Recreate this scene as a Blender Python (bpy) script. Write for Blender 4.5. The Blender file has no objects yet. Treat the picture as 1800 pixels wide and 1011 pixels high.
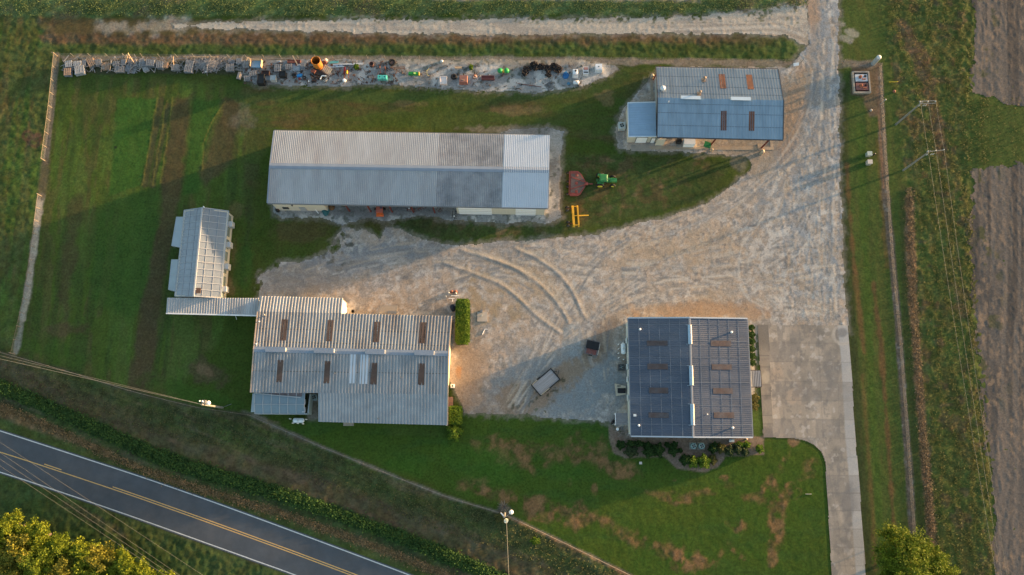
import bpy, math, random
import numpy as np
from mathutils import Vector
random.seed(11)
SC = bpy.context.scene
COL = SC.collection
R = math.radians

# ---------------------------------------------------------------- camera, sky, sun, exposure
H, TILT, FPX = 135.0, R(11.5), 1400.0          # height (m), tilt off straight down, focal length in photo pixels
cam = bpy.data.cameras.new('camera'); cam.sensor_width = 36.0; cam.lens = 36.0*FPX/1800.0
cam.clip_start = 1.0; cam.clip_end = 3000.0
camo = bpy.data.objects.new('camera', cam); COL.objects.link(camo)
camo.location = (0, 0, H); camo.rotation_euler = (TILT, 0, 0); SC.camera = camo

SUN_EL, SUN_N_OF_E = R(3.8), R(20.5)
W = bpy.data.worlds.new('World'); SC.world = W; W.use_nodes = True
wn = W.node_tree; bg = wn.nodes['Background']
sky = wn.nodes.new('ShaderNodeTexSky'); sky.sky_type = 'NISHITA'; sky.sun_disc = False
sky.sun_elevation = SUN_EL; sky.sun_rotation = R(90)-SUN_N_OF_E
sky.air_density = 1.0; sky.dust_density = 1.6; sky.ozone_density = 1.0
wn.links.new(sky.outputs[0], bg.inputs[0]); bg.inputs[1].default_value = 0.15
sl = bpy.data.lights.new('sun', 'SUN'); sl.energy = 4.3; sl.angle = R(1.2); sl.color = (1.0, .62, .32)
so = bpy.data.objects.new('sun', sl); COL.objects.link(so); so.location = (150, 60, 60)
sdir = Vector((math.cos(SUN_EL)*math.cos(SUN_N_OF_E), math.cos(SUN_EL)*math.sin(SUN_N_OF_E), math.sin(SUN_EL)))
so.rotation_euler = (-sdir).to_track_quat('-Z', 'Y').to_euler()
SC.view_settings.view_transform = 'Standard'; SC.view_settings.look = 'None'
SC.view_settings.gamma = 1.0; SC.view_settings.exposure = 2.28; SC.view_settings.use_curve_mapping = False
SC.render.engine = 'CYCLES'
SC.cycles.max_bounces = 5

# ---------------------------------------------------------------- survey helpers: photo pixel -> metres on the ground plan
ct, st = math.cos(TILT), math.sin(TILT)
def P(u, v, z=0.0):
    a, b = (u-900)/FPX, (505.5-v)/FPX
    s = (H-z)/(ct-b*st)
    return (a*s, (b*ct+st)*s, z)
def P2(u, v, z=0.0): return P(u, v, z)[:2]
def UV(x, y):
    d = y*st+H*ct
    return 900+FPX*x/d, 505.5-FPX*(y*ct-H*st)/d
def ppm(v): return FPX*(ct+(v-505.5)/FPX*st)/H
def rect(u0, v0, u1, v1, z=0.0):
    x0, y1, _ = P(u0, (v0+v1)/2, z); x1 = P(u1, (v0+v1)/2, z)[0]
    ya, yb = P((u0+u1)/2, v0, z)[1], P((u0+u1)/2, v1, z)[1]
    return (x0+x1)/2, (ya+yb)/2, x1-x0, ya-yb

# ---------------------------------------------------------------- numpy noise
def vnoise(x, y, seed):
    rs = np.random.RandomState(seed); g = rs.rand(256, 256).astype(np.float32)
    xi, yi = np.floor(x).astype(int), np.floor(y).astype(int)
    fx, fy = x-xi, y-yi
    fx = fx*fx*(3-2*fx); fy = fy*fy*(3-2*fy)
    x0, x1, y0, y1 = xi & 255, (xi+1) & 255, yi & 255, (yi+1) & 255
    return (g[x0, y0]*(1-fx)+g[x1, y0]*fx)*(1-fy)+(g[x0, y1]*(1-fx)+g[x1, y1]*fx)*fy
def fbm(x, y, size, octs=4, seed=0):
    t = 0; amp = 1.0; tot = 0; f = 1.0/size
    for k in range(octs):
        t = t+amp*vnoise(x*f+17.3*k, y*f+9.1*k, seed+k); tot += amp; amp *= .55; f *= 2.03
    return t/tot
def sstep(a, b, x):
    t = np.clip((x-a)/(b-a), 0, 1); return t*t*(3-2*t)
def poly_sd(poly, u, v):
    """signed distance, + inside"""
    n = len(poly); d2 = np.full(u.shape, 1e12); ins = np.zeros(u.shape, bool)
    for i in range(n):
        ax, ay = poly[i]; bx, by = poly[(i+1) % n]
        ex, ey = bx-ax, by-ay; wx, wy = u-ax, v-ay
        t = np.clip((wx*ex+wy*ey)/(ex*ex+ey*ey+1e-9), 0, 1)
        d2 = np.minimum(d2, (wx-t*ex)**2+(wy-t*ey)**2)
        c = ((ay > v) != (by > v)) & (u < (bx-ax)*(v-ay)/((by-ay) if by != ay else 1e-9)+ax)
        ins ^= c
    return np.sqrt(d2)*np.where(ins, 1, -1)
def line_d(pts, u, v):
    d2 = np.full(u.shape, 1e12)
    for i in range(len(pts)-1):
        ax, ay = pts[i]; bx, by = pts[i+1]
        ex, ey = bx-ax, by-ay; wx, wy = u-ax, v-ay
        t = np.clip((wx*ex+wy*ey)/(ex*ex+ey*ey+1e-9), 0, 1)
        d2 = np.minimum(d2, (wx-t*ex)**2+(wy-t*ey)**2)
    return np.sqrt(d2)
def catmull(pts, n=8):
    out = []
    q = [pts[0]]+list(pts)+[pts[-1]]
    for i in range(1, len(q)-2):
        p0, p1, p2, p3 = [np.array(k, float) for k in q[i-1:i+3]]
        for j in range(n):
            t = j/n
            out.append(tuple(.5*((2*p1)+(-p0+p2)*t+(2*p0-5*p1+4*p2-p3)*t*t+(-p0+3*p1-3*p2+p3)*t**3)))
    out.append(tuple(pts[-1])); return out

# ---------------------------------------------------------------- materials
def S(r, g, b):
    f = lambda c: (c/255/12.92) if c/255 <= .04045 else ((c/255+.055)/1.055)**2.4
    return (f(r), f(g), f(b))
MATS = {}
def M(name, col, rough=.6, metal=0.0, var=.12, scale=1.5, bump=0.0, bscale=8.0, col2=None, stretch=None, spec=.3):
    """noise-broken single-colour surface; col2 = stain / wear colour blended in by a large noise"""
    if name in MATS: return MATS[name]
    m = bpy.data.materials.new(name); m.use_nodes = True; nt = m.node_tree; N = nt.nodes; L = nt.links
    b = N['Principled BSDF']; b.inputs['Roughness'].default_value = rough; b.inputs['Metallic'].default_value = metal
    b.inputs['Specular IOR Level'].default_value = spec
    tc = N.new('ShaderNodeTexCoord'); mp = N.new('ShaderNodeMapping'); L.new(tc.outputs['Object'], mp.inputs['Vector'])
    if stretch: mp.inputs['Scale'].default_value = stretch
    n1 = N.new('ShaderNodeTexNoise'); n1.inputs['Scale'].default_value = scale; n1.inputs['Detail'].default_value = 6
    n1.inputs['Roughness'].default_value = .65
    L.new(mp.outputs[0], n1.inputs['Vector'])
    mr = N.new('ShaderNodeMapRange'); mr.inputs[1].default_value = .25; mr.inputs[2].default_value = .75
    mr.inputs[3].default_value = 1-var; mr.inputs[4].default_value = 1+var
    L.new(n1.outputs['Fac'], mr.inputs[0])
    mx = N.new('ShaderNodeMix'); mx.data_type = 'RGBA'; mx.blend_type = 'MULTIPLY'; mx.inputs[0].default_value = 1
    L.new(mr.outputs[0], mx.inputs[7])
    if col2:
        n2 = N.new('ShaderNodeTexNoise'); n2.inputs['Scale'].default_value = scale*.45; n2.inputs['Detail'].default_value = 8
        n2.inputs['Roughness'].default_value = .7; L.new(mp.outputs[0], n2.inputs['Vector'])
        rp = N.new('ShaderNodeMapRange'); rp.inputs[1].default_value = .45; rp.inputs[2].default_value = .68; L.new(n2.outputs['Fac'], rp.inputs[0])
        m2 = N.new('ShaderNodeMix'); m2.data_type = 'RGBA'; m2.inputs[6].default_value = (*col, 1); m2.inputs[7].default_value = (*col2, 1)
        L.new(rp.outputs[0], m2.inputs[0]); L.new(m2.outputs[2], mx.inputs[6])
    else: mx.inputs[6].default_value = (*col, 1)
    L.new(mx.outputs[2], b.inputs['Base Color'])
    if bump:
        n3 = N.new('ShaderNodeTexNoise'); n3.inputs['Scale'].default_value = bscale; n3.inputs['Detail'].default_value = 4
        L.new(tc.outputs['Object'], n3.inputs['Vector'])
        bp = N.new('ShaderNodeBump'); bp.inputs['Strength'].default_value = bump; bp.inputs['Distance'].default_value = .05
        L.new(n3.outputs['Fac'], bp.inputs['Height']); L.new(bp.outputs[0], b.inputs['Normal'])
    MATS[name] = m; return m
def ground_mat(name, lo=.7, hi=1.3, fine=3.0, rough=.95, bump=.5, dist=.05, speck=0.0):
    m = bpy.data.materials.new(name); m.use_nodes = True; nt = m.node_tree; N = nt.nodes; L = nt.links
    b = N['Principled BSDF']; b.inputs['Roughness'].default_value = rough; b.inputs['Specular IOR Level'].default_value = .12
    at = N.new('ShaderNodeAttribute'); at.attribute_name = 'soil'
    tc = N.new('ShaderNodeTexCoord')
    n1 = N.new('ShaderNodeTexNoise'); n1.inputs['Scale'].default_value = fine; n1.inputs['Detail'].default_value = 5; n1.inputs['Roughness'].default_value = .7
    L.new(tc.outputs['Object'], n1.inputs['Vector'])
    mr = N.new('ShaderNodeMapRange'); mr.inputs[1].default_value = .3; mr.inputs[2].default_value = .7; mr.inputs[3].default_value = lo; mr.inputs[4].default_value = hi
    L.new(n1.outputs['Fac'], mr.inputs[0])
    mx = N.new('ShaderNodeMix'); mx.data_type = 'RGBA'; mx.blend_type = 'MULTIPLY'; mx.inputs[0].default_value = 1
    L.new(at.outputs['Color'], mx.inputs[6]); L.new(mr.outputs[0], mx.inputs[7])
    out = mx.outputs[2]
    if speck:
        vo = N.new('ShaderNodeTexVoronoi'); vo.inputs['Scale'].default_value = 6.0; L.new(tc.outputs['Object'], vo.inputs['Vector'])
        r2 = N.new('ShaderNodeMapRange'); r2.inputs[1].default_value = 0; r2.inputs[2].default_value = 1; r2.inputs[3].default_value = 1-speck; r2.inputs[4].default_value = 1+speck
        sp = N.new('ShaderNodeSeparateColor'); L.new(vo.outputs['Color'], sp.inputs[0]); L.new(sp.outputs[0], r2.inputs[0])
        m3 = N.new('ShaderNodeMix'); m3.data_type = 'RGBA'; m3.blend_type = 'MULTIPLY'; m3.inputs[0].default_value = 1
        L.new(out, m3.inputs[6]); L.new(r2.outputs[0], m3.inputs[7]); out = m3.outputs[2]
    L.new(out, b.inputs['Base Color'])
    if bump:
        bp = N.new('ShaderNodeBump'); bp.inputs['Strength'].default_value = bump; bp.inputs['Distance'].default_value = dist
        L.new(n1.outputs['Fac'], bp.inputs['Height']); L.new(bp.outputs[0], b.inputs['Normal'])
    return m
def leaf_mat(name, c1, c2, trans=.25):
    if name in MATS: return MATS[name]
    m = bpy.data.materials.new(name); m.use_nodes = True; nt = m.node_tree; N = nt.nodes; L = nt.links
    b = N['Principled BSDF']; b.inputs['Roughness'].default_value = .7; b.inputs['Specular IOR Level'].default_value = .15
    ge = N.new('ShaderNodeNewGeometry'); mx = N.new('ShaderNodeMix'); mx.data_type = 'RGBA'
    mx.inputs[6].default_value = (*c1, 1); mx.inputs[7].default_value = (*c2, 1)
    tc = N.new('ShaderNodeTexCoord'); nz = N.new('ShaderNodeTexNoise'); nz.inputs['Scale'].default_value = .9; nz.inputs['Detail'].default_value = 3
    L.new(tc.outputs['Object'], nz.inputs['Vector']); mr = N.new('ShaderNodeMapRange'); mr.inputs[1].default_value = .35; mr.inputs[2].default_value = .65; L.new(nz.outputs['Fac'], mr.inputs[0])
    av = N.new('ShaderNodeMath'); av.operation = 'MULTIPLY_ADD'; av.inputs[1].default_value = .55; L.new(mr.outputs[0], av.inputs[0])
    hf = N.new('ShaderNodeMath'); hf.operation = 'MULTIPLY'; hf.inputs[1].default_value = .45; L.new(ge.outputs['Random Per Island'], hf.inputs[0]); L.new(hf.outputs[0], av.inputs[2])
    L.new(av.outputs[0], mx.inputs[0]); L.new(mx.outputs[2], b.inputs['Base Color'])
    if trans:
        tr = N.new('ShaderNodeBsdfTranslucent'); L.new(mx.outputs[2], tr.inputs[0])
        ms = N.new('ShaderNodeMixShader'); ms.inputs[0].default_value = trans
        L.new(b.outputs[0], ms.inputs[1]); L.new(tr.outputs[0], ms.inputs[2]); L.new(ms.outputs[0], N['Material Output'].inputs[0])
    MATS[name] = m; return m

# ---------------------------------------------------------------- objects, names, labels
def obj(name, me, mat, parent=None, loc=None):
    o = bpy.data.objects.new(name, me); COL.objects.link(o)
    if mat is not None and not me.materials: me.materials.append(mat)
    if parent is not None: o.parent = parent
    if loc: o.location = loc
    return o
def tag(o, label, cat, group=None, kind=None):
    o['label'] = label; o['category'] = cat
    if group: o['group'] = group
    if kind: o['kind'] = kind
    return o
def thing(name, label, cat, loc=(0, 0, 0), rz=0.0, group=None):
    o = bpy.data.objects.new(name, None); COL.objects.link(o); o.empty_display_size = .3
    o.location = loc; o.rotation_euler = (0, 0, rz)
    return tag(o, label, cat, group)
def struct(o): o['kind'] = 'structure'; return o
def copy_tree(o, parent=None, loc=None, rz=None, label=None):
    c = o.copy(); COL.objects.link(c); c.parent = parent
    if loc is not None: c.location = loc
    if rz is not None: c.rotation_euler = (0, 0, rz)
    if label: c['label'] = label
    for ch in list(o.children): copy_tree(ch, c)
    return c

class MB:
    def __init__(s): s.v = []; s.f = []
    def face(s, *pts):
        k = len(s.v); s.v += [tuple(p) for p in pts]; s.f.append(tuple(range(k, k+len(pts)))); return s
    def box(s, c, size, rz=0.0, top=1.0):
        x, y, z = c; a, b, h = size[0]/2, size[1]/2, size[2]/2; k = len(s.v); cr, sr = math.cos(rz), math.sin(rz)
        for dz, q in ((-h, 1), (h, top)):
            for dx, dy in ((-a, -b), (a, -b), (a, b), (-a, b)):
                dx *= q; dy *= q; s.v.append((x+dx*cr-dy*sr, y+dx*sr+dy*cr, z+dz))
        s.f += [(k+3, k+2, k+1, k), (k+4, k+5, k+6, k+7)]+[(k+i, k+(i+1) % 4, k+4+(i+1) % 4, k+4+i) for i in range(4)]; return s
    def beam(s, p0, p1, w, h=None):
        h = h or w; p0, p1 = Vector(p0), Vector(p1); d = (p1-p0)
        if d.length < 1e-6: return s
        d.normalize(); up = Vector((0, 0, 1)) if abs(d.z) < .95 else Vector((0, 1, 0))
        a = d.cross(up).normalized()*w/2; b = a.cross(d).normalized()*h/2; k = len(s.v)
        for p in (p0, p1):
            for q in (-a-b, a-b, a+b, -a+b): s.v.append(tuple(p+q))
        s.f += [(k+3, k+2, k+1, k), (k+4, k+5, k+6, k+7)]+[(k+i, k+(i+1) % 4, k+4+(i+1) % 4, k+4+i) for i in range(4)]; return s
    def tube(s, p0, p1, r0, r1=None, n=10, cap=True):
        r1 = r0 if r1 is None else r1; p0, p1 = Vector(p0), Vector(p1); d = (p1-p0).normalized()
        up = Vector((0, 0, 1)) if abs(d.z) < .95 else Vector((1, 0, 0)); a = d.cross(up).normalized(); b = a.cross(d); k = len(s.v)
        for p, r in ((p0, r0), (p1, r1)):
            for i in range(n):
                t = 2*math.pi*i/n; s.v.append(tuple(p+(a*math.cos(t)+b*math.sin(t))*r))
        for i in range(n): s.f.append((k+i, k+(i+1) % n, k+n+(i+1) % n, k+n+i))
        if cap: s.f += [tuple(k+i for i in reversed(range(n))), tuple(k+n+i for i in range(n))]
        return s
    def path(s, pts, r, n=6):
        for i in range(len(pts)-1): s.tube(pts[i], pts[i+1], r, n=n)
        return s
    def lathe(s, c, prof, n=14, axis='z'):
        """prof: (radius, height) list along the axis from c"""
        k = len(s.v); m = len(prof); cx, cy, cz = c
        for r, h in prof:
            for i in range(n):
                t = 2*math.pi*i/n; a, b = r*math.cos(t), r*math.sin(t)
                s.v.append((cx+a, cy+b, cz+h) if axis == 'z' else (cx+h, cy+a, cz+b) if axis == 'x' else (cx+a, cy+h, cz+b))
        for j in range(m-1):
            for i in range(n): s.f.append((k+j*n+i, k+j*n+(i+1) % n, k+(j+1)*n+(i+1) % n, k+(j+1)*n+i))
        if prof[0][0] > 1e-4: s.f.append(tuple(k+i for i in reversed(range(n))))
        if prof[-1][0] > 1e-4: s.f.append(tuple(k+(m-1)*n+i for i in range(n)))
        return s
    def ring(s, c, Ro, r, n=20, m=6, axis='z', flat=1.0):
        k = len(s.v); cx, cy, cz = c
        for i in range(n):
            t = 2*math.pi*i/n
            for j in range(m):
                q = 2*math.pi*j/m; rr = Ro+r*math.cos(q); h = r*math.sin(q)*flat; a, b = rr*math.cos(t), rr*math.sin(t)
                s.v.append((cx+a, cy+b, cz+h) if axis == 'z' else (cx+h, cy+a, cz+b) if axis == 'x' else (cx+a, cy+h, cz+b))
        for i in range(n):
            for j in range(m):
                s.f.append((k+i*m+j, k+((i+1) % n)*m+j, k+((i+1) % n)*m+(j+1) % m, k+i*m+(j+1) % m))
        return s
    def prism(s, poly, z0, z1):
        k = len(s.v); n = len(poly)
        s.v += [(x, y, z0) for x, y in poly]+[(x, y, z1) for x, y in poly]
        s.f += [tuple(k+i for i in reversed(range(n))), tuple(k+n+i for i in range(n))]
        s.f += [(k+i, k+(i+1) % n, k+n+(i+1) % n, k+n+i) for i in range(n)]; return s
    def slab(s, pts, th):
        """planar polygon pts (xyz) thickened downwards along its normal"""
        a, b, c = Vector(pts[0]), Vector(pts[1]), Vector(pts[2]); nrm = (b-a).cross(c-a).normalized()
        if nrm.z < 0: nrm = -nrm; pts = list(reversed(pts))
        k = len(s.v); n = len(pts)
        s.v += [tuple(p) for p in pts]+[tuple(Vector(p)-nrm*th) for p in pts]
        s.f += [tuple(range(k, k+n)), tuple(k+n+i for i in reversed(range(n)))]+[(k+i, k+n+i, k+n+(i+1) % n, k+(i+1) % n) for i in range(n)]; return s
    def ribbed(s, e0, e1, r1, r0, n, amp, prof=((0, 0), (.5, 0), (.6, 1), (.9, 1)), th=.06):
        """sheet roof: ribs run from the line e0-e1 to the line r0-r1"""
        e0, e1, r1, r0 = map(Vector, (e0, e1, r1, r0)); nrm = (e1-e0).cross(r0-e0).normalized()
        if nrm.z < 0: nrm = -nrm
        ts = [((i+t)/n, a) for i in range(n) for t, a in prof]+[(1.0, prof[0][1])]; k = len(s.v); m = len(ts)
        for A, B in ((e0, e1), (r0, r1)):
            s.v += [tuple(A.lerp(B, t)+nrm*(a*amp)) for t, a in ts]
        flip = (e1-e0).cross(r0-e0).z < 0
        for i in range(m-1):
            q = (k+i, k+i+1, k+m+i+1, k+m+i); s.f.append(tuple(reversed(q)) if flip else q)
        d = nrm*th; j = len(s.v); s.v += [tuple(p-d) for p in (e0, e1, r1, r0)]+[tuple(p) for p in (e0, e1, r1, r0)]
        s.f += [(j, j+1, j+2, j+3)]+[(j+i, j+(i+1) % 4, j+4+(i+1) % 4, j+4+i) for i in range(4)]
        return s
    def wall(s, p0, p1, z0, z1, th=.14):
        """upright slab; outer face on p0-p1, thickness to the left of p0->p1"""
        d = Vector((p1[0]-p0[0], p1[1]-p0[1])).normalized(); nx, ny = -d.y*th, d.x*th
        return s.prism([p0[:2], p1[:2], (p1[0]+nx, p1[1]+ny), (p0[0]+nx, p0[1]+ny)], z0, z1)
    def gable(s, p0, p1, apex, z0, th=.14):
        """triangle over the wall p0-p1, from z0 to the apex"""
        d = Vector((p1[0]-p0[0], p1[1]-p0[1])).normalized(); nx, ny = -d.y*th, d.x*th; k = len(s.v)
        s.v += [(p0[0], p0[1], z0), (p1[0], p1[1], z0), tuple(apex), (p0[0]+nx, p0[1]+ny, z0), (p1[0]+nx, p1[1]+ny, z0), (apex[0]+nx, apex[1]+ny, apex[2])]
        s.f += [(k, k+1, k+2), (k+5, k+4, k+3), (k, k+3, k+4, k+1), (k+1, k+4, k+5, k+2), (k+2, k+5, k+3, k)]; return s
    def build(s, name, mat, parent=None, world=False, smooth=False):
        me = bpy.data.meshes.new(name); v = s.v
        if world and parent is not None:
            lx, ly, lz = parent.location; v = [(x-lx, y-ly, z-lz) for x, y, z in v]
        me.from_pydata(v, [], s.f); me.update()
        if smooth: me.polygons.foreach_set('use_smooth', [True]*len(me.polygons))
        return obj(name, me, mat, parent)
# ---------------------------------------------------------------- the ground and everything laid on it
STEP = .25
def grid_xy(x0, x1, y0, y1, step):
    return np.meshgrid(np.arange(x0, x1+step/2, step), np.arange(y0, y1+step/2, step))
def np_mesh(name, V, Q, C):
    me = bpy.data.meshes.new(name)
    me.vertices.add(len(V)); me.vertices.foreach_set('co', V.astype(np.float32).ravel())
    me.loops.add(len(Q)*4); me.loops.foreach_set('vertex_index', Q.astype(np.int32).ravel())
    me.polygons.add(len(Q)); me.polygons.foreach_set('loop_start', np.arange(0, len(Q)*4, 4, dtype=np.int32))
    me.polygons.foreach_set('use_smooth', np.ones(len(Q), bool))
    me.update(calc_edges=True)
    at = me.attributes.new('soil', 'FLOAT_COLOR', 'POINT')
    at.data.foreach_set('color', np.concatenate([C, np.ones((len(C), 1))], 1).astype(np.float32).ravel())
    return me
def grid_mesh(name, X, Y, Z, C, keep=None):
    ny, nx = X.shape; idx = np.arange(ny*nx).reshape(ny, nx)
    Q = np.stack([idx[:-1, :-1], idx[:-1, 1:], idx[1:, 1:], idx[1:, :-1]], -1)
    Q = Q[keep] if keep is not None else Q.reshape(-1, 4)
    V = np.stack([X.ravel(), Y.ravel(), Z.ravel()], 1); Cf = C.reshape(-1, 3)
    used = np.unique(Q); remap = np.zeros(ny*nx, np.int64); remap[used] = np.arange(len(used))
    return np_mesh(name, V[used], remap[Q], Cf[used])
def face_keep(mask):
    return (mask[:-1, :-1]+mask[:-1, 1:]+mask[1:, 1:]+mask[1:, :-1])/4 > .5
def mixc(C, col, m): C[...] = C*(1-m[..., None])+np.array(col)*m[..., None]

fx = np.arange(-98, 98.01, STEP); fy = np.arange(-22, 85.01, STEP)
gx = np.concatenate([[-1500, -700, -350, -200, -140, -115, -104, -100], fx, [100, 104, 115, 140, 200, 350, 700, 1500]])
gy = np.concatenate([[-1500, -700, -300, -140, -70, -40, -28, -24], fy, [87, 91, 100, 120, 160, 260, 500, 1500]])
X, Y = np.meshgrid(gx, gy); U, V_ = UV(np.clip(X, -140, 140), np.clip(Y, -60, 130))
n_a = fbm(X, Y, 9, 5, 1); n_b = fbm(X, Y, 2.2, 4, 21); n_c = fbm(X, Y, .8, 3, 41); n_d = fbm(X, Y, 24, 4, 61)
n_e = fbm(X, Y, 1.5, 4, 141); n_ew = fbm(X*.25, Y, 1.4, 4, 71); n_ns = fbm(X, Y*.2, 1.2, 4, 81)
ang = R(-20.5); xr = X*math.cos(ang)+Y*math.sin(ang); yr = -X*math.sin(ang)+Y*math.cos(ang)
n_rd = fbm(xr*.18, yr, 1.3, 4, 91)                   # streaks along the road
def reg(poly, soft=6, warp=14, nn=None):
    sd = poly_sd(poly, U, V_)
    return sstep(-soft, soft, sd+((n_b if nn is None else nn)-.5)*2*warp)
def blob(u, v, ru, rv, rot=0.0, warp=.7):
    c, s = math.cos(R(rot)), math.sin(R(rot)); du, dv = U-u, V_-v
    d = np.sqrt(((du*c+dv*s)/ru)**2+((-du*s+dv*c)/rv)**2)
    return sstep(1.15, .55, d+(n_b-.5)*2*warp+(n_c-.5)*.6)
def stroke(pts, wd, soft=4, warp=6):
    return sstep(wd+soft, max(wd-soft, 0), line_d(pts, U, V_)+(n_b-.5)*2*warp)

LAWN, LUSH, OLIVE = (.040, .066, .011), (.036, .080, .013), (.064, .068, .018)
BROWN, TAN, DARK = (.076, .058, .026), (.175, .115, .066), (.030, .046, .012)
SOIL, PALE, RUST = (.17, .15, .125), (.33, .30, .26), (.125, .070, .032)
C = np.zeros(X.shape+(3,)); C[...] = LAWN
mixc(C, OLIVE, sstep(.42, .68, n_a)*.55); mixc(C, DARK, sstep(.5, .75, n_d)*.45)
rough = np.full(X.shape, .022)                      # relief in metres
# --- outside to the west, and the paddock inside the west fence
west = reg([(-400, -100), (95, -100), (100, 97), (72, 300), (22, 640), (-400, 560)], 5, 6)
mixc(C, (.052, .066, .022), west*.8); mixc(C, BROWN, west*sstep(.5, .72, n_ns)*.55); mixc(C, LUSH, west*sstep(.50, .62, fbm(X, Y*.12, 2.0, 3, 171))*.5); mixc(C, (.034, .048, .016), west*sstep(.54, .66, fbm(X, Y*.1, 1.4, 3, 181))*.6)
rough += west*.05
pad = reg([(112, 130), (440, 150), (440, 520), (300, 700), (30, 640), (60, 500), (90, 250)], 10, 10)
mixc(C, (.042, .068, .013), pad*.7)
mixc(C, (.056, .056, .020), pad*sstep(.46, .58, n_ns)*.75); mixc(C, (.050, .088, .018), pad*sstep(.50, .60, fbm(X*1.0, Y*.12, 2.2, 3, 151))*.6); C[...] *= (1+.22*pad)[..., None]; mixc(C, (.032, .054, .015), pad*sstep(.55, .66, fbm(X*1.0, Y*.1, 1.6, 3, 161))*.6)
mixc(C, (.034, .088, .016), reg([(206, 172), (278, 172), (262, 250), (249, 328), (190, 345), (196, 280)], 3, 4)*.85)
mixc(C, (.034, .082, .016), reg([(341, 176), (392, 176), (372, 228), (354, 300), (350, 340), (322, 342), (332, 260)], 3, 4)*.85)
mixc(C, (.032, .074, .014), reg([(190, 345), (290, 330), (285, 480), (230, 560), (165, 540), (150, 420)], 14, 12)*.7)
for a, b, w_ in (((284, 175), (255, 325), 5), ((296, 185), (268, 325), 5)):
    mixc(C, (.052, .052, .026), stroke([a, b], w_, 2, 3)*.8)
mixc(C, (.064, .050, .026), reg([(308, 170), (338, 165), (322, 300), (300, 420), (280, 560), (262, 690), (225, 690), (245, 560), (278, 400), (290, 270)], 5, 7)*.85)
mixc(C, (.060, .048, .026), reg([(395, 170), (425, 180), (410, 280), (360, 330), (352, 300), (378, 225)], 6, 8)*.8)
mixc(C, (.075, .064, .028), stroke(catmull([(398, 180), (378, 215), (362, 260), (354, 310)]), 2, 2, 1)*.5)
for q in ([(277, 172), (264, 250), (250, 326)], [(292, 178), (283, 240), (268, 326)], [(303, 172), (296, 230), (282, 322)], [(355, 300), (358, 250), (372, 215), (396, 178)]):
    mixc(C, (.135, .120, .030), stroke(q, 1.0, .8, .5)*.75); rough += stroke(q, 1.2, .8, .5)*.08
mixc(C, (.058, .050, .024), reg([(100, 520), (125, 350), (150, 340), (130, 480), (118, 580)], 6, 10)*.7)
mixc(C, (.075, .055, .030), blob(115, 580, 40, 12)*.6); mixc(C, (.070, .055, .030), blob(365, 655, 48, 24, 20)*.7)
mixc(C, TAN, blob(362, 652, 26, 8, 30, .9)*.5)
mixc(C, LUSH, blob(330, 690, 120, 16, 15)*.6); mixc(C, LUSH, blob(95, 620, 70, 22, 20)*.5)
mixc(C, (.012, .02, .012), blob(203, 259, 2.5, 3.5, 0, .2))
for u, v, r in ((49, 239, 8), (66, 242, 6), (60, 247, 10)):
    d = np.hypot(U-u, V_-v); mixc(C, (.075, .045, .028), sstep(5, 1, abs(d-r)+(n_c-.5)*5)*.8)
mixc(C, (.022, .045, .016), stroke([(148, 250), (165, 235), (190, 245)], 1.5, 2, 1)*.5)
# --- grass round the long barn
mid = reg([(425, 150), (700, 163), (1000, 165), (1150, 110), (1100, 260), (990, 230), (480, 226), (430, 380)], 8, 10)
mixc(C, (.056, .062, .022), mid*.75); mixc(C, (.046, .080, .018), mid*sstep(.5, .62, fbm(X*.1, Y, 1.8, 3, 191))*.6); mixc(C, BROWN, mid*sstep(.52, .68, n_ew)*.6); mixc(C, LAWN, mid*sstep(.52, .72, n_a)*.7)
mixc(C, (.040, .070, .020), stroke([(420, 170), (560, 168), (900, 172), (1040, 160), (1100, 130)], 9, 6, 6)*.6)
mixc(C, TAN, blob(715, 182, 30, 6)*.35); mixc(C, TAN, blob(905, 195, 60, 9)*.45); mixc(C, TAN, blob(1062, 175, 20, 14)*.4)
mixc(C, SOIL, blob(880, 228, 60, 8, 0, 1)*.6); mixc(C, SOIL, blob(425, 210, 25, 22)*.3)
mixc(C, BROWN, blob(520, 405, 70, 20)*.6); mixc(C, BROWN, blob(720, 390, 120, 16)*.5)
mixc(C, TAN, blob(415, 372, 14, 18)*.35); mixc(C, TAN, blob(412, 440, 7, 30)*.35); mixc(C, TAN, blob(405, 505, 10, 16)*.5)
mixc(C, (.034, .086, .016), blob(428, 470, 18, 50)*.7)
trac = reg([(985, 270), (1290, 285), (1240, 350), (1000, 410), (700, 425), (690, 395)], 8, 8)
mixc(C, (.044, .064, .022), trac*.7); mixc(C, (.082, .066, .032), trac*sstep(.5, .62, n_e)*.7); mixc(C, (.034, .056, .016), trac*sstep(.52, .64, n_a)*.6); mixc(C, TAN, trac*sstep(.7, .8, n_b)*.5)
mixc(C, SOIL, blob(1300, 288, 14, 16)*.6); mixc(C, DARK, blob(1230, 330, 50, 18, -30)*.4)
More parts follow.
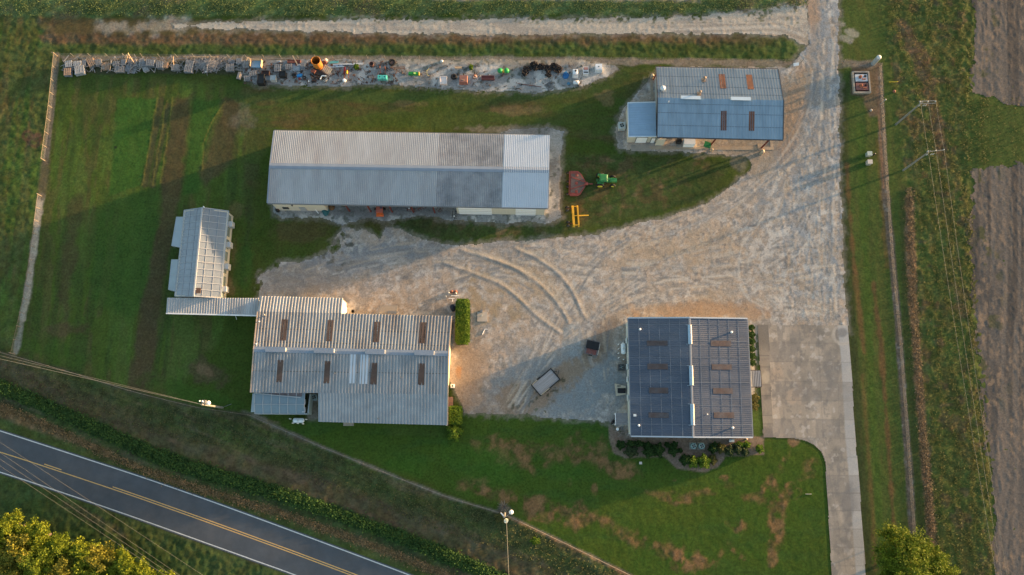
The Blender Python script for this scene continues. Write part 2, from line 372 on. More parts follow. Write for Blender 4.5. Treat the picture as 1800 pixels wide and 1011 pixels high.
# --- between the workshop and the south fence; the front lawn
mixc(C, SOIL, reg([(448, 724), (475, 745), (540, 790), (600, 815), (560, 800), (470, 752), (430, 735)], 4, 5)*.8)
mixc(C, SOIL, reg([(425, 722), (470, 735), (470, 752), (430, 740)], 4, 5)*.9); mixc(C, (.17, .125, .085), blob(480, 748, 18, 8, 20)*.7)
mixc(C, (.085, .075, .055), reg([(672, 748), (784, 748), (784, 770), (680, 765)], 3, 3)*.85)
mixc(C, SOIL, reg([(540, 690), (560, 690), (560, 745), (540, 742)], 4, 4)*.9)
lawn = reg([(470, 745), (812, 720), (1075, 738), (1080, 780), (1340, 775), (1400, 770), (1450, 800), (1462, 1011), (1462, 1200), (1200, 1100), (900, 905)], 5, 4)
mixc(C, (.040, .076, .011), lawn*.9); mixc(C, (.052, .080, .012), lawn*sstep(.45, .7, n_a)*.6); mixc(C, (.030, .070, .016), lawn*sstep(.5, .7, n_ew)*.4)
LP = ((940, 790, 95, 20, 8, .7), (895, 800, 40, 22, 15, .75), (1020, 790, 40, 22, 20, .8), (1085, 820, 45, 18, 12, .9), (1050, 800, 40, 30, 30, .6), (880, 870, 60, 16, 18, 1),
      (960, 895, 70, 24, 14, .95), (1010, 905, 40, 22, 8, .85), (1065, 915, 20, 12, 0, .9), (1150, 960, 90, 16, 22, .7), (1205, 985, 34, 22, 20, 1), (1205, 880, 38, 9, 5, .85),
      (1160, 868, 55, 8, 8, .5), (1240, 865, 60, 9, -14, .55), (1325, 875, 26, 12, 0, .7), (1355, 850, 14, 26, 20, 1), (1378, 815, 8, 26, 25, .9), (1395, 778, 7, 9, 0, 1),
      (1362, 930, 15, 55, 3, 1), (1372, 885, 14, 26, 40, .9), (1388, 855, 10, 8, 0, .9), (1400, 870, 14, 12, 40, .8), (1296, 925, 22, 12, 10, .85), (1303, 920, 4, 18, 0, .9),
      (1306, 985, 10, 14, -20, 1), (1285, 960, 4, 20, -30, .8), (1358, 985, 12, 16, 0, .8), (1130, 867, 18, 4, 10, .9), (1272, 840, 8, 5, 0, .8), (1185, 845, 6, 4, 0, .5),
      (1045, 862, 5, 15, 0, .7), (1002, 848, 5, 8, 0, .7), (935, 828, 8, 14, -20, .7), (960, 818, 10, 8, 0, .7), (870, 770, 22, 10, 0, .5), (1420, 830, 14, 26, 30, .55), (1255, 995, 30, 8, -60, .6))
for u, v, ru, rv, rot, k in LP:
    m = blob(u, v, ru*1.02, rv*1.0, rot, .8)*sstep(.30, .52, n_e)
    mixc(C, (.080, .062, .026), m*k*.7); mixc(C, (.20, .115, .058), m*k*sstep(.44, .60, n_c*.5+n_e*.5)*.7)
    rough += m*k*.02
for u, v, ru, rv in ((800, 800, 32, 24), (860, 808, 50, 24), (880, 838, 60, 20), (720, 815, 40, 22), (1000, 830, 60, 18)):
    mixc(C, (.034, .086, .012), blob(u, v, ru, rv, 5, .4)*.55)
mixc(C, TAN, blob(1395, 776, 9, 8, 0, .9)*.8)
# --- planting beds round the office
bed = reg([(1070, 745), (1100, 765), (1343, 765), (1343, 800), (1275, 802), (1262, 822), (1240, 830), (1190, 824), (1165, 802), (1100, 806), (1078, 796), (1070, 770)], 1.5, 3)
mixc(C, (.175, .130, .100), bed); mixc(C, (.22, .17, .13), bed*sstep(.5, .7, n_c)*.5)
mixc(C, (.050, .082, .020), reg([(1318, 566), (1331, 566), (1340, 768), (1325, 768)], 1, 1)*.9)
mixc(C, RUST, reg([(1319, 640), (1331, 640), (1333, 665), (1321, 665)], 2, 4)*.6)
# --- the verge between the south fence and the road, the ditch, the far verge
FENCE_S = [(-40, 612), (0, 619), (110, 650), (240, 690), (345, 716), (440, 730), (560, 783), (700, 840), (790, 875), (885, 903), (1000, 958), (1110, 1012), (1180, 1046)]
ROAD_N = [(-160, 706), (-60, 738), (0, 757.5), (140, 803), (282, 850), (450, 910), (717, 1010), (860, 1066), (1100, 1165)]
ROAD_S = [(-160, 780), (-60, 811), (0, 830), (65, 851), (225, 905.5), (450, 986), (519, 1011), (700, 1080), (900, 1160)]
verge = sstep(-4, 4, poly_sd(FENCE_S+[(1500, 1200), (-400, 1400), (-400, 600)], U, V_))
mixc(C, (.058, .072, .028), verge*.9); mixc(C, (.098, .084, .048), verge*sstep(.48, .60, n_rd)*.75); mixc(C, (.056, .080, .022), verge*sstep(.52, .62, fbm(xr*.12, yr, .9, 3, 95))*.55); mixc(C, (.026, .036, .016), verge*sstep(.56, .66, fbm(xr*.1, yr, .7, 3, 97))*.5); mixc(C, (.030, .052, .018), verge*sstep(.52, .72, n_b)*.4)
rough += verge*.06
DITCH = catmull([(-40, 672), (20, 688), (130, 735), (250, 790), (340, 823), (430, 850), (550, 888), (720, 950), (840, 1000), (960, 1052)])
dd = line_d(DITCH, U, V_); ditch = sstep(17, 9, dd+(n_b-.5)*10)*verge
mixc(C, (.075, .055, .036), verge*sstep(30, 10, line_d([(p[0]+14, p[1]-26) for p in DITCH], U, V_))*.6)
mixc(C, (.018, .048, .014), ditch); rough += ditch*.12
dry = sstep(15, 5, line_d([(p[0]-16, p[1]+34) for p in DITCH], U, V_)+(n_b-.5)*12)
mixc(C, (.125, .085, .045), dry*.85); mixc(C, (.19, .125, .065), dry*sstep(.5, .65, n_c)*.6)
mixc(C, (.050, .074, .020), sstep(14, 6, line_d([(p[0]-2, p[1]-10) for p in ROAD_N], U, V_)+(n_b-.5)*8)*.8)
far = reg([(-300, 800)]+[(p[0]-3, p[1]+4) for p in ROAD_S[1:]]+[(900, 1400), (-300, 1400)], 3, 3)
mixc(C, (.036, .064, .020), far*.9); mixc(C, (.052, .066, .022), far*sstep(.48, .68, n_a)*.6); rough += far*.04
mixc(C, (.085, .070, .045), blob(170, 915, 60, 8, 28)*.5)
# --- north: ditch bank beside the sandy lane, field weeds at the top
bank = reg([(60, 60), (1400, 58), (1418, 90), (1405, 106), (1000, 101), (100, 99)], 3, 6)
mixc(C, (.044, .070, .020), bank*.9)
mixc(C, (.090, .062, .036), bank*sstep(84, 70, V_+(n_b-.5)*18)*sstep(1430, 1250, U)*.85)
mixc(C, (.115, .075, .044), bank*blob(330, 70, 260, 9)*.6); rough += bank*.05
mixc(C, (.086, .060, .034), reg([(60, 28), (330, 34), (900, 60), (900, 74), (90, 74)], 6, 8)*.7)
topw = reg([(-300, -200), (1420, -200), (1420, 8), (1340, 20), (1180, 26), (330, 30), (-300, 30)], 4, 9)
mixc(C, (.060, .086, .032), topw*.9); mixc(C, (.036, .062, .022), topw*sstep(.50, .62, n_b)*.7); mixc(C, (.085, .060, .040), topw*sstep(.60, .72, n_a)*.6)
mixc(C, SOIL, reg([(760, -60), (1230, -60), (1230, 3), (760, 1)], 3, 5)*.7); rough += topw*.04
mixc(C, PALE, reg([(170, 46), (330, 33), (330, 56), (180, 54)], 8, 20)*.5)
# --- east: mown strip, fence strip, rough meadow, stubble fields
east = reg([(1470, -100), (2200, -100), (2200, 1200), (1524, 1200), (1500, 640), (1478, 200)], 2, 3)
mixc(C, (.052, .080, .020), east*.9); mixc(C, (.068, .076, .022), east*sstep(.45, .65, n_ns)*.6)
mixc(C, (.040, .050, .018), sstep(12, 5, line_d([(1482, 150), (1484, 330), (1496, 560), (1512, 800), (1530, 1011), (1536, 1100)], U, V_)+(n_b-.5)*5)*.85)
for q, wd, k in (([(1502, 470), (1512, 560), (1519, 620)], 4, .7), ([(1535, 500), (1548, 600), (1560, 760), (1572, 940)], 4, .8), ([(1489, 290), (1492, 350), (1503, 480)], 3, .7), ([(1516, 660), (1534, 900), (1540, 1000)], 4, .5), ([(1545, 250), (1549, 330), (1560, 470)], 4, .5)):
    mixc(C, RUST, stroke(q, wd, 3, 5)*k)
mixc(C, LUSH, stroke([(1512, 220), (1520, 400), (1530, 650), (1548, 950)], 7, 4, 4)*.5)
ruf = reg([(1560, 100), (1600, 330), (1612, 600), (1640, 1100), (1740, 1100), (1745, 800), (1710, 500), (1705, 300), (1712, 100), (1725, -60), (1540, -60)], 8, 10)
mixc(C, (.066, .084, .024), ruf*.8); mixc(C, (.092, .088, .030), ruf*sstep(.5, .66, n_ns)*.7); mixc(C, (.098, .066, .040), ruf*sstep(.58, .7, n_b)*.6); rough += ruf*.09
mixc(C, (.042, .052, .018), sstep(9, 3, line_d([(1588, 330), (1592, 560), (1606, 760), (1625, 1011)], U, V_))*.7)
st1 = sstep(11, 4, line_d([(1598, 350), (1604, 520), (1618, 720), (1632, 870), (1640, 1000)], U, V_)+(n_b-.5)*9)
mixc(C, (.12, .078, .046), st1*.9); mixc(C, (.21, .14, .085), st1*sstep(.5, .64, n_c)*.7); rough += st1*.09
mixc(C, (.11, .072, .042), reg([(1562, 30), (1590, 32), (1630, 90), (1650, 190), (1672, 300), (1652, 300), (1630, 180), (1590, 75)], 5, 10)*.8)
mixc(C, (.052, .078, .020), reg([(1690, 165), (1760, 185), (1830, 195), (1830, 290), (1740, 285), (1690, 330)], 8, 10)*.8)
for u, v in ((1478, 42), (1486, 68), (1494, 56)): mixc(C, PALE, blob(u, v, 12, 6, 20, 1)*.6)
strip_e = stroke([(1545, 116), (1549, 200), (1556, 330), (1566, 430), (1578, 560), (1588, 700), (1598, 830), (1604, 935)], 6.5, 1.5, 2)
mixc(C, (.095, .082, .066), strip_e); mixc(C, (.16, .155, .15), strip_e*sstep(.62, .72, n_c)*.6)
mixc(C, (.19, .11, .065), stroke([(1540, 120), (1546, 220), (1553, 330)], 1.6, 1, 1)*.8)
mixc(C, (.12, .085, .06), reg([(1496, 108), (1542, 112), (1547, 200), (1528, 205), (1520, 172), (1494, 168)], 3, 6)*.85)
mixc(C, (.17, .15, .125), reg([(1478, 106), (1540, 106), (1540, 116), (1478, 120)], 3, 4)*.8)
# --- bare strips under the fences
sw = stroke([(100, 97), (90, 200), (80, 285)], 5, 1.5, 1.5); mixc(C, (.125, .110, .085), sw)
sw2 = stroke([(73, 345), (60, 430), (48, 520), (40, 560)], 6, 2, 4); mixc(C, (.30, .27, .22), sw2); mixc(C, (.22, .22, .2), stroke([(47, 500), (34, 590), (27, 620)], 4, 2, 4)*.8)
mixc(C, (.10, .08, .05), stroke([(80, 285), (73, 345)], 7, 4, 4)*.8)
mixc(C, (.15, .135, .105), stroke(FENCE_S[5:], 2.6, 1.5, 2)*.9); mixc(C, (.060, .055, .036), stroke(FENCE_S[1:6], 3, 3, 3)*.7)
mixc(C, (.22, .135, .075), stroke([(885, 905), (1000, 960), (1110, 1014)], 2.0, 1, 1)*.8)
mixc(C, (.085, .082, .074), blob(886, 896, 15, 15, 0, .5)*.8)
mixc(C, (.17, .15, .12), reg([(102, 97), (420, 98), (1000, 101), (1405, 107), (1400, 117), (1080, 114), (425, 110), (112, 108)], 2, 4))
mixc(C, (.050, .050, .032), reg([(108, 106), (430, 108), (430, 132), (250, 128), (112, 130)], 3, 4)*.8)
mixc(C, (.16, .15, .135), blob(385, 103, 30, 6, 0, .9)*.7)

# --- gravel: yard, barn apron, junk strip (one sheet each, torn edges)
YARD = [[(1416, -60), (1472, -60), (1474, 100), (1477, 220), (1478, 330), (1483, 450), (1492, 584), (1340, 584), (1330, 590), (1330, 700), (1110, 770), (1095, 762), (1072, 742), (1000, 739), (930, 730), (860, 730), (815, 727), (808, 700), (780, 640), (600, 560), (452, 530), (452, 486), (490, 462), (548, 456), (578, 440), (590, 415), (603, 400), (640, 402), (668, 420), (676, 398), (705, 404), (730, 418), (800, 431), (870, 426), (950, 420), (1060, 409), (1120, 396), (1180, 379), (1240, 358), (1282, 330), (1318, 300), (1312, 285), (1270, 272), (1180, 268), (1086, 262), (1080, 240), (1088, 205), (1108, 178), (1146, 130), (1180, 118), (1384, 118), (1404, 100), (1420, 80)]]
APRON = [[(480, 374), (500, 383), (565, 384), (600, 396), (640, 386), (690, 388), (730, 380), (790, 386), (880, 392), (968, 392), (988, 380), (984, 330), (990, 235), (965, 226), (955, 240), (960, 300), (950, 366), (480, 358)],
         [(880, 233), (900, 226), (970, 224), (990, 232), (985, 250), (900, 242)]]
JUNK = [[(418, 104), (1000, 104), (1078, 112), (1090, 122), (1062, 136), (1020, 153), (950, 163), (860, 162), (800, 157), (740, 153), (650, 149), (600, 152), (520, 152), (450, 150), (428, 140), (424, 125)]]
LANE = [[(300, 38), (420, 33), (700, 34), (1000, 32), (1180, 30), (1330, 20), (1390, 8), (1422, 6), (1424, 82), (1408, 76), (1380, 62), (1200, 59), (900, 61), (600, 59), (400, 56), (300, 54)]]
def cover(polys, warp, nn=n_b):
    m = None
    for p in polys:
        sd = poly_sd(p, U, V_); m = sd if m is None else np.maximum(m, sd)
    return m+(nn-.5)*2*warp+(n_c-.5)*warp
c_yard, c_apron, c_junk, c_lane = cover(YARD, 5), cover(APRON, 4), cover(JUNK, 4), cover(LANE, 6)
c_lane = c_lane-sstep(700, 280, U)*6
# grass islands and thin spots inside the gravel
c_yard -= blob(1304, 290, 14, 14, 0, .3)*40+blob(555, 375, 1, 1)*0
for u, v, ru, rv in ((455, 495, 14, 20), (490, 470, 16, 10), (600, 425, 22, 26), (588, 440, 14, 14), (940, 680, 26, 6), (965, 700, 18, 8), (955, 720, 30, 8), (645, 512, 20, 5), (690, 505, 14, 8), (485, 505, 22, 6)):
    c_yard -= blob(u, v, ru, rv, 0, .5)*sstep(.52, .66, n_c)*16
c_junk -= sstep(.60, .72, n_c)*sstep(.45, .6, n_a)*14
c_lane -= sstep(.66, .72, n_c)*12*sstep(40, 34, V_)
# the ground beside gravel turns thin and stony
for c, k in ((c_yard, .75), (c_apron, .8), (c_junk, .7), (c_lane, .7)):
    mixc(C, (.19, .17, .14), sstep(-9, 0, c+(n_c-.5)*10)*k*.8)
hard_road = poly_sd(ROAD_N+ROAD_S[::-1], U, V_)
# tufts and mixed species: the turf is never one colour (the mown front lawn is the evenest)
even = .16+.26*np.clip(west+verge*(1-sstep(-6, 0, hard_road))+ruf+topw+bank+far+trac*.5, 0, 1)
tuft = fbm(X, Y, .75, 2, 501); mott = fbm(X, Y, 2.4, 3, 503); hue = fbm(X, Y, 1.5, 3, 507)
C *= (1+even*(.95*(sstep(.25, .75, tuft)-.5)+.45*(sstep(.3, .7, mott)-.5)))[..., None]
C[..., 0] *= 1+even*.45*(sstep(.3, .7, hue)-.5); C[..., 2] *= 1+even*.4*(sstep(.3, .7, fbm(X, Y, 1.2, 2, 509))-.5)
C[...] *= (1+.18*west+.45*topw)[..., None]
covered = np.maximum.reduce([c_yard, c_apron, c_junk, c_lane])
relief = (n_c-.5)*1.3*rough+(fbm(X, Y, .55, 2, 131)-.5)*1.5*rough+np.abs(n_b-.5)*rough*.8
CONC = [(1348, 570.5), (1490, 571), (1497, 640), (1504, 770), (1512, 860), (1524, 1030), (1533, 1150), (1466, 1150), (1462, 1020), (1455, 900), (1450, 812), (1444, 795), (1432, 783), (1415, 775), (1396, 771), (1357, 770)]
hard = np.maximum(poly_sd(CONC, U, V_), poly_sd(ROAD_N+ROAD_S[::-1], U, V_))
Z = np.where(np.maximum(covered, hard) > -5, -.012, relief*sstep(5, 12, -np.maximum(covered, hard))+np.minimum(relief, 0)*0)
Z = np.where(np.maximum(covered, hard) > -5, -.012, Z)
wl = (X > 97) | (X < -97) | (Y > 84) | (Y < -21); Z = np.where(wl, -.012, Z)
G_MAT = ground_mat('grass_ground', .62, 1.42, 2.6, bump=.35, dist=.03)
struct(obj('ground', grid_mesh('ground', X, Y, Z, C), G_MAT))

def sheet(name, poly_cover, bounds, paint, z0, mat, relief_fn=None, step=.2):
    """a sheet of the ground plan cut out of a fine grid along a torn edge"""
    u0, v0, u1, v1 = bounds; xs = [P(u, v)[0] for u in (u0, u1) for v in (v0, v1)]; ys = [P(u, v)[1] for u in (u0, u1) for v in (v0, v1)]
    x, y = grid_xy(min(xs), max(xs), min(ys), max(ys), step); u, v = UV(x, y)
    global n_b, n_c, U, V_
    keep_ = (n_b, n_c, U, V_)
    n_b, n_c, U, V_ = fbm(x, y, 2.2, 4, 21), fbm(x, y, .8, 3, 41), u, v
    c = poly_cover(); col = np.zeros(x.shape+(3,)); paint(col, x, y, u, v)
    z = np.full(x.shape, z0)+(relief_fn(x, y, u, v) if relief_fn else 0)
    o = obj(name, grid_mesh(name, x, y, z, col, face_keep((c > 0).astype(float))), mat)
    n_b, n_c, U, V_ = keep_
    return struct(o)
RUTS = [catmull(q) for q in ([(780, 462), (835, 482), (880, 500), (915, 527), (945, 556), (985, 585)], [(810, 440), (870, 457), (920, 478), (960, 510), (985, 540), (1000, 566)],
        [(905, 437), (945, 455), (980, 480), (1005, 510), (1022, 545), (1030, 560)], [(860, 455), (905, 472), (930, 490)])]
def yard_cover():
    c = np.maximum.reduce([poly_sd(p, U, V_) for p in YARD])+(n_b-.5)*10+(n_c-.5)*5
    c -= blob(1304, 290, 14, 14, 0, .3)*40
    for u, v, ru, rv in ((455, 495, 14, 20), (490, 470, 16, 10), (600, 425, 22, 26), (588, 440, 14, 14), (940, 680, 26, 6), (965, 700, 18, 8), (955, 720, 30, 8), (645, 512, 20, 5), (690, 505, 14, 8), (485, 505, 22, 6)):
        c -= blob(u, v, ru, rv, 0, .5)*sstep(.52, .66, n_c)*16
    return c
BEIGE, GREY, GOLD, DUN = (.365, .305, .250), (.180, .202, .222), (.33, .245, .150), (.235, .192, .150)
def yard_paint(col, x, y, u, v):
    a5 = fbm(x, y, 6, 5, 201); nsx = fbm(x, y*.22, .9, 4, 211); diag = fbm((x-y*.6)*.8, (y+x*.6)*.2, .9, 4, 221); curly = fbm(x+3*fbm(x, y, 3, 2, 5), y+3*fbm(x, y, 3, 2, 6), 1.6, 4, 231)
    col[...] = BEIGE
    fine = fbm(x, y, .55, 3, 281); mid_ = fbm(x+1.5*fbm(x, y, 2, 2, 8), y, 1.0, 4, 291)
    mixc(col, GREY, sstep(.46, .62, curly)*.6); mixc(col, DUN, sstep(.5, .7, a5)*.5); mixc(col, (.43, .41, .385), sstep(.56, .66, mid_)*.55); mixc(col, (.135, .14, .145), sstep(.60, .70, fine)*.55)
    mixc(col, (.47, .45, .42), sstep(.64, .72, fbm(x, y, .5, 2, 295))*.5)
    drive = sstep(1310, 1420, u)*sstep(580, 480, v)
    mixc(col, (.225, .255, .285), drive*sstep(.36, .54, nsx)*.85); mixc(col, (.43, .425, .41), drive*sstep(.54, .64, curly*.5+mid_*.5)*.8); mixc(col, (.14, .155, .17), drive*sstep(.60, .68, fine)*.6)
    mixc(col, (.17, .195, .22), sstep(26, 10, abs(u-1440-(v-150)*.05)+(n_b-.5)*20)*sstep(420, 60, v)*.6)
    mixc(col, (.33, .22, .14), sstep(22, 8, abs(u-1425)+(n_b-.5)*14)*sstep(75, 30, v)*.7)
    sweep = blob(1370, 300, 150, 45, -62, .5); mixc(col, GREY, sweep*sstep(.42, .58, diag)*.8)
    mixc(col, (.37, .285, .20), blob(1200, 460, 160, 80, 0, .4)*sstep(.4, .6, a5)*.6); mixc(col, (.45, .435, .41), blob(1380, 430, 90, 110, 10, .5)*sstep(.46, .58, curly*.5+mid_*.5)*.6)
    mixc(col, (.15, .14, .135), blob(1240, 430, 260, 90, 0, .3)*sstep(.63, .70, fbm(x, y, .7, 3, 241))*.7)
    mixc(col, (.31, .20, .12), blob(1230, 545, 140, 18, 0, .6)*.75)
    mixc(col, GOLD, blob(870, 520, 70, 60, 30, .6)*sstep(.4, .6, curly)*.8); mixc(col, GOLD, blob(930, 490, 60, 30, 35, .6)*.5)
    mixc(col, (.165, .185, .205), blob(650, 450, 120, 26, -4, .5)*.8); mixc(col, (.20, .19, .18), blob(520, 495, 80, 34, 0, .5)*.7)  # bluish blob: the barn's shadow painted into the gravel colour
    mixc(col, (.40, .38, .35), blob(680, 455, 40, 10, 10, .7)*.7); mixc(col, (.36, .35, .32), blob(610, 435, 30, 26, 30, .8)*sstep(.5, .6, n_c)*.9)
    mixc(col, (.23, .18, .135), blob(820, 670, 50, 80, 0, .5)*.8); mixc(col, (.11, .10, .07), blob(870, 660, 40, 50, 0, .4)*sstep(.54, .64, fbm(x, y, 1.4, 4, 255))*.6); mixc(col, (.33, .17, .07), blob(806, 655, 9, 16, 0, .6)*.6); mixc(col, (.178, .205, .222), blob(985, 675, 150, 75, -10, .4)*.9)
    mixc(col, (.22, .165, .115), blob(1010, 645, 60, 20, -30, .5)*.85); mixc(col, (.23, .17, .12), blob(930, 700, 80, 34, -20, .5)*.85)
    mixc(col, (.215, .24, .25), reg([(991, 572), (1020, 570), (1022, 626), (988, 622)], 2, 2.5)*.9); mixc(col, (.34, .35, .345), reg([(991, 572), (1020, 570), (1022, 626), (988, 622)], 2, 2)*sstep(.54, .62, curly)*.7); mixc(col, (.20, .15, .11), blob(1065, 590, 26, 44, 30, .5)*.75)
    mixc(col, (.045, .05, .03), blob(945, 690, 60, 30, -20, .3)*sstep(.66, .70, fbm(x, y, .6, 2, 251))*.8)
    mixc(col, (.055, .055, .04), blob(590, 435, 40, 36, 0, .4)*sstep(.58, .64, fbm(x, y, .8, 2, 261))*.8)
    mixc(col, (.26, .215, .165), sstep(.5, .62, fbm(x*.5, y, 1.1, 4, 271))*.35*sstep(760, 560, v))
    mixc(col, (.24, .20, .15), reg(  [(1280, 262), (1400, 120), (1420, 120), (1420, 180), (1380, 262), (1320, 310)], 12, 20)*.6)
    mixc(col, (.29, .20, .13), blob(1395, 200, 20, 90, 12, .6)*.55)
    for k in range(5):                               # tyre tracks curving out of the lane
        q = catmull([(1455-k*9, 110+k*5), (1452-k*10, 190), (1420-k*12, 250+k*3), (1370-k*12, 300+k*6), (1300-k*18, 360+k*7), (1190-k*20, 405+k*8)])
        mixc(col, (.42, .39, .35) if k % 2 else (.20, .20, .20), sstep(2.6, 1.0, line_d(q, u, v)+(n_b-.5)*3)*.45)
    rs = np.random.RandomState(7)
    ROUTES = ([(1450, 60), (1447, 200), (1430, 330), (1380, 430), (1250, 470), (1080, 470), (900, 440), (700, 445), (560, 480)], [(1455, 80), (1458, 250), (1455, 400), (1450, 560)], [(1440, 120), (1405, 250), (1330, 320), (1200, 385), (1050, 430), (880, 445), (720, 450)],
              [(1460, 540), (1380, 500), (1240, 480), (1100, 470), (960, 470), (860, 480), (800, 500)], [(1100, 420), (1020, 470), (960, 560), (930, 640), (900, 710)], [(900, 720), (960, 640), (1040, 560), (1140, 510), (1300, 500), (1450, 470)], [(820, 450), (900, 480), (980, 540), (1020, 620), (1040, 700)], [(1380, 300), (1340, 380), (1300, 450), (1330, 530), (1420, 550)], [(1060, 650), (1050, 560), (1120, 480), (1260, 440), (1400, 420)])
    brk = fbm(x, y, 1.6, 3, 277)
    for k in range(54):
        q0 = np.array(ROUTES[k % len(ROUTES)], float)+rs.normal(0, 9, 2)+rs.normal(0, 7, (len(ROUTES[k % len(ROUTES)]), 2)); q1 = catmull([tuple(p) for p in q0], 4)
        for off in (0, 17):
            qq = [(a, b_+off) if abs(q0[-1][0]-q0[0][0]) > abs(q0[-1][1]-q0[0][1]) else (a+off, b_) for a, b_ in q1]
            box = (u > min(p[0] for p in qq)-6) & (u < max(p[0] for p in qq)+6) & (v > min(p[1] for p in qq)-6) & (v < max(p[1] for p in qq)+6)
            ii = np.nonzero(box); dl = line_d(qq, u[ii], v[ii]); mk = sstep(2.6, .9, dl)*sstep(.42, .58, brk[ii]+rs.uniform(-.06, .06))*rs.uniform(.25, .6)
            tone = np.array([(.46, .43, .385), (.165, .165, .165), (.40, .335, .26), (.215, .225, .235)][k % 4]); col[ii] = col[ii]*(1-mk[:, None])+tone*mk[:, None]
    for q in RUTS: mixc(col, (.20, .195, .185), sstep(4.5, 1, line_d([(a-3, b+3) for a, b in q], u, v)+(n_b-.5)*2)*.75); mixc(col, (.42, .36, .28), sstep(4, 1, line_d([(a+3, b-3) for a, b in q], u, v)+(n_b-.5)*3)*.6)  # berm flanks: shaded side painted dark, sunlit side painted light
def yard_relief(x, y, u, v):
    z = np.maximum(fbm(x, y, .7, 3, 301)-.45, 0)*.05
    for q in RUTS:
        d = line_d(q, u, v); z += .032*np.exp(-(d/1.8)**2)*(.6+.8*fbm(x, y, 1.0, 2, 311))
    z += .02*np.exp(-((fbm(x, y*.22, .9, 3, 211)-.5)/.03)**2)*sstep(1310, 1420, u)
    return z
GRAVEL = ground_mat('gravel', .78, 1.22, 3.5, rough=.92, bump=.35, dist=.03, speck=.12)
sheet('gravel_yard', yard_cover, (440, -5, 1500, 775), yard_paint, .004, GRAVEL, yard_relief)
def stony_paint(col, x, y, u, v):
    curly = fbm(x, y, 1.6, 4, 331); a5 = fbm(x, y, 5, 4, 341)
    col[...] = (.235, .24, .24); mixc(col, (.45, .435, .41), sstep(.5, .60, curly)*.85); mixc(col, (.16, .15, .14), sstep(.56, .7, a5)*.7)
    mixc(col, (.31, .27, .21), sstep(118, 108, v+(n_b-.5)*10)*sstep(640, 720, u)*.7)
    mixc(col, (.06, .07, .045), sstep(.68, .72, fbm(x, y, .7, 2, 351))*.6)
def apron_paint(col, x, y, u, v):
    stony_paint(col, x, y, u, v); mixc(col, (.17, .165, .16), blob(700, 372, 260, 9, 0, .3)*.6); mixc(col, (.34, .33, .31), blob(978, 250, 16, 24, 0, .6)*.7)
    mixc(col, (.36, .29, .22), blob(986, 330, 5, 60, 0, .7)*.6)
cv = lambda polys, w: (lambda: np.maximum.reduce([poly_sd(p, U, V_) for p in polys])+(n_b-.5)*2*w+(n_c-.5)*w)
peb = lambda x, y, u, v: np.maximum(fbm(x, y, .6, 3, 361)-.5, 0)*.10
sheet('gravel_apron', cv(APRON, 4), (470, 215, 1000, 402), apron_paint, .004, GRAVEL, peb)
sheet('stony_strip', cv(JUNK, 4), (410, 96, 1100, 172), stony_paint, .004, GRAVEL, peb)
def lane_cover():
    c = poly_sd(LANE[0], U, V_)+(n_b-.5)*12+(n_c-.5)*6-sstep(700, 280, U)*6
    return c-sstep(.66, .72, n_c)*12*sstep(40, 34, V_)
def lane_paint(col, x, y, u, v):
    s = fbm(x*.15, y, .7, 4, 371); col[...] = (.365, .335, .29)
    mixc(col, (.27, .25, .225), sstep(.45, .62, s)*.8); mixc(col, (.25, .20, .15), sstep(58, 63, v+(n_b-.5)*6)*.6); mixc(col, (.10, .11, .06), sstep(.62, .7, n_c)*sstep(46, 38, v)*.7)
    for k in range(4):
        q = catmull([(1180, 47+k*5), (1300, 44+k*5), (1370, 42+k*6), (1415, 58+k*7)]); mixc(col, (.44, .41, .37) if k % 2 else (.24, .22, .20), sstep(2.4, .8, line_d(q, u, v)+(n_b-.5)*3)*.6)
sheet('sandy_lane', lane_cover, (170, 0, 1430, 90), lane_paint, .004, GRAVEL, peb)
# --- stubble fields
FIELD = [[(1712, -60), (2000, -60), (2000, 196), (1800, 190), (1760, 180), (1708, 162), (1706, 100)], [(1708, 300), (1740, 284), (1800, 292), (2000, 300), (2000, 1150), (1752, 1150), (1744, 900), (1730, 760), (1712, 560), (1700, 400)]]
def field_paint(col, x, y, u, v):
    s = fbm(x*.9, y*.45, .5, 4, 381); a5 = fbm(x, y, 9, 4, 391); col[...] = (.100, .092, .086)
    mixc(col, (.072, .066, .062), sstep(.5, .66, a5)*.6); mixc(col, (.20, .15, .11), sstep(.52, .64, s)*sstep(.35, .6, fbm(x, y, 5, 3, 395)+sstep(1780, 1720, u)*.2)*.8)
    mixc(col, (.052, .062, .026), sstep(.64, .70, fbm(x, y, 2.5, 4, 399))*sstep(1800, 1720, u)*.8)
    mixc(col, (.058, .054, .052), sstep(.54, .62, fbm((x-y*.12), y*.03, 1.1, 3, 403))*.7); mixc(col, (.15, .13, .115), sstep(.56, .64, fbm((x-y*.12), y*.03, .9, 3, 407))*.6)
def field_relief(x, y, u, v): return .012+np.maximum(fbm(x, y*.55, .45, 3, 411)-.45, 0)*.10
sheet('stubble_field', cv(FIELD, 14), (1690, -10, 1860, 1040), field_paint, .004, ground_mat('stubble', .7, 1.3, 3, bump=.4, dist=.04), field_relief, .22)

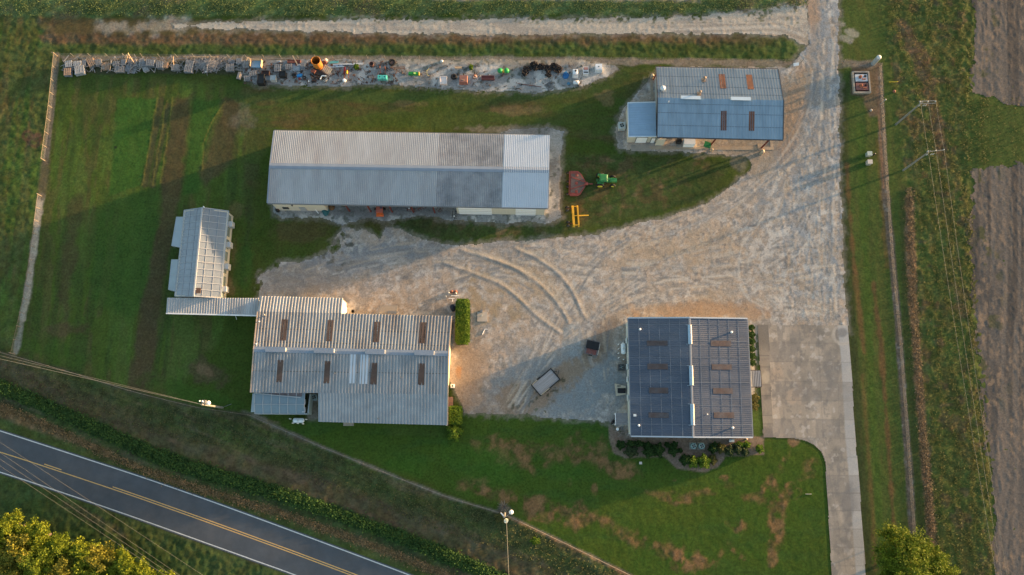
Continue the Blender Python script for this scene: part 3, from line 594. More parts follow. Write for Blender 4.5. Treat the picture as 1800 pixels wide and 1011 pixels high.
# --- road and its markings
def strip(name, A, B, z, mat, t0=0.0, t1=1.0, n=90):
    """ribbon between two plan polylines"""
    def res(pl):
        p = np.array([P2(*q) for q in catmull(pl, 10)]); s = np.concatenate([[0], np.cumsum(np.hypot(*np.diff(p, axis=0).T))]); t = np.linspace(t0, t1, n)*s[-1]
        return np.stack([np.interp(t, s, p[:, 0]), np.interp(t, s, p[:, 1])], 1)
    a, b = res(A), res(B); m = MB()
    m.v = [(x, y, z) for x, y in b]+[(x, y, z) for x, y in a]; m.f = [(i, i+1, n+i+1, n+i) for i in range(n-1)]
    return struct(m.build(name, mat))
def lerp_pl(A, B, t):
    f = lambda pl: np.array(catmull(pl, 10))
    a, b = f(A), f(B); s = np.linspace(0, 1, 60)
    q = lambda p: np.stack([np.interp(s*(len(p)-1), np.arange(len(p)), p[:, k]) for k in (0, 1)], 1)
    return q(a), q(b)
def rd_line(f):
    """world polyline at fraction f across the road (0 north edge line, 1 south edge line)"""
    us = np.linspace(-150, 1000, 116); n_ = np.array(catmull(ROAD_N, 10)); s_ = np.array(catmull(ROAD_S, 10)); pts = []
    for u in us:
        vn = np.interp(u, n_[:, 0], n_[:, 1]); pn = np.array(P2(u, vn)); pts.append(pn)
    pts = np.array(pts); sw_ = np.array([P2(*q) for q in s_]); out = []
    d = np.gradient(pts, axis=0); d /= np.hypot(d[:, 0], d[:, 1])[:, None]; nrm = np.stack([d[:, 1], -d[:, 0]], 1)
    for p, q in zip(pts, nrm):
        rel = sw_-p; along = rel@np.array([-q[1], q[0]]); i = np.argsort(abs(along))[:2]; w_ = (rel@q)[i].mean(); out.append(p+q*w_*f)
    return np.array(out), nrm
def ribbon(name, f, half, z, mat, i0=0, i1=None):
    c, nrm = rd_line(f); c, nrm = c[i0:i1], nrm[i0:i1]; n = len(c); m = MB()
    m.v = [(*(p+q*half), z) for p, q in zip(c, nrm)]+[(*(p-q*half), z) for p, q in zip(c, nrm)]; m.f = [(i, i+1, n+i+1, n+i) for i in range(n-1)]
    return struct(m.build(name, mat))
ASPH = M('asphalt', (.063, .076, .093), .85, 0, .2, .35, .2, 14, col2=(.080, .088, .100), stretch=(1, 1, 1))
ca, na = rd_line(-.045); cb, nb_ = rd_line(1.045); m = MB(); n = len(ca)
m.v = [(*p, .006) for p in cb]+[(*p, .006) for p in ca]; m.f = [(i, i+1, n+i+1, n+i) for i in range(n-1)]
struct(m.build('road', ASPH))
WHITE_L = M('road_paint_white', (.52, .55, .56), .7, 0, .25, 3); YEL_L = M('road_paint_yellow', (.55, .36, .13), .7, 0, .25, 3)
ribbon('edge_line', 0, .075, .011, WHITE_L); ribbon('edge_line', 1, .075, .011, WHITE_L)
ribbon('centre_line', .515, .07, .011, YEL_L)
ribbon('centre_line', .460, .07, .011, YEL_L, 36, None); ribbon('centre_line', .460, .07, .011, YEL_L, 24, 28)

# --- concrete driveway, walk
def conc_paint(col, x, y, u, v):
    a5 = fbm(x, y, 5, 5, 421); b5 = fbm(x, y*.4, 2.2, 4, 431); col[...] = (.30, .265, .225)
    mixc(col, (.195, .18, .16), sstep(.45, .60, a5)*.85); mixc(col, (.40, .35, .295), sstep(.54, .64, b5)*.65); mixc(col, (.175, .17, .165), sstep(.56, .68, fbm(x*1.5, y*.5, 1.6, 4, 435))*.6); mixc(col, (.37, .30, .235), sstep(.5, .64, fbm(x, y, 3.2, 4, 437))*sstep(1470, 1400, u)*.6); mixc(col, (.15, .145, .14), sstep(.56, .64, fbm(x, y, .8, 4, 439))*.45)
    mixc(col, (.46, .43, .40), sstep(.66, .72, fbm(x, y, .9, 3, 441))*.5)
    jx = [1395, 1437, 1470]; ed = np.interp(v, [570, 640, 770, 860, 1030], [1490, 1497, 1504, 1512, 1524])
    mixc(col, (.36, .37, .38), sstep(1.5, -1.5, abs(u-ed+9)-9+(n_c-.5)*2)*.75)
    for k, jv in enumerate((603, 636, 671, 704, 737, 770, 803, 835, 866, 897, 929, 961, 994, 1028)):
        lo = 1340 if jv < 780 else 1400
        jt = sstep(1.3, .4, abs(v-jv-(u-1400)*.01)); mixc(col, (.13, .125, .12), jt*.32)
        tone = vnoise(np.full(x.shape, k*3.7), np.floor((u-1350)/42.0)*5.1, 451); mixc(col, (.19, .18, .17), sstep(.3, .8, tone)*((v > jv) & (v < jv+33))*.5)
    mixc(col, (.11, .11, .11), sstep(1.2, .4, abs(u-np.interp(v, [570, 770, 1030], [1437, 1447, 1492])))*.25)
    mixc(col, (.11, .11, .11), sstep(1.2, .4, abs(u-np.interp(v, [570, 770], [1470, 1476])))*(v < 760)*.25)
    mixc(col, (.16, .16, .165), sstep(11, 6, np.hypot(u-1480, (v-585)*1.1)+(n_b-.5)*4)*.7); mixc(col, (.40, .37, .33), sstep(4, 1, abs(np.hypot(u-1482, v-588)-17))*.6)
    mixc(col, (.17, .165, .16), sstep(.55, .7, fbm(x, y, 3, 4, 461))*blob(1420, 660, 70, 60, 0, .5)*.5)
    mixc(col, (.15, .15, .155), blob(1490, 900, 12, 70, 3, .7)*.5)
sheet('concrete_driveway', lambda: poly_sd(CONC, U, V_)+(n_c-.5)*1.2, (1335, 560, 1545, 1120), conc_paint, .034, ground_mat('concrete', .88, 1.1, 4, rough=.85, bump=.1, dist=.01), None, .13)
WALK = [(1331, 570), (1351, 570.5), (1360, 770), (1341, 770)]
def walk_paint(col, x, y, u, v):
    col[...] = (.25, .225, .195); mixc(col, (.15, .14, .135), sstep(.42, .62, fbm(x, y, 2.5, 4, 471))*.8); mixc(col, (.12, .115, .11), sstep(625, 600, v)*.6)
    mixc(col, (.40, .36, .30), blob(1346, 664, 8, 12, 0, .3)*.7)
    for jv in (625, 645, 677, 696, 730, 745): mixc(col, (.10, .10, .10), sstep(1.2, .3, abs(v-jv))*.6)
sheet('concrete_walk', lambda: poly_sd(WALK, U, V_)+(n_c-.5)*1.0, (1325, 562, 1368, 776), walk_paint, .040, MATS.get('walk') or ground_mat('walk', .88, 1.1, 4, rough=.85, bump=.1, dist=.01), None, .13)
# ---------------------------------------------------------------- buildings
GALV = M('galvanised_roof', (.35, .385, .42), .55, .1, .16, .5, col2=(.29, .305, .325), stretch=(1, .25, 1))
GALV_STAIN = M('galvanised_roof_stained', (.27, .29, .315), .55, .1, .25, .6, col2=(.17, .19, .215))
GALV_NEW = M('galvanised_roof_new', (.50, .56, .63), .42, .15, .06, .4)
BLUE_GALV = M('blue_grey_roof', (.25, .335, .42), .5, .05, .2, .5, col2=(.205, .285, .365), stretch=(1.6, .25, 1))
SLATE_R = M('slate_blue_roof', (.066, .088, .128), .5, 0, .2, .35, col2=(.11, .122, .15), stretch=(.4, 1.4, 1))
PALE_BLUE = M('pale_blue_roof', (.27, .38, .50), .45, .1, .09, .6)
CREAM = M('cream_siding', (.55, .51, .42), .6, 0, .07, 1.2, stretch=(3, 3, .3))
PALE_W = M('white_siding', (.62, .62, .60), .6, 0, .07, 1.2)
WHITE = M('white_paint', (.78, .79, .80), .5, 0, .05, 2)
TRIM_D = M('dark_trim', (.05, .055, .065), .5, 0, .1, 2)
BLUE_TRIM = M('blue_grey_ridge', (.20, .25, .32), .5, .1, .12, .6)
SKYL = M('brown_skylight', (.070, .048, .040), .6, 0, .3, 1.0, col2=(.11, .075, .06))
SKYL_R = M('rusty_skylight', (.15, .065, .04), .7, 0, .3, 1.5, col2=(.06, .035, .03))
RED_ST = M('red_oxide_steel', (.13, .03, .025), .7, 0, .25, 2)
CONCR = M('plain_concrete', (.30, .27, .23), .85, 0, .15, 1.5, .15, 10, col2=(.22, .205, .185))
DARKM = M('black_steel', (.02, .021, .023), .6, 0, .3, 2)
GREYM = M('grey_steel', (.20, .205, .21), .5, .4, .15, 2)
GLAZ_SHADE = M('shadow_dimmed_glazing', (.20, .24, .28), .4, 0, .12, .35, col2=(.16, .19, .225))  # east roof half, colour darkened in place of the barn's shadow
GLAZ_OLD = M('clouded_glazing', (.26, .30, .345), .4, 0, .12, .5, col2=(.21, .23, .26))
BAR = M('glazing_bar', (.34, .37, .40), .5, 0, .06, 2)
DARKGL = M('dark_opening', (.012, .014, .017), .35, 0, .2, 1)
WOODG = M('grey_wood', (.20, .19, .185), .85, 0, .3, 3, .2, 12, col2=(.12, .115, .11))
BROWNW = M('tan_board', (.36, .24, .14), .8, 0, .2, 2)

def quad_on(m, a, b, c, d, s0, s1, t0, t1, lift, th=.05):
    """panel lying on the slope a-b (bottom) c-d (top): s along the eave, t up the slope"""
    a, b, c, d = map(Vector, (a, b, c, d))
    f = lambda s, t: a.lerp(b, s).lerp(d.lerp(c, s), t)
    n = (b-a).cross(d-a).normalized(); n = -n if n.z < 0 else n
    m.slab([tuple(f(s, t)+n*lift) for s, t in ((s0, t0), (s1, t0), (s1, t1), (s0, t1))], th)
def on_slope(a, b, c, d, u, v):
    """s,t of the photo pixel u,v on the slope a-b-c-d"""
    q = [UVz(p) for p in (a, b, c, d)]; s = t = .5
    for _ in range(30):
        px = [(1-s)*(1-t)*q[0][k]+s*(1-t)*q[1][k]+s*t*q[2][k]+(1-s)*t*q[3][k] for k in (0, 1)]
        ds = [(1-t)*(q[1][k]-q[0][k])+t*(q[2][k]-q[3][k]) for k in (0, 1)]; dt = [(1-s)*(q[3][k]-q[0][k])+s*(q[2][k]-q[1][k]) for k in (0, 1)]
        det = ds[0]*dt[1]-ds[1]*dt[0]; ex, ey = u-px[0], v-px[1]
        s += (ex*dt[1]-ey*dt[0])/det; t += (ds[0]*ey-ds[1]*ex)/det
    return s, t
def UVz(p):
    x, y, z = p; h = H-z; d = y*st+h*ct
    return 900+FPX*x/d, 505.5-FPX*(y*ct-h*st)/d
def pt_slope(a, b, c, d, u, v):
    s, t = on_slope(a, b, c, d, u, v); a, b, c, d = map(Vector, (a, b, c, d)); return a.lerp(b, s).lerp(d.lerp(c, s), t)
def inset(p, q, d):
    """move p towards q by d metres"""
    v = Vector(q)-Vector(p); return tuple(Vector(p)+v.normalized()*d)
def panel_on(mb, slope, u0, v0, u1, v1, lift, th=.05):
    s0, t0 = on_slope(*slope, (u0+u1)/2-abs(u1-u0)/2, (v0+v1)/2); s1, t1 = on_slope(*slope, (u0+u1)/2+abs(u1-u0)/2, (v0+v1)/2)
    sa, ta = on_slope(*slope, (u0+u1)/2, v0); sb, tb = on_slope(*slope, (u0+u1)/2, v1)
    ss, tt = sorted((s0, s1, sa, sb)), sorted((t0, t1, ta, tb)); quad_on(mb, *slope, ss[0], ss[-1], tt[0], tt[-1], lift, th)
def wall_ring(mb, pts, z0, z1, th=.14):
    """walls round a plan polygon given counter-clockwise (outer faces)"""
    n = len(pts)
    for i in range(n): mb.wall(pts[i], pts[(i+1) % n], z0, z1[i] if isinstance(z1, (list, tuple)) else z1, th)
def shrink(pts, d):
    c = sum((Vector(p[:2]) for p in pts), Vector((0, 0)))/len(pts)
    return [tuple(Vector(p[:2])+(c-Vector(p[:2])).normalized()*d*1.414) for p in pts]

# ===== long machine barn
zE, zR = 4.6, 5.6
A, B, Cc, D = P(482, 230, zE), P(966, 238, zE), P(963, 366, zE), P(470, 357, zE); R0, R1 = P(474.5, 291.5, zR), P(964.5, 299.5, zR)
barn = thing('machine_barn', 'long open-fronted machine barn with ribbed galvanised roof, brighter new sheeting at one end', 'barn', ((A[0]+Cc[0])/2, (A[1]+Cc[1])/2, 0))
L_ = lambda p, q, t: tuple(Vector(p).lerp(Vector(q), t))
cuts = [0, .60, .836, 1]; ribs = [90, 36, 25]; rm = [GALV, GALV_STAIN, GALV_NEW]
for i in range(3):
    t0, t1 = cuts[i], cuts[i+1]
    for (e0, e1, r0, r1) in ((A, B, R0, R1), (D, Cc, R0, R1)):
        m = MB(); lift = .02 if i == 2 else 0
        up = lambda p: (p[0], p[1], p[2]+lift)
        m.ribbed(up(L_(e0, e1, t0)), up(L_(e0, e1, t1)), up(L_(r0, r1, t1)), up(L_(r0, r1, t0)), ribs[i], .08)
        m.build('roof', rm[i], barn, True)
m = MB()
for e0, e1 in ((A, B), (D, Cc)):
    w0, w1 = L_(R0, e0, .075), L_(R1, e1, .075); m.face(*[(p[0], p[1], p[2]+.09) for p in (w0, w1, R1, R0)])
m.build('ridge_cap', BLUE_TRIM, barn, True)
for e0, r0 in ((A, R0), (D, R0), (B, R1), (Cc, R1)): m = MB(); m.beam((e0[0], e0[1], e0[2]+.02), (r0[0], r0[1], r0[2]+.04), .22, .12); m.build('rake_trim', BLUE_TRIM, barn, True)
m = MB(); m.beam((D[0], D[1]-.1, D[2]-.08), (Cc[0], Cc[1]-.1, Cc[2]-.08), .16, .14); m.beam((A[0], A[1]+.1, A[2]-.08), (B[0], B[1]+.1, B[2]-.08), .16, .14); m.build('gutter', GREYM, barn, True)
a, b, c, d = shrink([A, B, Cc, D], .35)
at_t = lambda t: (d[0]+(c[0]-d[0])*t, d[1]+(c[1]-d[1])*t)
m = MB(); m.wall(c, b, 0, zE-.15); m.wall(b, a, 0, zE-.15); m.wall(a, d, 0, zE-.15); m.wall(d, at_t(.19), 0, zE-.15); m.wall(at_t(.675), c, 0, zE-.15)
m.gable(c, b, (R1[0]-.3, R1[1], zR-.25), zE-.15); m.gable(a, d, (R0[0]+.3, R0[1], zR-.25), zE-.15)
for t in (.19, .675):
    q = at_t(t); m.wall(q if t < .5 else (q[0]+.14, q[1]), (q[0], q[1]+9.0) if t < .5 else (q[0]+.14, q[1]+9.0), 0, zE-.2)
m.build('wall', CREAM, barn, True)
def frontbox(parent, name, t0, t1, z0, z1, mat, off=.06, dep=.1, sub=None):
    p, q = at_t(t0), at_t(t1); m = MB(); m.beam((p[0], p[1]-off, (z0+z1)/2), (q[0], q[1]-off, (z0+z1)/2), dep, z1-z0); return m.build(name, mat, parent, True)
for t0, t1, z1 in ((.683, .805, 4.0), (.893, .968, 3.6)):
    dr = frontbox(barn, 'garage_door', t0, t1, .1, z1, WHITE, .08)
    m = MB()
    for k in range(1, 4): p, q = at_t(t0), at_t(t1); z = z1*k/4; m.beam((p[0], p[1]-.14, z), (q[0], q[1]-.14, z), .03, .03)
    o = m.build('door_seam', GREYM, None); o.parent = dr; o.location = -barn.location
frontbox(barn, 'door', .09, .113, .05, 2.1, M('grey_door', (.30, .32, .34), .5), .08)
frontbox(barn, 'window', .028, .05, 1.2, 2.0, DARKGL, .08); frontbox(barn, 'wall_lamp', .073, .078, 3.7, 4.0, TRIM_D, .2, .3)
for t in (.27, .35, .43, .51, .59): q = at_t(t); m = MB(); m.beam((q[0], q[1]+.05, 0), (q[0], q[1]+.05, zE-.2), .2); m.build('post', RED_ST, barn, True)
for t in (.2, .4): q = (R0[0]-.35, A[1]-2-t*12); m = MB(); m.box((a[0]-.3-t*.3, q[1], 3.2), (.5, .35, .4)); m.build('wall_bracket', WHITE, barn, True)

# ===== workshop with the lean extensions
zA, zR = 3.7, 4.85
NW1, NE1 = P(457, 520.5, 3.55), P(603, 524, 3.55)
NEm, NWm = P(600.5, 551, 4.05), P(452.8, 548, 4.05)
NE = P(794, 555.5, 4.05); R0, R1 = P(446, 614, zR), P(788.5, 621.5, zR)
SW0, SE0 = P(440.5, 690, 4.0), P(559.5, 690, 4.0); SWx, SEx = P(559.5, 741.5, 3.1), P(786.5, 747.5, 3.1); SEm = P(787, 693, 4.0)
shop = thing('workshop', 'big workshop under rusty-white ribbed roof with eight brown skylights and a lower rear extension', 'workshop', (P2(617, 625)[0], P2(617, 625)[1], 0))
sN = (NWm, NE, R1, R0)
m = MB(); m.ribbed(NWm, NE, R1, R0, 62, .09); m.build('roof', M('rust_white_roof', (.25, .27, .285), .55, .05, .2, .6, col2=(.17, .155, .15), stretch=(1, .3, 1)), shop, True)
m = MB(); m.ribbed(NW1, NE1, NEm, NWm, 27, .09); m.build('roof', M('annex_sheet', (.34, .35, .355), .55, .1, .2, .6, col2=(.26, .25, .24), stretch=(1, .3, 1)), shop, True)
sS = (SW0, SEm, R1, R0); sX = (SWx, SEx, SEm, SE0)
OLDR = M('weathered_roof', (.28, .30, .32), .55, .1, .22, .5, col2=(.19, .20, .215), stretch=(1, .3, 1))
m = MB(); m.ribbed(SW0, SEm, R1, R0, 62, .09); m.build('roof', OLDR, shop, True)
m = MB(); m.ribbed(SWx, SEx, SEm, SE0, 41, .09); m.build('roof', M('extension_roof', (.31, .335, .36), .55, .1, .14, .5, col2=(.25, .27, .29)), shop, True)
for u0, u1, v0, v1 in ((615, 625, 622, 674), (633, 647, 622, 675)): m = MB(); panel_on(m, sS, u0, v0, u1, v1, .075, .02); m.build('patch_sheet', GALV_NEW, shop, True)
for u0, v0, u1, v1 in ((494.5, 562, 504.5, 599), (574.5, 563, 585, 600), (656.5, 566, 667, 602), (737.5, 567, 748.5, 604)): m = MB(); panel_on(m, sN, u0, v0, u1, v1, .09); m.build('skylight', SKYL, shop, True)
for u0, v0, u1, v1 in ((487, 633, 498, 672), (569.5, 635, 580.5, 674), (651.5, 638, 662.5, 676), (735, 639, 746, 677)): m = MB(); panel_on(m, sS, u0, v0, u1, v1, .09); m.build('skylight', SKYL, shop, True)
for e0, e1, t in ((NWm, NE, .45), (SW0, SEm, .5), (NWm, NE, .8)):
    p, q = L_(e0, R0, t), L_(e1, R1, t); m = MB(); m.beam((p[0], p[1], p[2]+.012), (q[0], q[1], q[2]+.012), .09, .02); m.build('sheet_lap', M('lap_rust', (.12, .10, .09), .7, 0, .4, .8), shop, True)
rp = lambda u: L_(R0, R1, (u-446)/(788.5-446))
m = MB()
for (e0, e1) in ((NWm, NE), (SW0, SEm)):
    w0, w1 = L_(R0, e0, .07), L_(R1, e1, .07); m.face(*[(p[0], p[1], p[2]+.10) for p in (w0, w1, R1, R0)])
m.build('ridge_cap', BLUE_TRIM, shop, True)
for u0, u1 in ((468.5, 503), (553.5, 588), (643.5, 677), (729.5, 763)):
    p, q = rp(u0), rp(u1); m = MB(); m.beam((p[0], p[1], p[2]+.32), (q[0], q[1], q[2]+.32), .55, .34); m.beam((p[0], p[1], p[2]+.52), (q[0], q[1], q[2]+.52), .85, .05)
    v = m.build('ridge_vent', BLUE_TRIM, shop, True); m = MB()
    for e in (p, q): m.box((e[0], e[1], e[2]+.33), (.12, .62, .34)); o = m.build('end_plate', M('vent_end', (.50, .50, .48), .5), None); o.parent = v; o.location = -shop.location; m = MB()
pp = pt_slope(*sN, 467, 555); m = MB(); m.tube((pp.x, pp.y, pp.z), (pp.x, pp.y, pp.z+.9), .09); m.tube((pp.x, pp.y, pp.z+.9), (pp.x, pp.y, pp.z+1.05), .17, .05); m.build('flue_pipe', GREYM, shop, True)
for u, v in ((456, 565.5), (451, 605)): pp = pt_slope(*sN, u, v); m = MB(); m.tube(pp, (pp.x, pp.y, pp.z+.35), .09); m.build('vent_pipe', WHITE, shop, True)
for u, v in ((665, 736), (588, 657), (706, 664)): pp = pt_slope(*(sX if v > 695 else sS), u, v); m = MB(); m.tube(pp, (pp.x, pp.y, pp.z+.3), .1); m.build('vent_pipe', GREYM, shop, True)
w = [shrink([NWm, NE, SEm, SW0], .3)[k] for k in range(4)]; w1 = shrink([NW1, NE1, NEm, NWm], .0)
eE = lambda p: (p[0]-.22, p[1])
m = MB(); m.wall(eE(SEx), eE(SEm), 0, 3.0); m.wall(eE(SEm), eE(NE), 0, 3.85); m.gable(eE(SEm), eE(NE), (R1[0]-.22, R1[1], zR-.2), 3.85)
m.wall((NE[0]-.22, NE[1]-.3), (NEm[0]-.1, NEm[1]-.3), 0, 3.85); m.wall((NWm[0]+.3, NWm[1]-.3), (SW0[0]+.3, SW0[1]+.3), 0, 3.8); m.gable((NWm[0]+.3, NWm[1]-.3), (SW0[0]+.3, SW0[1]+.3), (R0[0]+.3, R0[1], zR-.2), 3.8)
m.wall((NE1[0]-.12, NE1[1]-.2), (NW1[0]+.2, NW1[1]-.2), 0, 3.35); m.wall((NW1[0]+.2, NW1[1]-.2), (NWm[0]+.2, NWm[1]-.3), 0, 3.4); m.wall((NEm[0]-.12, NEm[1]-.4), (NE1[0]-.12, NE1[1]-.2), 0, 3.45)
m.wall((SW0[0]+.3, SW0[1]+.3), (SE0[0]+.3, SE0[1]+.3), 0, 3.8); m.wall((SE0[0]+.2, SE0[1]+.3), (SWx[0]+.2, SWx[1]+.3), 0, 2.9); m.wall((SWx[0]+.2, SWx[1]+.3), (SEx[0]-.22, SEx[1]+.3), 0, 2.9)
m.build('wall', M('yellow_cream_siding', (.66, .58, .42), .6, 0, .07, 1.2), shop, True)
q = L_(NEm, NE1, .52); m = MB(); m.box((q[0]-.06, q[1]-.2, 1.1), (.1, 1.0, 2.1)); m.build('door', WHITE, shop, True)
m = MB(); m.beam((SEm[0]-.1, SEm[1]+.5, 3.3), (SEm[0]-.1, SEm[1]+6.5, 3.3), .2, .12); m.build('wall_trim', BROWNW, shop, True)
q = P(606.5, 746, .1); m = MB(); m.box((q[0]+.6, q[1]+.1, .12), (1.7, .7, .24)); m.build('step', CONCR, shop, True)
for p, q in ((SEx, SEm), (SEm, R1), (NE, R1), (SW0, R0), (NWm, R0)): m = MB(); m.beam((p[0], p[1], p[2]+.06), (q[0], q[1], q[2]+.06), .18, .1); m.build('rake_trim', M('rusty_cream_trim', (.42, .33, .25), .6, 0, .2, 1), shop, True)

# ===== covered passage
a, b, c, d = P(294, 523.5, 2.9), P(455, 524, 2.9), P(453, 555, 2.75), P(292, 551, 2.75)
pas = thing('covered_passage', 'narrow covered passage with ribbed pale roof between greenhouse and workshop', 'passage', (a[0], a[1], 0))
m = MB(); m.ribbed(a, b, c, d, 36, .05); m.build('roof', M('passage_roof', (.38, .39, .40), .5, .15, .14, .6, col2=(.28, .265, .26), stretch=(1, .3, 1)), pas, True)
m = MB(); m.beam((c[0], c[1], c[2]), (d[0], d[1], d[2]), .2, .16); m.build('gutter', M('white_gutter', (.7, .71, .72), .5), pas, True)
a1, b1, c1, d1 = [(a[0]+.2, a[1]-.2), (b[0]-.2, b[1]-.2), (c[0]-.2, c[1]+.3), (d[0]+.2, d[1]+.3)]
m = MB(); wall_ring(m, [d1, c1, b1, a1], 0, 2.62); m.build('wall', PALE_W, pas, True)

# ===== greenhouse
zE, zR = 2.7, 3.9
NWg, NEg, SEg, SWg = P(324, 369.5, zE), P(402, 371, zE), P(388, 524, zE), P(307.5, 521, zE); N0, S0 = P(356, 365, zR), P(340.5, 521, zR)
gh = thing('greenhouse', 'ridge-roofed greenhouse of clouded white glazing with two side awnings', 'greenhouse', (P2(357, 445)[0], P2(357, 445)[1], 0))
m = MB(); m.slab([NWg, SWg, S0, N0], .05); m.build('roof_glazing', GLAZ_OLD, gh, True)
m = MB(); m.slab([NEg, N0, S0, SEg], .05); m.build('roof_glazing', GLAZ_SHADE, gh, True)
m = MB(); m.beam((N0[0], N0[1], zR+.05), (S0[0], S0[1], zR+.05), .24, .14)
m.build('ridge_bar', BAR, gh, True)
m = MB()
for k in range(14):
    t = k/13
    for e0, e1, w in ((NEg, SEg, .10), (NWg, SWg, .07)):
        p, q = L_(e0, e1, t), L_(N0, S0, t); m.beam((p[0], p[1], p[2]+.04), (q[0], q[1], q[2]+.04), w, .07)
for e0, e1 in ((NEg, SEg), (NWg, SWg)):
    for t, w in ((0, .14), (.35, .05), (.7, .05)):
        p, q = L_(e0, N0, t), L_(e1, S0, t); m.beam((p[0], p[1], p[2]+.05), (q[0], q[1], q[2]+.05), w, .05)
m.build('glazing_bars', BAR, gh, True)
for k in range(24):
    t = .05+k/24*.92; p = L_(L_(NWg, N0, .12), L_(SWg, S0, .12), t); m = MB(); m.box((p[0], p[1], p[2]+.06), (.5, .16, .05)); m.build('louvre_slat', M('greyish_louvre', (.30, .32, .34), .6), gh, True)
a, b, c, d = [(NWg[0]+.1, NWg[1]-.15), (NEg[0]-.1, NEg[1]-.15), (SEg[0]-.1, SEg[1]), (SWg[0]+.1, SWg[1])]
m = MB(); m.wall(d, c, 0, 2.85); m.wall(c, b, 0, 2.8); m.wall(b, a, 0, 2.85); m.wall(a, d, 0, 2.8); m.gable(b, a, (N0[0], N0[1]-.15, zR-.1), 2.85); m.gable(d, c, (S0[0], S0[1], zR-.1), 2.85)
m.build('wall', M('greenhouse_wall', (.50, .47, .40), .5, 0, .15, 1), gh, True)
m = MB()
for k in range(7): q = L_(c, b, (k+.08)/7); r_ = L_(c, b, (k+.82)/7); m.beam((q[0]+.06, q[1], 1.9), (r_[0]+.06, r_[1], 1.9), .06, 1.4)
m.build('side_glazing', M('greenish_glass', (.16, .20, .20), .25, 0, .2, 1), gh, True)
for v in (391, 428, 467, 507):
    t = (v-370)/154; q = L_(b, c, t); m = MB(); m.box((q[0]+.42, q[1], 1.75), (.75, 1.0, 1.2), top=.92); bx = m.build('fan_box', M('galv_box', (.48, .50, .52), .45, .3, .1, 2), gh, True)
for v0, v1, u0, u1, w0 in ((381.5, 435, 325, 316, -15.0), (456.5, 512, 313, 307, -11.5)):
    p, q = P(u0, v0, 2.7), P(u1, v1, 2.7); p2, q2 = P(u0+w0, v0, 1.75), P(u1+w0+.5, v1-3, 1.75); m = MB(); m.slab([p, p2, q2, q], .05); aw = m.build('awning', M('awning_sheet', (.25, .32, .39), .4, 0, .08, .6), gh, True)
    m = MB(); m.beam(p2, q2, .07); m.beam(p, p2, .06); m.beam(q, q2, .06); m.beam(L_(p, q, .5), L_(p2, q2, .5), .05)
    for e in (p2, q2): m.tube((e[0]+.05, e[1], 0), (e[0]+.05, e[1], 1.72), .035, n=6)
    o = m.build('awning_frame', BAR, None); o.parent = aw; o.location = -gh.location
m = MB(); m.tube((N0[0]+.3, N0[1]+.05, zR), (N0[0]+.3, N0[1]+.05, zR+.4), .09); m.build('finial', WHITE, gh, True)
m = MB(); q = L_(S0, SEg, .12); m.box((q[0]+.2, q[1]+1.0, q[2]+.1), (.8, .9, .06)); m.build('patch', M('brown_patch', (.13, .075, .05), .7), gh, True)
for pts in ([(371, 420), (374, 446)], [(354, 462), (378, 464)]):
    sl_ = (SEg, NEg, N0, S0); m = MB(); p, q = pt_slope(*sl_, *pts[0]), pt_slope(*sl_, *pts[1]); m.beam((p.x, p.y, p.z+.015), (q.x, q.y, q.z+.015), .35, .02); m.build('stain', M('roof_stain', (.20, .215, .23), .5, 0, .3, 2), gh, True)

# ===== lean-to greenhouse on the workshop
a, b, c, d = P(448, 690.5, 3.4), P(536, 690.5, 3.4), P(535, 728, 2.3), P(448, 727.5, 2.3)
lg = thing('lean_to_greenhouse', 'low bluish glass lean-to with white glazing bars against the workshop wall', 'greenhouse', (P2(490, 715)[0], P2(490, 715)[1], 0))
mid0, mid1 = L_(a, d, .55), L_(b, c, .55); mid0 = (mid0[0], mid0[1], mid0[2]+.22); mid1 = (mid1[0], mid1[1], mid1[2]+.22)
m = MB(); m.slab([a, b, mid1, mid0], .04); m.slab([mid0, mid1, c, d], .04); m.build('roof_glazing', M('blue_glazing', (.17, .24, .29), .3, 0, .12, .5, col2=(.14, .20, .25)), lg, True)
m = MB()
for k in range(7):
    t = k/6; P_, Q_, R_ = L_(a, b, t), L_(mid0, mid1, t), L_(d, c, t)
    up = lambda p: (p[0], p[1], p[2]+.04)
    m.beam(up(P_), up(Q_), .09, .06); m.beam(up(Q_), up(R_), .09, .06)
for p, q in ((a, b), (d, c), (mid0, mid1)): m.beam((p[0], p[1], p[2]+.05), (q[0], q[1], q[2]+.05), .07, .05)
p, q = P(448, 691.5, 3.5), P(528, 699, 3.45); m.beam(p, q, .14, .08); m.build('glazing_bars', BAR, lg, True)
m = MB(); m.wall((d[0], d[1]), (c[0]+.6, c[1]), 0, 2.2); m.wall((c[0]+.6, c[1]), (b[0]+.6, b[1]-.1), 0, 2.2); m.wall((a[0]-.1, a[1]), (d[0]-.1, d[1]), 0, 2.2); m.build('wall', M('lean_to_wall', (.40, .46, .48), .5, 0, .12, 1), lg, True)
m = MB(); m.slab([(a[0]-.05, a[1], 2.9), (d[0]-.05, d[1]+.3, 2.2), (d[0]-.95, d[1]+.3, 1.5), (a[0]-.85, a[1], 1.9)], .04); m.build('awning', MATS['awning_sheet'], lg, True)
for v in (707, 721): q = P(534, v, 1.6); m = MB(); m.box((q[0]+.2, q[1], 2.25), (.5, .8, .5)); m.build('fan_box', MATS['galv_box'], lg, True)
m = MB(); m.slab([L_(a, b, .28)[:2]+(3.45,), L_(a, b, .95)[:2]+(3.45,), L_(L_(a, b, .95), L_(d, c, .95), .18)[:2]+(3.3,), L_(L_(a, b, .28), L_(d, c, .28), .08)[:2]+(3.38,)], .03); m.build('torn_sheet', M('torn_sheet', (.14, .12, .13), .6, 0, .4, 2), lg, True)

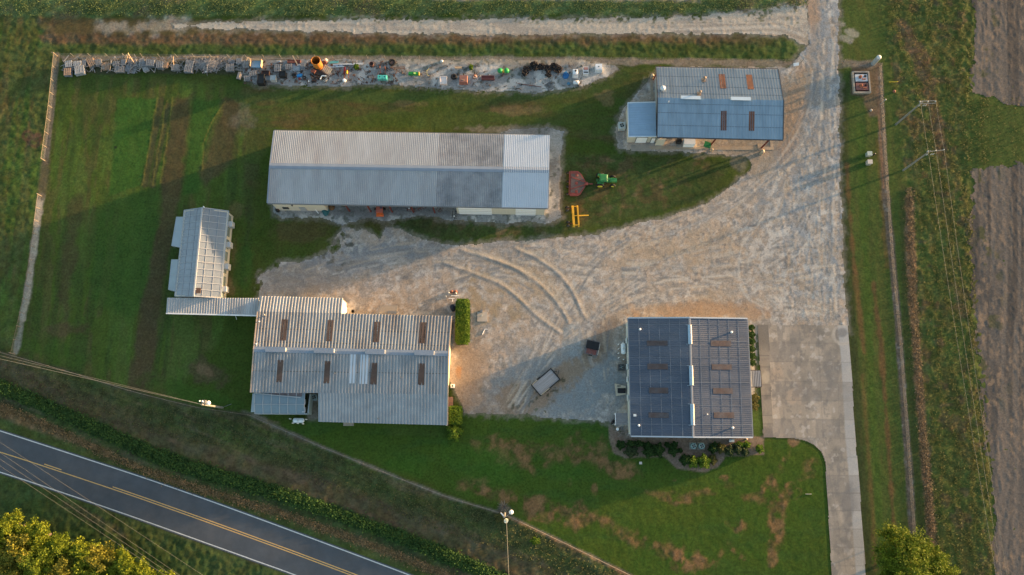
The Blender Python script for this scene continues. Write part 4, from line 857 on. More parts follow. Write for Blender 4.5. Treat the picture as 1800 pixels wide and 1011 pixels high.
# ===== north-east shop with the blue-grey roof
zE, zR = 4.4, 6.0
A, B, Cc, D = P(1153, 118, zE), P(1368, 122, zE), P(1376.5, 245.5, zE), P(1155, 240.5, zE); R0, R1 = P(1156, 171.5, zR), P(1377.5, 176.5, zR)
ns = thing('repair_shop', 'open-fronted repair shop with blue-grey standing-seam roof and red steel posts', 'shop', (P2(1265, 190)[0], P2(1265, 190)[1], 0))
sN, sS = (A, B, R1, R0), (D, Cc, R1, R0); SEAM = ((0, 0), (.86, 0), (.9, 1), (.96, 1))
m = MB(); m.ribbed(A, B, R1, R0, 44, .075, SEAM); m.build('roof', M('grey_seam_roof', (.27, .30, .33), .5, .1, .2, .5, col2=(.21, .245, .275), stretch=(1.6, .25, 1)), ns, True)
m = MB(); m.ribbed(D, Cc, R1, R0, 44, .075, SEAM); m.build('roof', BLUE_GALV, ns, True)
for sl_, qs in ((sN, ((1264.5, 131, 1275.5, 156), (1312.5, 132, 1323.5, 157.5))), (sS, ((1267, 195, 1277.5, 229.5), (1316, 196, 1326.5, 230)))):
    for u0, v0, u1, v1 in qs:
        m = MB(); w = (u1-u0)/3
        for k in range(3): panel_on(m, sl_, u0+k*w+.4, v0, u0+(k+1)*w-.6, v1, .075)
        m.build('skylight', SKYL_R, ns, True)
rp = lambda u: L_(R0, R1, (u-1156)/(221.5))
for u0, u1 in ((1196.5, 1230.5), (1284, 1318.5)):
    p, q = rp(u0), rp(u1); m = MB(); m.beam((p[0], p[1], p[2]+.25), (q[0], q[1], q[2]+.25), .4, .3); m.beam((p[0], p[1]-.05, p[2]+.42), (q[0], q[1]-.05, q[2]+.42), .62, .06); m.build('ridge_vent', M('pale_blue_vent', (.52, .62, .70), .45, .1, .06, 2), ns, True)
for u, v, r in ((1236.5, 142, .16), (1228.5, 166, .14)):
    pp = pt_slope(*sN, u, v); m = MB(); m.tube(pp, (pp.x, pp.y, pp.z+1.1), r); m.tube((pp.x, pp.y, pp.z+1.15), (pp.x, pp.y, pp.z+1.4), r*1.8, .05); m.box((pp.x, pp.y, pp.z+.1), (.7, .7, .2)); m.build('chimney_pipe', M('rusty_flue', (.24, .19, .15), .7, 0, .3, 3), ns, True)
pp = pt_slope(*sN, 1164, 158); m = MB(); m.tube((pp.x, pp.y, pp.z-.05), (pp.x, pp.y, pp.z+.4), .3, n=14); m.lathe((pp.x, pp.y, pp.z+.4), [(.42, 0), (.48, .2), (.42, .42), (.24, .58), (0, .64)]); m.build('turbine_vent', GALV_NEW, ns, True, True)
pp = pt_slope(*sS, 1175, 180); m = MB(); m.tube((pp.x, pp.y, pp.z-.05), (pp.x, pp.y, pp.z+.5), .12); m.build('vent_pipe', M('vent_grey', (.5, .5, .5), .5), ns, True)
m = MB(); m.beam((D[0], D[1]-.08, D[2]-.1), (Cc[0], Cc[1]-.08, Cc[2]-.1), .16, .18); m.beam((A[0], A[1]+.08, A[2]-.1), (B[0], B[1]+.08, B[2]-.1), .16, .18)
for e, r_ in ((A, R0), (D, R0), (B, R1), (Cc, R1)): m.beam((e[0], e[1], e[2]-.02), (r_[0], r_[1], r_[2]-.02), .14, .2)
m.build('gutter', TRIM_D, ns, True)
i0 = [(A[0]+.5, A[1]-.3), (B[0]-1.2, B[1]-.3), (Cc[0]-1.2, Cc[1]+3.8), (D[0]+.3, D[1]+3.2)]; a, b, c, d = i0
m = MB(); m.wall(b, a, 0, zE-.2); m.wall(a, (A[0]+.4, D[1]+.3), 0, zE-.2); m.gable(a, (A[0]+.4, D[1]+.3), (R0[0]+.4, R0[1], zR-.25), zE-.2); m.wall((d[0], d[1]+.5), (d[0]+10, c[1]+.6), 0, zE-.2); m.build('wall', M('grey_siding', (.34, .35, .35), .6, 0, .12, 1), ns, True)
q0 = P(1148, 255, 0); m = MB(); p, q = P(1155, 243, 3.0), P(1171, 243.5, 3.0)
m.wall(P2(1151, 256), P2(1165.5, 256), 0, 2.9); m.build('wall', CREAM, ns, True)
for u, v, du, dv in ((1337.5, 261, 10, -14), (1247, 258, 8, -13)):
    f_ = P(u, v, 0); m = MB(); m.beam(f_, (f_[0]+.4, f_[1]+.2, zE-.3), .2, .2); m.build('post', RED_ST, ns, True)
f_ = P(1148.5, 140, .0); m = MB(); m.beam(f_, (f_[0]+.55, f_[1]+.6, zE-.4), .18, .18); m.build('post', RED_ST, ns, True)
for u0, v0, u1, v1, z in ((1143, 256.5, 1243, 262.5, .06), (1249, 257.5, 1332, 263.5, .06), (1339, 258, 1360, 263.5, .06), (1354, 245, 1359, 263, .056), (1332, 253, 1339, 263, .12), (1143.5, 141, 1148, 176, .06)):
    x, y, sx, sy = rect(u0, v0, u1, v1, z); m = MB(); m.box((x, y, z/2), (sx, sy, z)); m.build('slab_edge', M('tan_concrete', (.36, .29, .215), .85, 0, .18, 1.5, col2=(.28, .25, .215)), ns, True)
x, y, sx, sy = rect(1109.5, 254.5, 1142, 265.5, .05); m = MB(); m.box((x, y, .025), (sx, sy, .05)); m.build('doorstep_slab', CONCR, ns, True)
x, y, sx, sy = rect(1189, 248, 1199, 259, .05); m = MB(); m.box((x, y, .04), (sx, sy, .08)); m.build('doorstep_slab', CONCR, ns, True)
x, y, sx, sy = rect(1190.5, 243, 1198.5, 249.5, 1.2); m = MB(); m.box((x, y, .6), (sx, sy, 1.2)); m.build('door_mat', DARKM, ns, True)
for t in (.3, .62, .85):
    for nm, e0, e1 in (('n', A, B), ('s', D, Cc)):
        p, q = L_(e0, R0, t), L_(e1, R1, t); m = MB(); m.beam((p[0], p[1], p[2]+.012), (q[0], q[1], q[2]+.012), .08, .02); m.build('sheet_lap', M('lap_dark', (.13, .16, .19), .6), ns, True)
# its side annex
a, b, c, d = P(1103.5, 181, 3.3), P(1152.5, 179.5, 3.5), P(1153.5, 240, 3.3), P(1105, 240.5, 3.1)
an = thing('side_annex', 'small annex with flat pale blue metal roof and cream garage-door front', 'annex', (P2(1128, 212)[0], P2(1128, 212)[1], 0))
m = MB(); m.ribbed(d, a, b, c, 14, .05, SEAM); m.build('roof', PALE_BLUE, an, True)
m = MB(); m.beam(a, b, .18, .14); m.beam(d, c, .18, .14); m.beam(a, d, .14, .14); m.build('roof_trim', M('trim_pale', (.52, .58, .63), .5), an, True)
wl = [(d[0]+.1, d[1]+.2), (c[0]+1.2, c[1]+.2), (b[0]+.0, b[1]-.2), (a[0]+.1, a[1]-.2)]
m = MB(); wall_ring(m, wl, 0, 2.98); m.build('wall', CREAM, an, True)
ft = lambda t: (wl[0][0]+(wl[1][0]-wl[0][0])*t, wl[0][1]+(wl[1][1]-wl[0][1])*t-.05)
for nm, t0, t1, z1, mt in (('garage_door', .24, .58, 2.4, WHITE), ('door', .70, .83, 2.15, WHITE)):
    p, q = ft(t0), ft(t1); m = MB(); m.beam((p[0], p[1], z1/2+.05), (q[0], q[1], z1/2+.05), .09, z1); dr = m.build(nm, mt, an, True)
    m = MB(); m.beam((p[0], p[1]-.03, .1), (p[0], p[1]-.03, z1+.1), .07); m.beam((q[0], q[1]-.03, .1), (q[0], q[1]-.03, z1+.1), .07); m.beam((p[0], p[1]-.03, z1+.1), (q[0], q[1]-.03, z1+.1), .07); o = m.build('frame', TRIM_D, None); o.parent = dr; o.location = -an.location

# ===== office with the slate-blue roof
zE, zR = 3.6, 4.25
A, B, Cc, D = P(1104.5, 559, zE), P(1313.5, 560, zE), P(1323, 769, zE), P(1109.5, 767, zE); N0, S0 = P(1212, 558.5, zR), P(1218.5, 768.5, zR)
of = thing('office_building', 'square office building with dark slate-blue metal roof and pale ridge vents', 'office', (P2(1213, 664)[0], P2(1213, 664)[1], 0))
for e0, e1, mt in ((A, D, SLATE_R), (B, Cc, SLATE_R)):
    m = MB(); m.ribbed(e0, e1, S0, N0, 60, .03, ((0, 0), (.7, 0), (.78, 1), (.92, 1))); m.build('roof', mt, of, True)
    m = MB()
    for k in range(1, 6):
        p, q = L_(e0, N0, k/6), L_(e1, S0, k/6); m.beam((p[0], p[1], p[2]+.035), (q[0], q[1], q[2]+.035), .11, .02)
    m.build('sheet_lap', M('lap_grey', (.13, .155, .195), .5, 0, .4, .5), of, True)
    m = MB()
    for k in (.06, .2, .24, .34, .41, .55, .68, .74, .9): p, q = L_(e0, e1, k), L_(N0, S0, k); m.beam((p[0], p[1], p[2]+.04), (q[0], q[1], q[2]+.04), .07, .02)
    m.build('seam_strip', MATS['lap_grey'], of, True)
sW, sE = (A, D, S0, N0), (B, Cc, S0, N0)
def ridge_pt(v): return L_(N0, S0, (v-558.5)/210)
for u0, v0, u1, v1 in ((1137, 600, 1173.5, 609), (1138, 641, 1174, 651), (1141, 683, 1174.5, 693), (1140, 726.5, 1175.5, 735.5)): m = MB(); panel_on(m, sW, u0, v0, u1, v1, .075); m.build('skylight', M('faded_skylight', (.070, .054, .054), .6, 0, .35, 1.2, col2=(.075, .08, .095)), of, True)
for u0, v0, u1, v1 in ((1249, 600, 1284.5, 610), (1251, 642, 1286, 651.5), (1253, 684, 1287.5, 694), (1254.5, 726, 1290, 736)): m = MB(); panel_on(m, sE, u0, v0, u1, v1, .075); m.build('skylight', MATS['faded_skylight'], of, True)
for v0, v1 in ((571.5, 606), (644.5, 679), (711.5, 748)):
    p, q = ridge_pt(v0), ridge_pt(v1); m = MB(); m.beam((p[0], p[1], p[2]+.16), (q[0], q[1], q[2]+.16), .3, .3); m.slab([(p[0]-.36, p[1], p[2]+.14), (p[0]+.05, p[1], p[2]+.33), (q[0]+.05, q[1], q[2]+.33), (q[0]-.36, q[1], q[2]+.14)], .04); v = m.build('ridge_vent', M('blue_vent', (.33, .45, .56), .4, .1, .06, 2), of, True)
    m = MB(); m.slab([(p[0]+.10, p[1], p[2]+.35), (q[0]+.10, q[1], q[2]+.35), (q[0]+.30, q[1], q[2]+.03), (p[0]+.30, p[1], p[2]+.03)], .04)
    o = m.build('vent_face', M('sunlit_vent_face', (.72, .66, .56), .5), None); o.parent = v; o.location = -of.location  # sunlight on the vent's east side, painted as a cream face
    for e in (p, q): m = MB(); m.beam((e[0]-.7, e[1], e[2]-.02), (e[0]+.5, e[1], e[2]+.05), .07, .12); o = m.build('end_strap', M('strap_blue', (.3, .36, .42), .5), None); o.parent = v; o.location = -of.location
m = MB()
for e0, e1, f_ in ((A, D, 1), (B, Cc, -1)):
    w0, w1 = L_(N0, e0, .02), L_(S0, e1, .02); m.face(*[(p[0], p[1], p[2]+.09) for p in (w0, w1, S0, N0)])
m.build('ridge_cap', M('ridge_grey', (.26, .27, .29), .5), of, True)
for p, q in ((A, N0), (N0, B), (D, S0), (S0, Cc)): m = MB(); m.beam((p[0], p[1], p[2]+.03), (q[0], q[1], q[2]+.03), .22, .16); m.build('rake_trim', M('pale_rake', (.36, .42, .49), .5, 0, .1, 1), of, True)
m = MB(); m.beam((A[0]-.06, A[1], zE-.08), (D[0]-.06, D[1], zE-.08), .16, .14); m.beam((B[0]+.06, B[1], zE-.08), (Cc[0]+.06, Cc[1], zE-.08), .16, .14); m.build('gutter', M('grey_gutter', (.22, .24, .27), .5), of, True)
for u, v, sl_ in ((1124.5, 580, sW), (1285, 585, sE), (1122.5, 748.5, sW), (1287, 752.5, sE), (1242.5, 729.5, sE)):
    pp = pt_slope(*sl_, u, v); r = .14 if u != 1242.5 else .07; m = MB(); m.tube((pp.x, pp.y, pp.z-.05), (pp.x, pp.y, pp.z+.35), r, n=10); m.lathe((pp.x, pp.y, pp.z+.35), [(r*1.4, 0), (r*1.3, .12), (0, .2)]); m.build('vent_pipe', WHITE, of, True)
m = MB(); panel_on(m, sW, 1113.5, 729, 1118.5, 733, .12, .1); m.build('roof_hatch', M('hatch_white', (.75, .74, .72), .5), of, True)
a, b, c, d = [(A[0]-.02+.32, A[1]-.4), (B[0]-.3, B[1]-.4), (Cc[0]-.3, Cc[1]+.4), (D[0]+.32, D[1]+.4)]; zw = zE-.12
m = MB(); m.wall(d, c, 0, zw); m.wall(c, b, 0, zw); m.wall(b, a, 0, zw); m.gable(d, c, (S0[0], S0[1]+.4, zR-.15), zw); m.gable(b, a, (N0[0], N0[1]-.4, zR-.15), zw); m.wall((a[0]-.25, a[1]), (d[0]-.25, d[1]), 0, zw); m.build('wall', M('pale_green_siding', (.52, .56, .54), .6, 0, .08, 1.5, stretch=(.3, 3, .3)), of, True)
m = MB()
for v in (601, 646, 668, 700): q = P2(1102, v); m.box((d[0]-.42+(a[0]-d[0])*(767-v)/208, q[1], 1.4), (.1, .9, 1.3))
m.build('window', M('pane_pale', (.55, .62, .66), .3), of, True)
# ---------------------------------------------------------------- yard machines, tanks, poles, fences
def at(u, v, z=0.0): return P(u, v, z)
def part(mb, name, mat, root, smooth=False): return mb.build(name, mat, root, False, smooth)
TYRE = M('tyre_rubber', (.018, .018, .019), .9, 0, .3, 4)
GREEN_P = M('green_paint', (.03, .19, .06), .5, 0, .25, 2.5, col2=(.035, .13, .05)); GREEN_D = M('dark_green_paint', (.015, .10, .04), .5, 0, .2, 2)
YELLOW_P = M('yellow_paint', (.62, .42, .04), .5, 0, .12, 3); ORANGE_P = M('orange_paint', (.60, .13, .03), .55, 0, .18, 2)
RED_P = M('faded_red_paint', (.27, .06, .048), .65, 0, .3, 2.5, col2=(.16, .06, .05)); DUSTY = M('dusty_deck', (.15, .11, .10), .8, 0, .25, 2, col2=(.10, .075, .07))
YEL_O = M('ochre_paint', (.62, .34, .03), .55, 0, .15, 2)
def wheel_at(root, c, r, w, hub, name='wheel'):
    m = MB(); m.lathe((c[0], c[1]-w/2, c[2]), [(r*.55, 0), (r*.92, 0), (r, w*.2), (r, w*.8), (r*.92, w), (r*.55, w), (r*.55, 0)], 18, 'y'); wh = part(m, name, TYRE, root, True)
    m = MB(); m.lathe((c[0], c[1]-w*.58, c[2]), [(0, 0), (r*.35, 0), (r*.62, w*.07), (r*.58, w*.5), (r*.62, w*1.09), (r*.35, w*1.16), (0, w*1.16)], 16, 'y'); part(m, 'hub', hub, wh); return wh
# --- tractor (front faces +x)
t = thing('tractor', 'green tractor with cab and yellow wheel hubs, coupled to the red mower', 'tractor', at(1064, 320), R(-2))
HUBY = M('hub_yellow', (.60, .52, .06), .5)
for y, n_ in ((-.92, 1), (.92, 1)): wheel_at(t, (-1.0, y, .78), .78, .46, HUBY)
for y in (-.82, .82): wheel_at(t, (1.25, y, .5), .5, .32, HUBY)
m = MB(); m.box((.95, 0, 1.05), (1.9, .72, .62), top=.94); m.box((1.75, 0, 1.0), (.35, .66, .5), top=.9); part(m, 'hood', GREEN_P, t)
m = MB(); m.box((1.93, 0, .95), (.05, .5, .4)); part(m, 'grille', DARKM, t)
m = MB(); m.box((.3, 0, .6), (2.6, .5, .4)); m.beam((1.25, -.75, .5), (1.25, .75, .5), .14); m.beam((-1.0, -.8, .78), (-1.0, .8, .78), .22); m.box((-1.45, 0, .7), (.5, .5, .35)); part(m, 'chassis', GREEN_D, t)
m = MB(); m.box((-.55, 0, 1.55), (1.15, 1.15, .95), top=.92); part(m, 'cab', M('cab_glass', (.03, .045, .05), .2), t)
m = MB(); m.box((-.52, 0, 2.1), (1.5, 1.42, .12), top=.95); m.box((-.52, 0, 2.2), (1.3, 1.22, .09), top=.85); part(m, 'cab_roof', GREEN_P, t)
for y in (-1, 1):
    m = MB(); m.box((-.95, y*.72, 1.58), (1.05, .42, .07)); m.box((-.45, y*.72, 1.38), (.08, .42, .36)); m.box((-1.5, y*.72, 1.36), (.08, .42, .36)); part(m, 'fender', GREEN_P, t)
m = MB(); m.tube((.55, -.3, 1.3), (.55, -.3, 2.0), .05); part(m, 'exhaust', DARKM, t)
for y in (-.5, .5): m = MB(); m.box((.15, y, 2.02), (.12, .25, .1)); part(m, 'work_lamp', WHITE, t)
# --- rotary mower behind it
mw = thing('batwing_mower', 'faded red folding-wing mower with dusty deck, hitched behind the green tractor', 'mower', at(1015, 324.5), R(-2))
m = MB(); m.prism([(-1.35, -2.3), (.0, -2.3), (.55, -1.9), (1.35, -.55), (1.35, .55), (.55, 1.9), (.0, 2.3), (-1.35, 2.3)], .35, .62); part(m, 'deck', RED_P, mw)
m = MB(); m.prism([(-1.2, -1.75), (.3, -1.8), (1.2, -.45), (1.2, .45), (.3, 1.8), (-1.2, 1.75)], .62, .68); part(m, 'deck_cover', DUSTY, mw)
for y in (-1.5, 0, 1.5): m = MB(); m.lathe((-.2, y, .66), [(.28, 0), (.26, .16), (.1, .24), (0, .24)], 12); part(m, 'gearbox', RED_P, mw)
for y in (-1.0, 1.0): m = MB(); m.beam((-1.3, y*1.15, .74), (1.5, y*.2, .8), .12); part(m, 'brace', RED_P, mw)
m = MB(); m.beam((-1.5, -2.2, .7), (-1.5, 2.2, .7), .12); part(m, 'rear_frame', RED_P, mw)
for y in (-1.95, -.55, .4, 2.0): wheel_at(mw, (-1.75, y, .32), .32, .2, GREYM)
m = MB(); m.beam((1.2, 0, .6), (2.7, 0, .6), .16); m.box((1.55, 0, .68), (.5, .55, .2)); part(m, 'drawbar', RED_P, mw)
# --- ochre soil leveller
ye = thing('land_leveller', 'ochre yellow towed leveller with two long blades, below the red mower', 'implement', at(1009, 381), R(3))
for x, n_ in ((-.15, 'rear_blade'), (.70, 'front_blade')): m = MB(); m.box((x, 0, .42), (.42 if x < 0 else .28, 3.9, .44), top=.85); part(m, n_, YEL_O, ye)
for y in (-1.7, 0, 1.7): m = MB(); m.beam((-.2, y, .6), (.7, y, .6), .1); part(m, 'cross_bar', YEL_O, ye)
m = MB(); m.beam((.7, 0, .5), (2.55, 0, .4), .17); part(m, 'drawbar', YEL_O, ye)
for y in (-1.35, 1.4):
    m = MB(); m.beam((-1.15, y, .45), (-.15, y, .5), .1); part(m, 'axle_arm', RED_ST, ye)
    for k in (-1, 1): wheel_at(ye, (-1.15, y+k*.3, .36), .36, .2, GREYM)
# --- flat utility trailer
ut = thing('utility_trailer', 'grey plank-decked utility trailer with loose side rails, standing in the gravel yard', 'trailer', at(959, 672.5), R(40))
m = MB(); 
for k in range(7): m.box((0, -.93+k*.31, .62), (4.1, .29, .06))
part(m, 'plank_deck', M('silver_planks', (.33, .32, .325), .8, 0, .3, 1.5, .2, 10, col2=(.22, .21, .215), stretch=(.4, 5, 1)), ut)
m = MB()
for y in (-1.18, 1.18): m.beam((-2.2, y, .66), (2.2, y, .66), .18, .2)
for x in (-2.15, 2.15): m.beam((x, -1.12, .66), (x, 1.12, .66), .16, .2)
m.beam((0, -1.1, .5), (0, 1.1, .5), .1, .1)
part(m, 'frame', DARKM, ut)
m = MB(); m.beam((2.1, -.5, .55), (3.0, 0, .5), .09); m.beam((2.1, .5, .55), (3.0, 0, .5), .09); part(m, 'tongue', DARKM, ut)
m = MB(); m.tube((2.75, .15, 0), (2.75, .15, .9), .05); part(m, 'jack', GREYM, ut)
for y in (-1.27, 1.27):
    wheel_at(ut, (-.5, y, .34), .34, .2, GREYM); m = MB(); m.beam((-2.0, y*.9, .95), (-.2 if y < 0 else -.9, y*.93, .95), .09, .3); part(m, 'side_rail', M('pale_board', (.55, .45, .32), .8, 0, .2, 2), ut)
# --- smoker trailer
sm = thing('cooker_cart', 'small cart with black lid and rust-red open tray, parked beside the office gravel', 'cart', at(1040, 612.5), R(-13))
m = MB(); m.box((0, 0, .62), (2.15, 2.35, .5), top=1.06); part(m, 'tub', M('cart_grey', (.12, .115, .12), .6, 0, .2, 2), sm)
m = MB(); m.box((0, .45, 1.0), (2.1, 1.35, .22), top=.94); m.box((0, .45, 1.12), (.05, 1.3, .04)); part(m, 'lid', M('black_lid', (.012, .013, .015), .5), sm)
m = MB(); m.box((0, -.70, .89), (1.7, .85, .06)); part(m, 'tray', M('rust_tray', (.17, .06, .05), .8, 0, .5, 4, col2=(.10, .07, .07)), sm)
for y in (-.6, .5): m = MB(); m.beam((1.16, y-.4, 1.0), (1.16, y+.4, 1.0), .07); part(m, 'handle', M('cart_pale', (.6, .55, .48), .5), sm)
for s in (-1, 1): wheel_at(sm, (s*.0+.0, s*1.25, .3), .3, .16, GREYM)
# --- air conditioners
def ac(label, u, v, sz, hgt, mat, rnd=False, rz=0, grp=None):
    a = thing('ac_unit', label, 'air conditioner', at(u, v), rz, grp)
    m = MB()
    if rnd: m.lathe((0, 0, .1), [(sz*.5, 0), (sz*.52, .05), (sz*.52, hgt-.1), (sz*.46, hgt)], 16)
    else: m.box((0, 0, hgt/2+.1), (sz, sz, hgt))
    part(m, 'cabinet', mat, a)
    m = MB(); m.box((0, 0, .05), (sz*1.2, sz*1.2, .1)); part(m, 'pad', CONCR, a)
    m = MB(); m.ring((0, 0, hgt+.12), sz*.36, .05, 18, 5); part(m, 'fan_ring', mat, a)
    m = MB(); m.lathe((0, 0, hgt+.105), [(sz*.34, 0), (0, .005)], 18); part(m, 'fan_well', DARKM, a)
    m = MB()
    for k in range(4):
        q = k*math.pi/2+.4; c_, s_ = math.cos(q), math.sin(q); m.face((c_*.05, s_*.05, hgt+.14), (c_*sz*.3-s_*sz*.08, s_*sz*.3+c_*sz*.08, hgt+.13), (c_*sz*.3+s_*sz*.08, s_*sz*.3-c_*sz*.08, hgt+.15))
    m.lathe((0, 0, hgt+.12), [(sz*.09, 0), (sz*.08, .05), (0, .06)], 10); part(m, 'fan', M('fan_metal', (.25, .3, .3), .5), a); return a
ac('large pale grey square air conditioner beside the blue-roofed annex', 1092, 224.5, 1.25, 1.0, M('ac_pale', (.42, .47, .47), .5))
ac('dark air conditioner between gas tank and cellar hatch by the office wall', 1091, 646.5, 1.0, .85, M('ac_dark', (.05, .055, .06), .5))
ac('teal air conditioner in the planting bed, on the side nearer the clipped dark shrubs', 1217.5, 784, .98, .85, M('ac_teal', (.20, .30, .30), .5), True)
ac('teal air conditioner in the planting bed, on the side nearer the loose shrubs', 1231.5, 784, 1.0, .85, MATS['ac_teal'], True)
ac('round blue-grey air conditioner in the nook behind the glass lean-to', 554.5, 699, 1.05, .9, M('ac_blue', (.24, .32, .36), .5), True)
ac('little white air conditioner against the yellowish workshop wall', 796, 679, .62, .6, M('ac_white', (.66, .70, .68), .5))
# --- gas tanks and their guard posts
def gas_tank(label, u, v, rz):
    g = thing('gas_tank', label, 'gas tank', at(u, v), rz)
    m = MB(); m.lathe((-.95, 0, .75), [(0, 0), (.2, .03), (.36, .14), (.4, .28), (.4, 1.62), (.36, 1.76), (.2, 1.87), (0, 1.9)], 16, 'x'); part(m, 'tank', M('tank_white', (.62, .68, .72), .4), g, True)
    for x in (-.55, .55): m = MB(); m.box((x, 0, .2), (.2, .7, .4)); part(m, 'leg', CONCR, g)
    m = MB(); m.lathe((0, 0, 1.12), [(.16, 0), (.16, .1), (.09, .17), (0, .18)], 12); part(m, 'valve_dome', M('dome_grey', (.45, .5, .52), .5), g)
gas_tank('silvery gas tank standing lengthwise along the office wall', 1094.5, 614, R(90)); gas_tank('silvery gas tank beside the glass lean-to', 527, 739.5, 0)
def guard_posts(pts, label, grp):
    for u, v in pts:
        g = thing('guard_post', label, 'bollard', at(u, v), 0, grp); m = MB(); m.tube((0, 0, 0), (0, 0, 1.0), .09); part(m, 'post', WHITE, g); m = MB(); m.lathe((0, 0, 1.0), [(.09, 0), (.07, .05), (0, .07)], 10); part(m, 'cap', M('post_cap', (.55, .55, .5), .6), g)
guard_posts(((1086.5, 606), (1094.5, 603.5), (1086.5, 614), (1086.5, 621.5), (1087, 629.5), (1095.5, 632.5)), 'white guard post round the gas tank on the office wall', 'guard posts by the office')
guard_posts(((511.5, 736.5), (539.5, 737.5), (516.5, 744), (525, 744.5), (534, 745)), 'white guard post round the gas tank by the glass lean-to', 'guard posts by the lean-to')
guard_posts(((789.5, 515.5), (802, 516.5), (784.5, 522.5)), 'white guard post round the pipework above the clipped hedge', 'guard posts by the hedge')
pw = thing('pipe_manifold', 'white pipe rails with rusty valves at the hedge end', 'pipework', at(798, 522)); 
for y, x0, x1 in ((.1, -.5, .9), (-.35, -.9, .1)): m = MB(); m.tube((x0, y, .4), (x1, y, .4), .06); part(m, 'pipe', WHITE, pw)
for x in (-.4, .3): m = MB(); m.lathe((x, .9, 0), [(.3, 0), (.28, .2), (.12, .35), (0, .36)], 10); part(m, 'valve', M('rusty_valve', (.22, .09, .06), .8, 0, .4, 4), pw)
m = MB(); m.tube((-.2, -.35, .4), (-.2, -.9, .35), .05); part(m, 'pipe', WHITE, pw)
# --- small fittings round the buildings
def lump(label, cat, name, u, v, prof, mat, n=12, rz=0, sx=1, sy=1):
    o = thing(name, label, cat, at(u, v), rz); m = MB(); m.lathe((0, 0, 0), prof, n); m.v = [(x*sx, y*sy, z) for x, y, z in m.v]; part(m, 'body', mat, o, True); return o
b_ = lump('dark boulder beside the clipped hedge', 'boulder', 'boulder', 796, 541.5, [(.3, 0), (.55, .15), (.5, .45), (.3, .62), (0, .66)], M('dark_stone', (.03, .035, .05), .8, 0, .3, 2, .4, 4), 9, .3, .85, 1.25)
f_ = thing('wash_slab', 'square concrete slab with standpipe and tap beside the hedge', 'standpipe', at(848, 557)); x, y, sx, sy = rect(839, 549.5, 857, 566.5); m = MB(); m.box((0, 0, .07), (sx, sy, .14)); part(m, 'slab', M('pale_slab', (.42, .37, .31), .8, 0, .15, 2), f_)
m = MB(); m.tube((-.1, .2, .1), (-.1, .2, .9), .07); m.tube((-.1, .2, .85), (-.1, .0, .8), .05); part(m, 'standpipe', M('pipe_blue', (.25, .32, .36), .5), f_); m = MB(); m.box((-.15, .95, .2), (.4, .4, .4)); part(m, 'valve_box', GREYM, f_)
f_ = thing('kerb_timber', 'long grey timber lying beside the clipped hedge', 'timber', at(827.5, 561)); m = MB(); m.box((0, 0, .1), (.2, 3.4, .2)); part(m, 'timber', WOODG, f_)
f_ = thing('pipe_scrap', 'bent white pipe scrap on the gravel below the wash slab', 'scrap', at(852, 584)); m = MB(); m.path([(.5, .5, .06), (0, .5, .06), (-.4, -.4, .06)], .05); part(m, 'pipe', WHITE, f_)
for lab, u0, v0, u1, v1, h_, mt in (('tan concrete landing at the workshop wall facing the yard', 667, 537, 699, 552, .1, CONCR), ('small brown step against the workshop end wall', 787.5, 698, 796.5, 715, .3, M('brown_step', (.26, .15, .11), .8)), ('grey grid mat on the tan landing', 681, 547.5, 697, 552, .16, GREYM)):
    x, y, sx, sy = rect(u0, v0, u1, v1); f_ = thing('landing' if 'landing' in lab else 'floor_mat' if 'mat' in lab else 'step', lab, 'mat' if 'mat' in lab else 'step', (x, y, 0)); m = MB(); m.box((0, 0, h_/2), (sx, sy, h_)); part(m, 'slab', mt, f_)
d_ = lump('black bucket at the tall annex corner of the workshop', 'bucket', 'bucket', 621, 548, [(.22, 0), (.28, .5), (.25, .5), (.2, .1), (0, .1)], DARKM)
ch = thing('cellar_hatch', 'sloping cellar hatch with pale tapered frame and dark opening against the office wall', 'hatch', at(1090.5, 685.5)); m = MB(); m.prism([(-.95, 1.05), (.85, .62), (.85, -.75), (-.75, -1.05)], 0, .35); part(m, 'frame', M('hatch_frame', (.42, .38, .30), .7), ch)
m = MB(); m.box((.15, -.15, .37), (1.35, .85, .05)); part(m, 'hatch_door', DARKGL, ch); m = MB(); m.box((-.25, .62, .37), (.6, .15, .04)); part(m, 'slot', DARKGL, ch)
sh = thing('porch_roof', 'small flat brown-grey ribbed porch roof on the office wall', 'porch', at(1092, 737)); x, y, sx, sy = rect(1082, 726, 1103, 746.5, 2.4); sh.location = (x, y, 0)
m = MB(); m.ribbed((-sx/2, -sy/2, 2.35), (-sx/2, sy/2, 2.35), (sx/2, sy/2, 2.5), (sx/2, -sy/2, 2.5), 6, .04); part(m, 'roof', M('porch_sheet', (.20, .195, .20), .6, 0, .2, 1), sh)
for q in (-1, 1): m = MB(); m.beam((-sx/2+.1, q*(sy/2-.1), 0), (-sx/2+.1, q*(sy/2-.1), 2.3), .1); part(m, 'post', WHITE, sh)
m = MB(); m.beam((-sx/2, -sy/2, 2.37), (-sx/2, sy/2, 2.37), .08, .14); part(m, 'fascia', WHITE, sh)
lump('black barrel lying at the porch corner', 'barrel', 'barrel', 1076.5, 742, [(.28, 0), (.32, .3), (.3, .75), (0, .78)], M('black_plastic', (.012, .012, .014), .5), 12, R(-30), .75, 1.5)
lump('white bucket in the clutter below the porch', 'bucket', 'bucket', 1085, 754.5, [(.2, 0), (.26, .38), (.2, .4), (0, .4)], WHITE)
lump('grey coil of hose in the clutter below the porch', 'hose', 'hose_coil', 1092.5, 753, [(.26, 0), (.33, .12), (.22, .2), (.16, .06)], GREYM)
f_ = thing('branch_heap', 'heap of dead grey branches at the office corner', 'branches', at(1092, 761)); m = MB()
